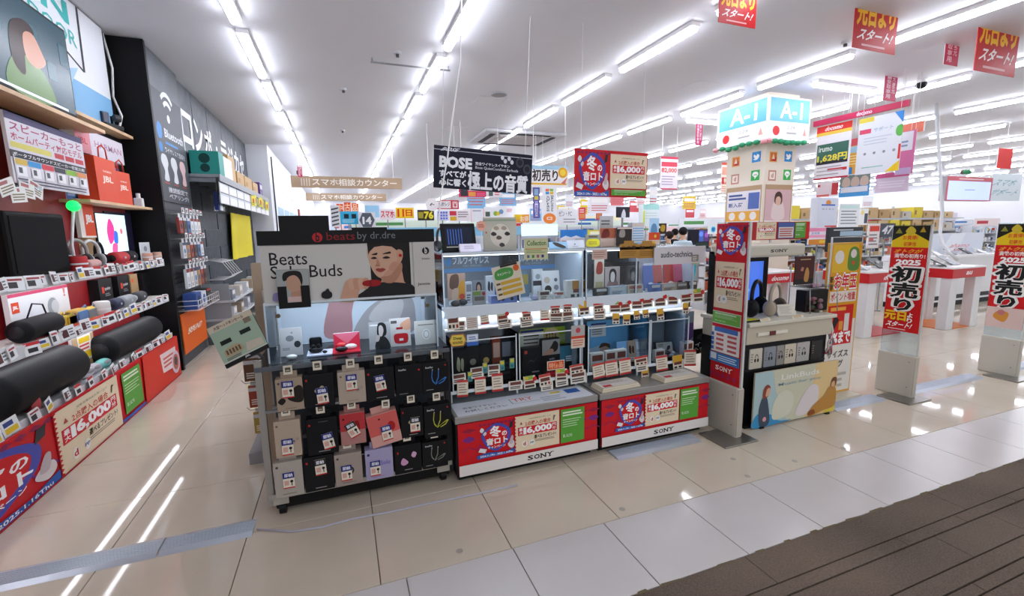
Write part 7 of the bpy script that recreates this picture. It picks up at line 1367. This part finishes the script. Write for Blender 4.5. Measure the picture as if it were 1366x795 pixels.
panelXm('lilac_poster', 'lilac poster with a pink head hanging low at the right', 'poster', (1168, 230, 1212, 256), PXC+.4, d_p6, cords=2)
def d_p7(p): p.rect(0, 0, 1, 1, '#e6d8e0'); p.rect(.7, .1, 1, .9, '#c8404a'); p.rect(0, 0, .6, .15, '#d86a6a'); p.rect(0, .7, .15, .85, '#c8404a')
panelXm('small_poster', 'small pale poster with a red edge below the phone plan poster', 'poster', (1090, 243, 1118, 262), PXC+.35, d_p7, cords=2)
panelXm('orange_tag_sign', 'short orange rail sign beyond the hanging posters', 'sign', (1196, 164, 1232, 178), PXC+.9, lambda p: p.rect(0, 0, 1, 1, '#e07a64'), T=.03, cords=1)
def d_scr2(p): e = lambda c: mat(c, .3, emit=.75); p.rect(0, 0, 1, 1, '#cf6a74'); p.rect(.04, .04, .97, .82, e('#a9b8e6')); p.rect(.4, .44, .62, .48, e('#7a86b0')); p.lines(.25, .87, .8, .95, 1, '#f0d4d6', .6)
panelY('hanging_screen', 'pale blue hanging screen with a pink frame at the upper right', 'screen', (1262, 236, 1323, 268), 6.3, d_scr2, T=.12, board=mat('#9a98a0', .5), cords=2)
t = thing('paper_ornament', 'green and brown paper ornament hanging above the pale blue screen', 'ornament', (at(1292, 228, Y=6.25).x, 6.3, at(1292, 234, Y=6.25).z))
for k in range(5): MB().ball((.06*math.cos(k*1.26), .04*math.sin(k*1.26), .08), .07, .05, .05, mat(['#2f8a5c', '#2f7a54', '#6a4a44'][k % 3], .7), 7).build('leaf', t)
MB().cyl((0,0,.1), (0,0,3.75-t.location.z), .004, WIRE).build('cord', t)
def d_pale(p): p.rect(0, 0, 1, 1, '#dbe6ec'); p.text('スマホ', .1, .55, .8, .8, '#8ab8c4', .01, .3); p.text('サポート', .05, .2, .9, .45, '#8ab8c4', .01, .3)
panelY('pale_banner', 'pale banner with light teal script right of the hanging screen', 'banner', (1322, 232, 1362, 268), 6.6, d_pale, cords=2)
panelY('red_edge_sign', 'red sign cut by the right edge of the picture', 'sign', (1331, 198, 1350, 225), 5.8, lambda p: (p.rect(0, 0, 1, 1, '#d02a28'),), cords=1)
# ================================================================== THE SHOP BEYOND
GW = mat('#e4e6ea', .45)
def goods(mb, x0, x1, y, z, hmax, rr, pal, dirn=-1, d=.2):
    x = x0+.02
    while x < x1-.04:
        w = rr.uniform(.05, .2); h = rr.uniform(.4, .95)*hmax; x2 = min(x+w, x1-.02)
        mb.box(x, x2-.008, y-d/2+rr.uniform(0, .05), y+d/2, z, z+h, mat(rr.choice(pal), .5)); 
        if rr.random() < .5: mb.box(x+w*.15, x2-w*.2, y-d/2-.006, y-d/2+.05, z+h*.45, z+h*.8, mat(rr.choice(['#f0f0f0', '#d8d84a', '#c83a3a', '#3a6ab8', '#222226']), .5))
        x = x2
PAL = [['#e6e8ec', '#cfd6e0', '#b9c4d0', '#d8d0c4', '#3a3f48', '#c9545a', '#e0c24a'], ['#d8c9b0', '#c0a27a', '#e6e2da', '#9aa4ac', '#5a6a8a', '#d86a4a'], ['#e9ecf0', '#dfe6ee', '#8ab8dc', '#4a6a9a', '#c9c4c0', '#222428']]
gon = 0
def gondola(x0, x1, y, zt, head=None, hh=.14, label=None, pal=0, side=1, headmat=None):
    global gon; gon += 1
    w = x1-x0; t = thing('gondola_shelf', label or 'white gondola shelf of small goods far back in the shop', 'shelving', ((x0+x1)/2, y, 0), 0, None if label else 'far gondola shelves')
    MB().box(-w/2, w/2, .18, .22, 0, zt, GW).build('back_panel', t); MB().box(-w/2, w/2, -.2, .6, 0, .12, mat('#c9ccd2', .5)).build('base', t)
    mb = MB(); rr = random.Random(gon); n = 3
    zs = [zt*.35, zt*.58, zt*.8]
    for z in zs: MB().box(-w/2, w/2, -.18, .18, z-.025, z, mat('#d9dce2', .4)).build('shelf', t)
    for s in (-w/2, w/2-.03): MB().box(s, s+.03, -.16, .2, .12, zt, mat('#cdd1d8', .4)).build('end_frame', t)
    if head or headmat:
        MB().box(-w/2, w/2, -.2, -.17, zt-.02, zt+hh, headmat or GW).build('header', t)
        if head: p = Print(w, hh+.02); head(p); p.build(t, (0, -.201, zt-.02), name='header_print')
    for z, nx in zip(zs, zs[1:]+[zt]): goods(mb, x0+.03, x1-.03, y-.03, z+.001, (nx-z)*.85, rr, PAL[pal])
    o = mb.build('small_goods'); o['kind'] = 'stuff'; tag(o, 'rows of small packaged goods on a %s' % (label or 'far gondola shelf'), 'goods', None if label else 'goods on far gondolas')
    return t
def pxX(x, y, Y): return at(x, y, Y=Y).x
def pole_sign(name, label, b, Y, draw, c='#ffffff', T=.02):
    X0, X1, Z0, Z1 = boxpx(b, Y); w, h = X1-X0, Z1-Z0; t = thing(name, label, 'sign', ((X0+X1)/2, Y, 0))
    MB().box(-w/2, w/2, 0, T, Z0, Z1, mat(c, .5)).build('board', t); p = Print(w, h); draw(p); p.build(t, (0, -.0005, Z0))
    MB().cyl((0, T+.012, .02), (0, T+.012, Z1-.02), .012, GREY, n=10).build('pole', t); MB().cyl((0, T+.012, 0), (0, T+.012, .02), .05, GREY, n=18).build('foot', t); return t
# first row behind the stands
gondola(pxX(500, 300, 8), pxX(689, 300, 8), 8.0, 1.55, lambda p: (p.rect(0, 0, 1, 1, '#8fcbee'), p.text('ARROWS', .42, .3, .55, .72, '#d6eef8', .01)), .14, 'gondola with a long light blue header behind the rack', 2)
gondola(pxX(690, 300, 8), pxX(738, 300, 8), 8.0, 1.53, lambda p: p.rect(0, 0, 1, 1, mat('#cfeef6', .4, emit=.6)), .19, 'gondola with a pale lit header behind the left stand', 2)
gondola(pxX(741, 300, 8), pxX(776, 300, 8), 8.0, 1.47, lambda p: (p.rect(0, 0, 1, 1, '#2f7fd4'), p.poly([(0, 0), (.2, .3), (.4, .1), (.6, .3), (.8, .05), (1, 0)], '#dfeaf4')), .14, 'gondola with a bright blue header in the middle', 0)
gondola(pxX(777, 300, 8), pxX(797, 300, 8), 8.0, 1.48, lambda p: (p.rect(0, 0, 1, 1, '#e6de4a'), p.rect(.15, .3, .85, .8, '#eef0d8')), .12, 'gondola with a yellow header in the middle', 0)
# signs standing among the shelves
pole_sign('sign_board', 'black and white diagonal lettering board left behind the header', (441, 274, 453, 303), 9.5, lambda p: (p.rect(0, 0, 1, 1, '#d9dadd'), [p.poly([(.1, .05+.18*k), (.9, .13+.18*k), (.9, .2+.18*k), (.1, .12+.18*k)], '#4a4d54') for k in range(5)]))
pole_sign('sign_board', 'cyan board with dark product pictures behind the header', (454, 282, 479, 299), 9.5, lambda p: (p.rect(0, 0, 1, 1, '#35b4e0'), p.rect(.2, .45, .45, .8, '#1b2a3a'), p.rect(.6, .45, .85, .8, '#1b2a3a'), p.lines(.1, .1, .9, .4, 2, '#a9e0f2', .5)))
def d_14(p): p.rect(0, 0, 1, 1, '#dcdce2'); p.poly([(.05, .5), (.25, .95), (.75, .95), (.95, .5), (.75, .05), (.25, .05)], '#5a626e'); p.text('14', .25, .25, .75, .7, '#f0f0f4', .05)
pole_sign('hexagon_sign', 'grey hexagon sign with the number 14 behind the header', (478, 283, 501, 304), 9.4, d_14)
for k, (a, b, lb) in enumerate((((449, 272, 458, 283), '#e05a2a', 'small orange letter block sign, leftmost of three'), ((459, 270, 468, 283), '#e0521e', 'small orange letter block sign, middle of three'), ((469, 271, 478, 283), '#e8622a', 'small orange letter block sign, rightmost of three'))):
    pole_sign('letter_sign', lb if isinstance(lb, str) else lb, a, 12.0, (lambda c: lambda p: (p.rect(0, 0, 1, 1, c), p.text('中古品'[k], .1, .1, .9, .9, '#f6c9a8', .03)))(b), b)
pole_sign('blue_board', 'plain sky blue board above the light blue header', (487, 274, 506, 290), 11.0, lambda p: p.rect(0, 0, 1, 1, '#9fd0f0'), '#9fd0f0')
pole_sign('red_letters_sign', 'white board with red lettering right of the blue board', (507, 279, 527, 293), 11.0, lambda p: (p.rect(0, 0, 1, 1, '#ecdfe2'), p.text('スマホ', .05, .2, .95, .85, '#d83a4a', .03)))
pole_sign('yellow_price_sign', 'yellow sign reading 11 behind the header', (528, 277, 552, 291), 10.5, lambda p: (p.rect(0, 0, 1, 1, '#f2c81c'), p.text('11', .1, .15, .45, .85, '#d8421c', .05), p.text('日', .55, .2, .9, .8, '#d8421c', .03)))
pole_sign('black_price_sign', 'yellow and black sign reading 76 behind the header', (557, 280, 579, 294), 10.5, lambda p: (p.rect(0, 0, 1, 1, '#2c2a1c'), p.text('76', .4, .15, .95, .85, '#e8d83a', .05), p.rect(.05, .2, .35, .8, '#a89a2a')))
pole_sign('dotted_sign', 'white sign with blue and violet dots beside the red direction sign', (583, 281, 598, 294), 9.8, lambda p: (p.rect(0, 0, 1, 1, '#cfd3f0'), [p.circ(.15+.23*(k % 4), .2+.3*(k//4), .02, '#5a6ad8') for k in range(12)]))
pole_sign('campaign_sign', 'white sign with red and yellow squares behind the tablet', (599, 280, 627, 295), 9.8, lambda p: (p.rect(0, 0, 1, 1, '#efe9ec'), p.rect(.03, .5, .35, .9, '#cf3a4a'), p.rect(.05, .05, .35, .42, '#e8b82a'), p.lines(.42, .3, .95, .9, 3, '#8a7a84', .4)))
pole_sign('white_board', 'blank white board with faint print behind the beige round poster', (629, 278, 645, 296), 9.9, lambda p: (p.rect(0, 0, 1, 1, '#e9ebf0'), p.lines(.1, .7, .9, .95, 1, '#b4b8c4', .5)))
pole_sign('green_icons_sign', 'white sign with green and grey icons left of the purple banner', (646, 276, 676, 292), 11.0, lambda p: (p.rect(0, 0, 1, 1, '#e6eaee'), p.rect(.05, .2, .25, .6, '#4a5a4a'), p.circ(.5, .45, .06, '#8ab04a'), p.circ(.62, .45, .05, '#e0c83a'), p.circ(.75, .6, .06, '#7a9ac0')))
pole_sign('orange_sign', 'yellow and orange sign above the pale lit header', (686, 286, 706, 297), 9.0, lambda p: (p.rect(0, 0, 1, 1, '#f0a03a'), p.rect(0, .4, .5, 1, '#e8c41c'), p.text('お得', .4, .1, .95, .8, '#f8e2c8', .03)))
pole_sign('white_sign', 'white sign with grey text right of the software banner', (743, 279, 771, 300), 10.5, lambda p: (p.rect(0, 0, 1, 1, '#e3e4ea'), p.text('ゼン・PC', .08, .55, .7, .9, '#8a8c96', .02), p.lines(.3, .1, .95, .45, 2, '#9a9ca6', .4)))
for k, (x0, x1, lb) in enumerate(((772, 781, 'small red price sign, left of two in the middle distance'), (795, 803, 'small red price sign, right of two in the middle distance'))):
    pole_sign('red_price_sign', lb, (x0, 277, x1, 293), 11.5, lambda p: (p.rect(0, 0, 1, 1, '#d84a52'), p.rect(.1, .1, .9, .5, '#e8905a'), p.lines(.15, .55, .85, .9, 2, '#f2d2d2', .5)))
on('wall_television', 'black television showing a white figure in the middle distance', (823, 276, 840, 290), 11.0, at(831, 290, Y=11).z, lambda p: (p.rect(0, 0, 1, 1, '#242634'), p.blob([(.35, 0), (.4, .5), (.55, .8), (.68, .4), (.66, 0)], '#d8dae6')), '#242634', .05, 'television')
t = thing('television_pole', 'pole stand under the middle distance television', 'pole', (pxX(831, 290, 11.05), 11.08, 0)); MB().cyl((0,0,0), (0,0,at(831, 283, Y=11).z), .03, GREY).cyl((0,0,0), (0,0,.03), .25, GREY, n=18).build('pole', t); MB().box(-.1, .1, -.04, .0, at(831, 289, Y=11).z, at(831, 283, Y=11).z, GREY).build('bracket', t)
pole_sign('aqua_tower', 'tall pale aqua sign tower behind the right stand', (858, 272, 879, 302), 10.0, lambda p: (p.rect(0, 0, 1, 1, '#dfecee'), p.rect(0, .75, 1, 1, '#a9e0dc'), p.lines(.1, .3, .9, .65, 3, '#c4d4d8', .3), p.rect(0, 0, .1, .7, '#cfe04a')), '#dfecee', .2)
pole_sign('blue_photo_sign', 'blue photo sign beside the aqua tower', (866, 291, 879, 312), 8.6, lambda p: (p.rect(0, 0, 1, 1, '#a3c8e2'), p.blob([(.2, .1), (.3, .6), (.7, .6), (.8, .1)], '#5a86b0')))
pole_sign('dark_food_sign', 'dark sign with golden pictures behind the right stand', (875, 298, 889, 312), 8.9, lambda p: (p.rect(0, 0, 1, 1, '#33241c'), p.circ(.3, .65, .03, '#e6dcd0'), p.blob([(.45, .3), (.5, .8), (.85, .8), (.8, .25)], '#b8962a')))
pole_sign('red_toy_sign', 'red and yellow sign behind the kraft tags', (865, 310, 880, 330), 7.0, lambda p: (p.rect(0, 0, 1, 1, '#d8c8bc'), p.rect(0, .5, 1, 1, '#cf4a28'), p.circ(.6, .75, .03, '#e8c43a'), p.rect(.1, .05, .6, .4, '#e8b02a')))
def d_game(p): e = lambda c: mat(c, .3, emit=.5); p.rect(0, 0, 1, 1, '#1a1a2a'); p.rect(.45, .35, .7, .95, e('#34509a')); p.rect(.72, .35, .97, .95, e('#4a2a6a')); p.rect(.3, .05, .95, .3, '#2a4038'); p.circ(.55, .75, .06, e('#5a7ad8')); p.circ(.85, .7, .06, e('#8a4aa0'))
pole_sign('game_display', 'dark glowing game display beside the shopper', (921, 306, 946, 331), 8.5, d_game, '#1a1a2a', .1)
gondola(pxX(932, 345, 7), pxX(975, 345, 7), 7.0, 1.12, None, 0, 'low gondola under the dark game display', 1)
pole_sign('blue_circle_sign', 'white sign with a cyan disc above the red gate banner', (945, 300, 958, 312), 8.2, lambda p: (p.rect(0, 0, 1, 1, '#e6f0f4'), p.circ(.5, .5, .07, '#5ac8ec'), p.rect(.35, .3, .65, .7, '#2a7ac0')))
# further rows of gondolas filling the hall
heads = ['#e9eef4', '#f4e6e6', '#cfe4f4', '#f2ecc9', '#f0d0d4', '#dfeee0', '#e6e0f0', '#f4dcc4']
rr = random.Random(11)
for Y, xa, xb in ((10.8, 13.5, 24), (12.6, .3, 26), (15.5, .2, 27), (18.8, .1, 27), (22.5, 0, 27), (27, 0, 28), (31.5, -.5, 28)):
    x = xa
    while x < xb:
        L = rr.uniform(1.8, 2.6); c = rr.choice(heads)
        if seen(x+L/2, Y, 1.5, 60):
            c2 = rr.choice(['#c83a4a', '#3a7ac0', '#e0b02a', '#5a9a5a', '#8a8c96'])
            gondola(x, x+L, Y, rr.uniform(1.5, 1.95), (lambda cc, c3: lambda p: (p.rect(0, 0, 1, 1, cc), p.lines(.1, .25, .6, .75, 1, c3, .8)))(c, c2), rr.uniform(.14, .3), None, rr.randrange(3))
        x += L+rr.choice((.08, .08, 1.2))
# small hanging price sheets scattered over the hall
for k in range(48):
    Y = rr.uniform(10.5, 24); px_ = rr.uniform(420, 1330); zz = rr.uniform(2.0, 2.5)
    X = at(px_, 280, Y=Y).x
    if X < -.8 or X > 27 or px_ < 600: continue
    w = rr.uniform(.3, .7); h = rr.uniform(.35, .7); c = rr.choice(['#d84a52', '#e9e4ea', '#e8c83a', '#e6eef4', '#e07a84', '#7ab4dc', '#f0d8d8'])
    t = panel('aisle_sheet', 'small %s hanging price sheet far back over the aisles' % {'#d84a52': 'red', '#e9e4ea': 'lilac', '#e8c83a': 'yellow', '#e6eef4': 'white', '#e07a84': 'pink', '#7ab4dc': 'blue', '#f0d8d8': 'pale pink'}[c], 'banner', w, h, .006, (X, Y, zz), 0, (lambda c: lambda p: (p.rect(0, 0, 1, 1, c), p.rect(.1, .6, .9, .85, '#f4f0f0'), p.lines(.1, .1, .9, .5, 3, '#c86a70', .4)))(c), group='hanging sheets over the far aisles', cords=2)
# far right: phone corner
gondola(9.6, 12.4, 7.9, 1.42, None, 0, 'gondola of boxed phones behind the sale gate', 1)
gondola(12.5, 16.5, 7.9, 1.42, None, 0, 'long gondola of boxed phones at the right', 1)
for k in range(28):
    x = 9.8+.46*(k % 14); w = rr.uniform(.34, .44); h = rr.uniform(.16, .3); c = ['#c3a579', '#b89868', '#d0b48a', '#c9c4bc', '#e0cc3a'][k % 5 if k != 8 else 4]
    t = thing('storage_carton', '%s storage carton on the %s shelf above the right phone gondolas' % ({'#c9c4bc': 'pale grey', '#e0cc3a': 'yellow'}.get(c, 'kraft'), 'lower' if k < 14 else 'upper'), 'box', (x, 7.6, (1.446 if k < 14 else 1.776)), 0, 'cartons on top of the right gondolas')
    MB().box(-w/2, w/2, 0, .45, 0, h, mat(c, .6), .004).build('carton', t); MB().box(-w/2+.05, -w/2+.12, -.003, 0, h*.3, h*.7, mat('#8a6a40', .6)).build('print_mark', t)
t = thing('carton_shelf', 'steel top shelf carrying kraft cartons above the right phone gondolas', 'shelf', (13.05, 7.9, 1.42))
MB().box(-3.45, 3.45, -.3, .25, 0, .025, STEEL).build('lower_board', t); MB().box(-3.45, 3.45, -.3, .25, .33, .355, STEEL).build('upper_board', t)
for x in (-3.45, -1.2, 1.2, 3.42): MB().box(x, x+.03, .2, .25, 0, .68, STEEL).build('post', t)
wc = thing('service_counter', 'white service counter with a dark foot at the right edge', 'counter', (11.6, 5.2, 0))
MB().box(-1.6, 2.4, 0, .5, .1, .95, mat('#e6e7ea', .35)).build('body', wc); MB().box(-1.6, 2.4, .03, .5, 0, .1, BLACK).build('plinth', wc); MB().box(-1.63, 2.43, -.03, .55, .95, .99, mat('#f0f0f2', .3)).build('worktop', wc); MB().box(-1.6, 2.4, -.003, 0, .14, .22, mat('#2a2a2e', .4)).build('dark_band', wc)
for k in range(6): tab(10.4+.5*k, 5.3, R(rr.uniform(-20, 20)), 'demo phone on a stand along the white service counter', ['#2a2c30', '#e6e6e8', '#8a8e96'][k % 3], .12, .22, .991); 
for o in [o for o in bpy.data.objects if o.get('label', '').startswith('demo phone on')]: o['group'] = 'demo phones on the service counter'
def d_wall(p): p.rect(0, 0, 1, 1, '#dfe4f0'); p.poly([(.2, 0), (.5, 0), (.65, 1), (.4, 1)], '#eef2fa'); p.text('ahamo', .4, .3, .75, .5, '#e08a8a', .01, .2); p.text('SALE', .45, .12, .7, .26, '#e07a7a', .01, .2)
panel('backlit_panel', 'pale backdrop panel standing behind the service counter', 'panel', 1.9, .42, .05, (11.9, 5.55, .992), 0, d_wall)
pole_sign('stripe_sign', 'pink, white and orange striped sign right of the booth strip', (1079, 303, 1107, 326), 5.2, lambda p: (p.rect(0, 0, 1, 1, '#e8e0ea'), p.rect(0, .75, 1, .95, '#e88ab0'), p.rect(0, .4, 1, .55, '#eda0bc'), p.rect(0, 0, 1, .3, '#d88a2a'), p.rect(.5, .08, .85, .24, '#e8c23a'), p.text('スマホ', .1, .58, .5, .72, '#6a7ac8', .02)))
pole_sign('phone_sign', 'white sign with red and grey print left of the sale gate', (1158, 298, 1173, 331), 4.9, lambda p: (p.rect(0, 0, 1, 1, '#e9e0de'), p.rect(.1, .68, .95, .9, '#d8402c'), p.lines(.1, .1, .9, .6, 4, '#77767c', .4), p.rect(.1, .3, .5, .42, '#d06a6a')))
pole_sign('number_sign', 'grey sign reading 47 left of the sale gate', (1173, 298, 1194, 316), 5.4, lambda p: (p.rect(0, 0, 1, 1, '#4a4e5a'), p.text('47', .2, .2, .85, .85, '#d6d8de', .04, .2)))
pole_sign('tower_sign', 'pale round-topped sign tower with an orange oval beside the column', (1091, 264, 1117, 304), 6.0, lambda p: (p.rect(0, 0, 1, 1, '#d3dae8'), p.circ(.5, .84, .07, '#e08a3a', .05), p.rect(.15, .74, .85, .79, '#3a6ac0'), p.text('らくらく', .2, .6, .8, .66, '#4a4e58', .01), p.rect(.4, .02, 1, .08, '#d84a4a')), '#d3dae8', .15)
pole_sign('text_board', 'white text board between the sign tower and the sale gate', (1119, 272, 1146, 303), 6.4, lambda p: (p.rect(0, 0, 1, 1, '#e9eef0'), p.rect(.05, .8, .95, .95, '#cfeae6'), p.lines(.1, .1, .9, .75, 5, '#8a8e96', .35)))
pole_sign('mint_phone_sign', 'white sign with a dark phone picture near the sale gate', (1147, 278, 1158, 300), 6.8, lambda p: (p.rect(0, 0, 1, 1, '#eef0ee'), p.rect(.55, .1, .95, .7, '#4a5260'), p.circ(.3, .75, .05, '#f0d88a')))
cable = [at(1257, 285, Y=5.3), at(1254, 310, Y=5.2), at(1257, 325, Y=5.05), at(1266, 337, Y=4.9), at(1278, 347, Y=4.75)]; cable = [at(1258, 60, Y=5.3)]+cable; cable[0].z = 3.75
tag(MB().tube([tuple(p) for p in cable], .028, mat('#d6d8dc', .4), 10).build('cable_hose'), 'thick pale cable hose hanging from the ceiling behind the sale gate', 'cable')
# back display left of the column and behind the aisle
gondola(-.45, .55, 6.6, 1.52, None, 0, 'grey gondola behind the black header tab', 0)
t = thing('trolley', 'black folding trolley at the end of the left aisle', 'trolley', (pxX(405, 295, 11), 11.0, 0))
MB().tube([(-.25,0,.1), (-.25,0,1.8), (.25,0,1.8), (.25,0,.1)], .03, BLACK).build('frame', t); MB().box(-.35, .35, -.5, .1, .1, .16, BLACK).build('platform', t); MB().box(-.3, .3, -.1, .05, 1.1, 1.62, mat('#3c4044', .6), .03).build('bag', t)
for sx in (-.28, .28): MB().cyl((sx-.02,-.3,.06), (sx+.02,-.3,.06), .06, BLACK).cyl((sx-.02,0,.06), (sx+.02,0,.06), .06, BLACK).build('wheel', t)

# ================================================================== SHOPPERS
def shopper(label, loc, rz, top, hair, H=1.62, lean=0.):
    """a standing person seen from behind, one continuous body"""
    s = H/1.7
    J = [((0,0,.95), .135), ((0,-.01,1.12), .125), ((0,-.01+lean*.3,1.3), .15), ((0,lean*.5,1.42), .10), ((0,lean*.7,1.49), .052), ((0,lean*.9-.01,1.56), .07), ((0,lean-.015,1.65), .085), ((0,lean-.01,1.70), .05)]
    ed = [(i, i+1) for i in range(7)]
    def chain(root, pts):
        k = root
        for p, r in pts: J.append((p, r)); ed.append((k, len(J)-1)); k = len(J)-1
        return k
    for sx in (-1, 1):
        chain(0, [((sx*.09, 0, .88), .1), ((sx*.1, -.01, .5), .07), ((sx*.1, .01, .3), .058), ((sx*.1, .02, .09), .042), ((sx*.11, -.10, .045), .04), ((sx*.11, -.17, .035), .028)])
        h = chain(2, [((sx*.17, lean*.45, 1.38), .075), ((sx*.24, lean*.3, 1.14), .05), ((sx*.2, -.18, 1.06), .038), ((sx*.15, -.26, 1.1), .03), ((sx*.14, -.31, 1.12), .034)])
        for q in range(4): chain(h, [((sx*.14+(q-1.5)*.019, -.37, 1.125), .009), ((sx*.14+(q-1.5)*.019, -.395+abs(q-1.5)*.006, 1.11), .008)])
        chain(h, [((sx*.095, -.33, 1.135), .01), ((sx*.085, -.355, 1.14), .009)])
    me = bpy.data.meshes.new('body'); me.from_pydata([tuple(c*s for c in p) for p, r in J], ed, [])
    t = thing('person', label, 'person', loc, rz)
    o = obj('body', me, t); sk = o.modifiers.new('skin', 'SKIN'); sk.use_smooth_shade = True
    for v, (p, r) in zip(me.skin_vertices[0].data, J): v.radius = (r*s, r*s*.85)
    me.skin_vertices[0].data[0].use_root = True
    o.modifiers.new('smooth', 'SUBSURF').levels = 1; o.modifiers['smooth'].render_levels = 2
    dg = bpy.context.evaluated_depsgraph_get(); m2 = bpy.data.meshes.new_from_object(o.evaluated_get(dg)); o.modifiers.clear(); o.data = m2
    skin, shirt, pants, shoe = mat('#d9ab8e', .5), mat(top, .8), mat('#2a2d38', .8), BLACK
    for m_ in (shirt, pants, skin, shoe): m2.materials.append(m_)
    for f in m2.polygons:
        c = f.center/s; f.use_smooth = True
        f.material_index = 2 if c.z > 1.455 or (c.y < -.24 and c.z > .9) else (0 if c.z > .93 else (3 if c.z < .075 else 1))
    hb = MB(); M_ = Matrix.Translation((0, (lean)*s, 0))
    hb.ball((0, .012*s, 1.66*s), .1*s, .105*s, .1*s, mat(hair, .7), 16, M_).build('hair', t)
    fc = MB(); 
    for sx in (-1, 1): fc.ball((sx*.033*s, -.085*s, 1.625*s), .012*s, .008*s, .007*s, BLACK, 8, M_); fc.ball((sx*.088*s, -.01*s, 1.61*s), .012*s, .02*s, .03*s, skin, 8, M_)
    fc.ball((0, -.1*s, 1.59*s), .014*s, .018*s, .022*s, skin, 8, M_).ball((0, -.085*s, 1.55*s), .026*s, .008*s, .006*s, mat('#a8625a', .5), 8, M_).build('face', t)
X = at(911, 312, Y=8.0)
shopper('person in a pale blue shirt seen from behind, facing the game display', (X.x, 8.0, 0), R(150), '#b9cbd6', '#17161a', 1.58)
shopper('person in a dark green coat standing left of the pale blue shirt', (at(892, 320, Y=7.9).x, 7.9, 0), R(200), '#1f5a4c', '#2a1f1a', 1.5)
shopper('person in a black jacket far back between the shelves', (at(900, 315, Y=9.6).x, 9.6, 0), R(170), '#1f2024', '#141416', 1.55)
bpy.data.scenes.remove(TMP)
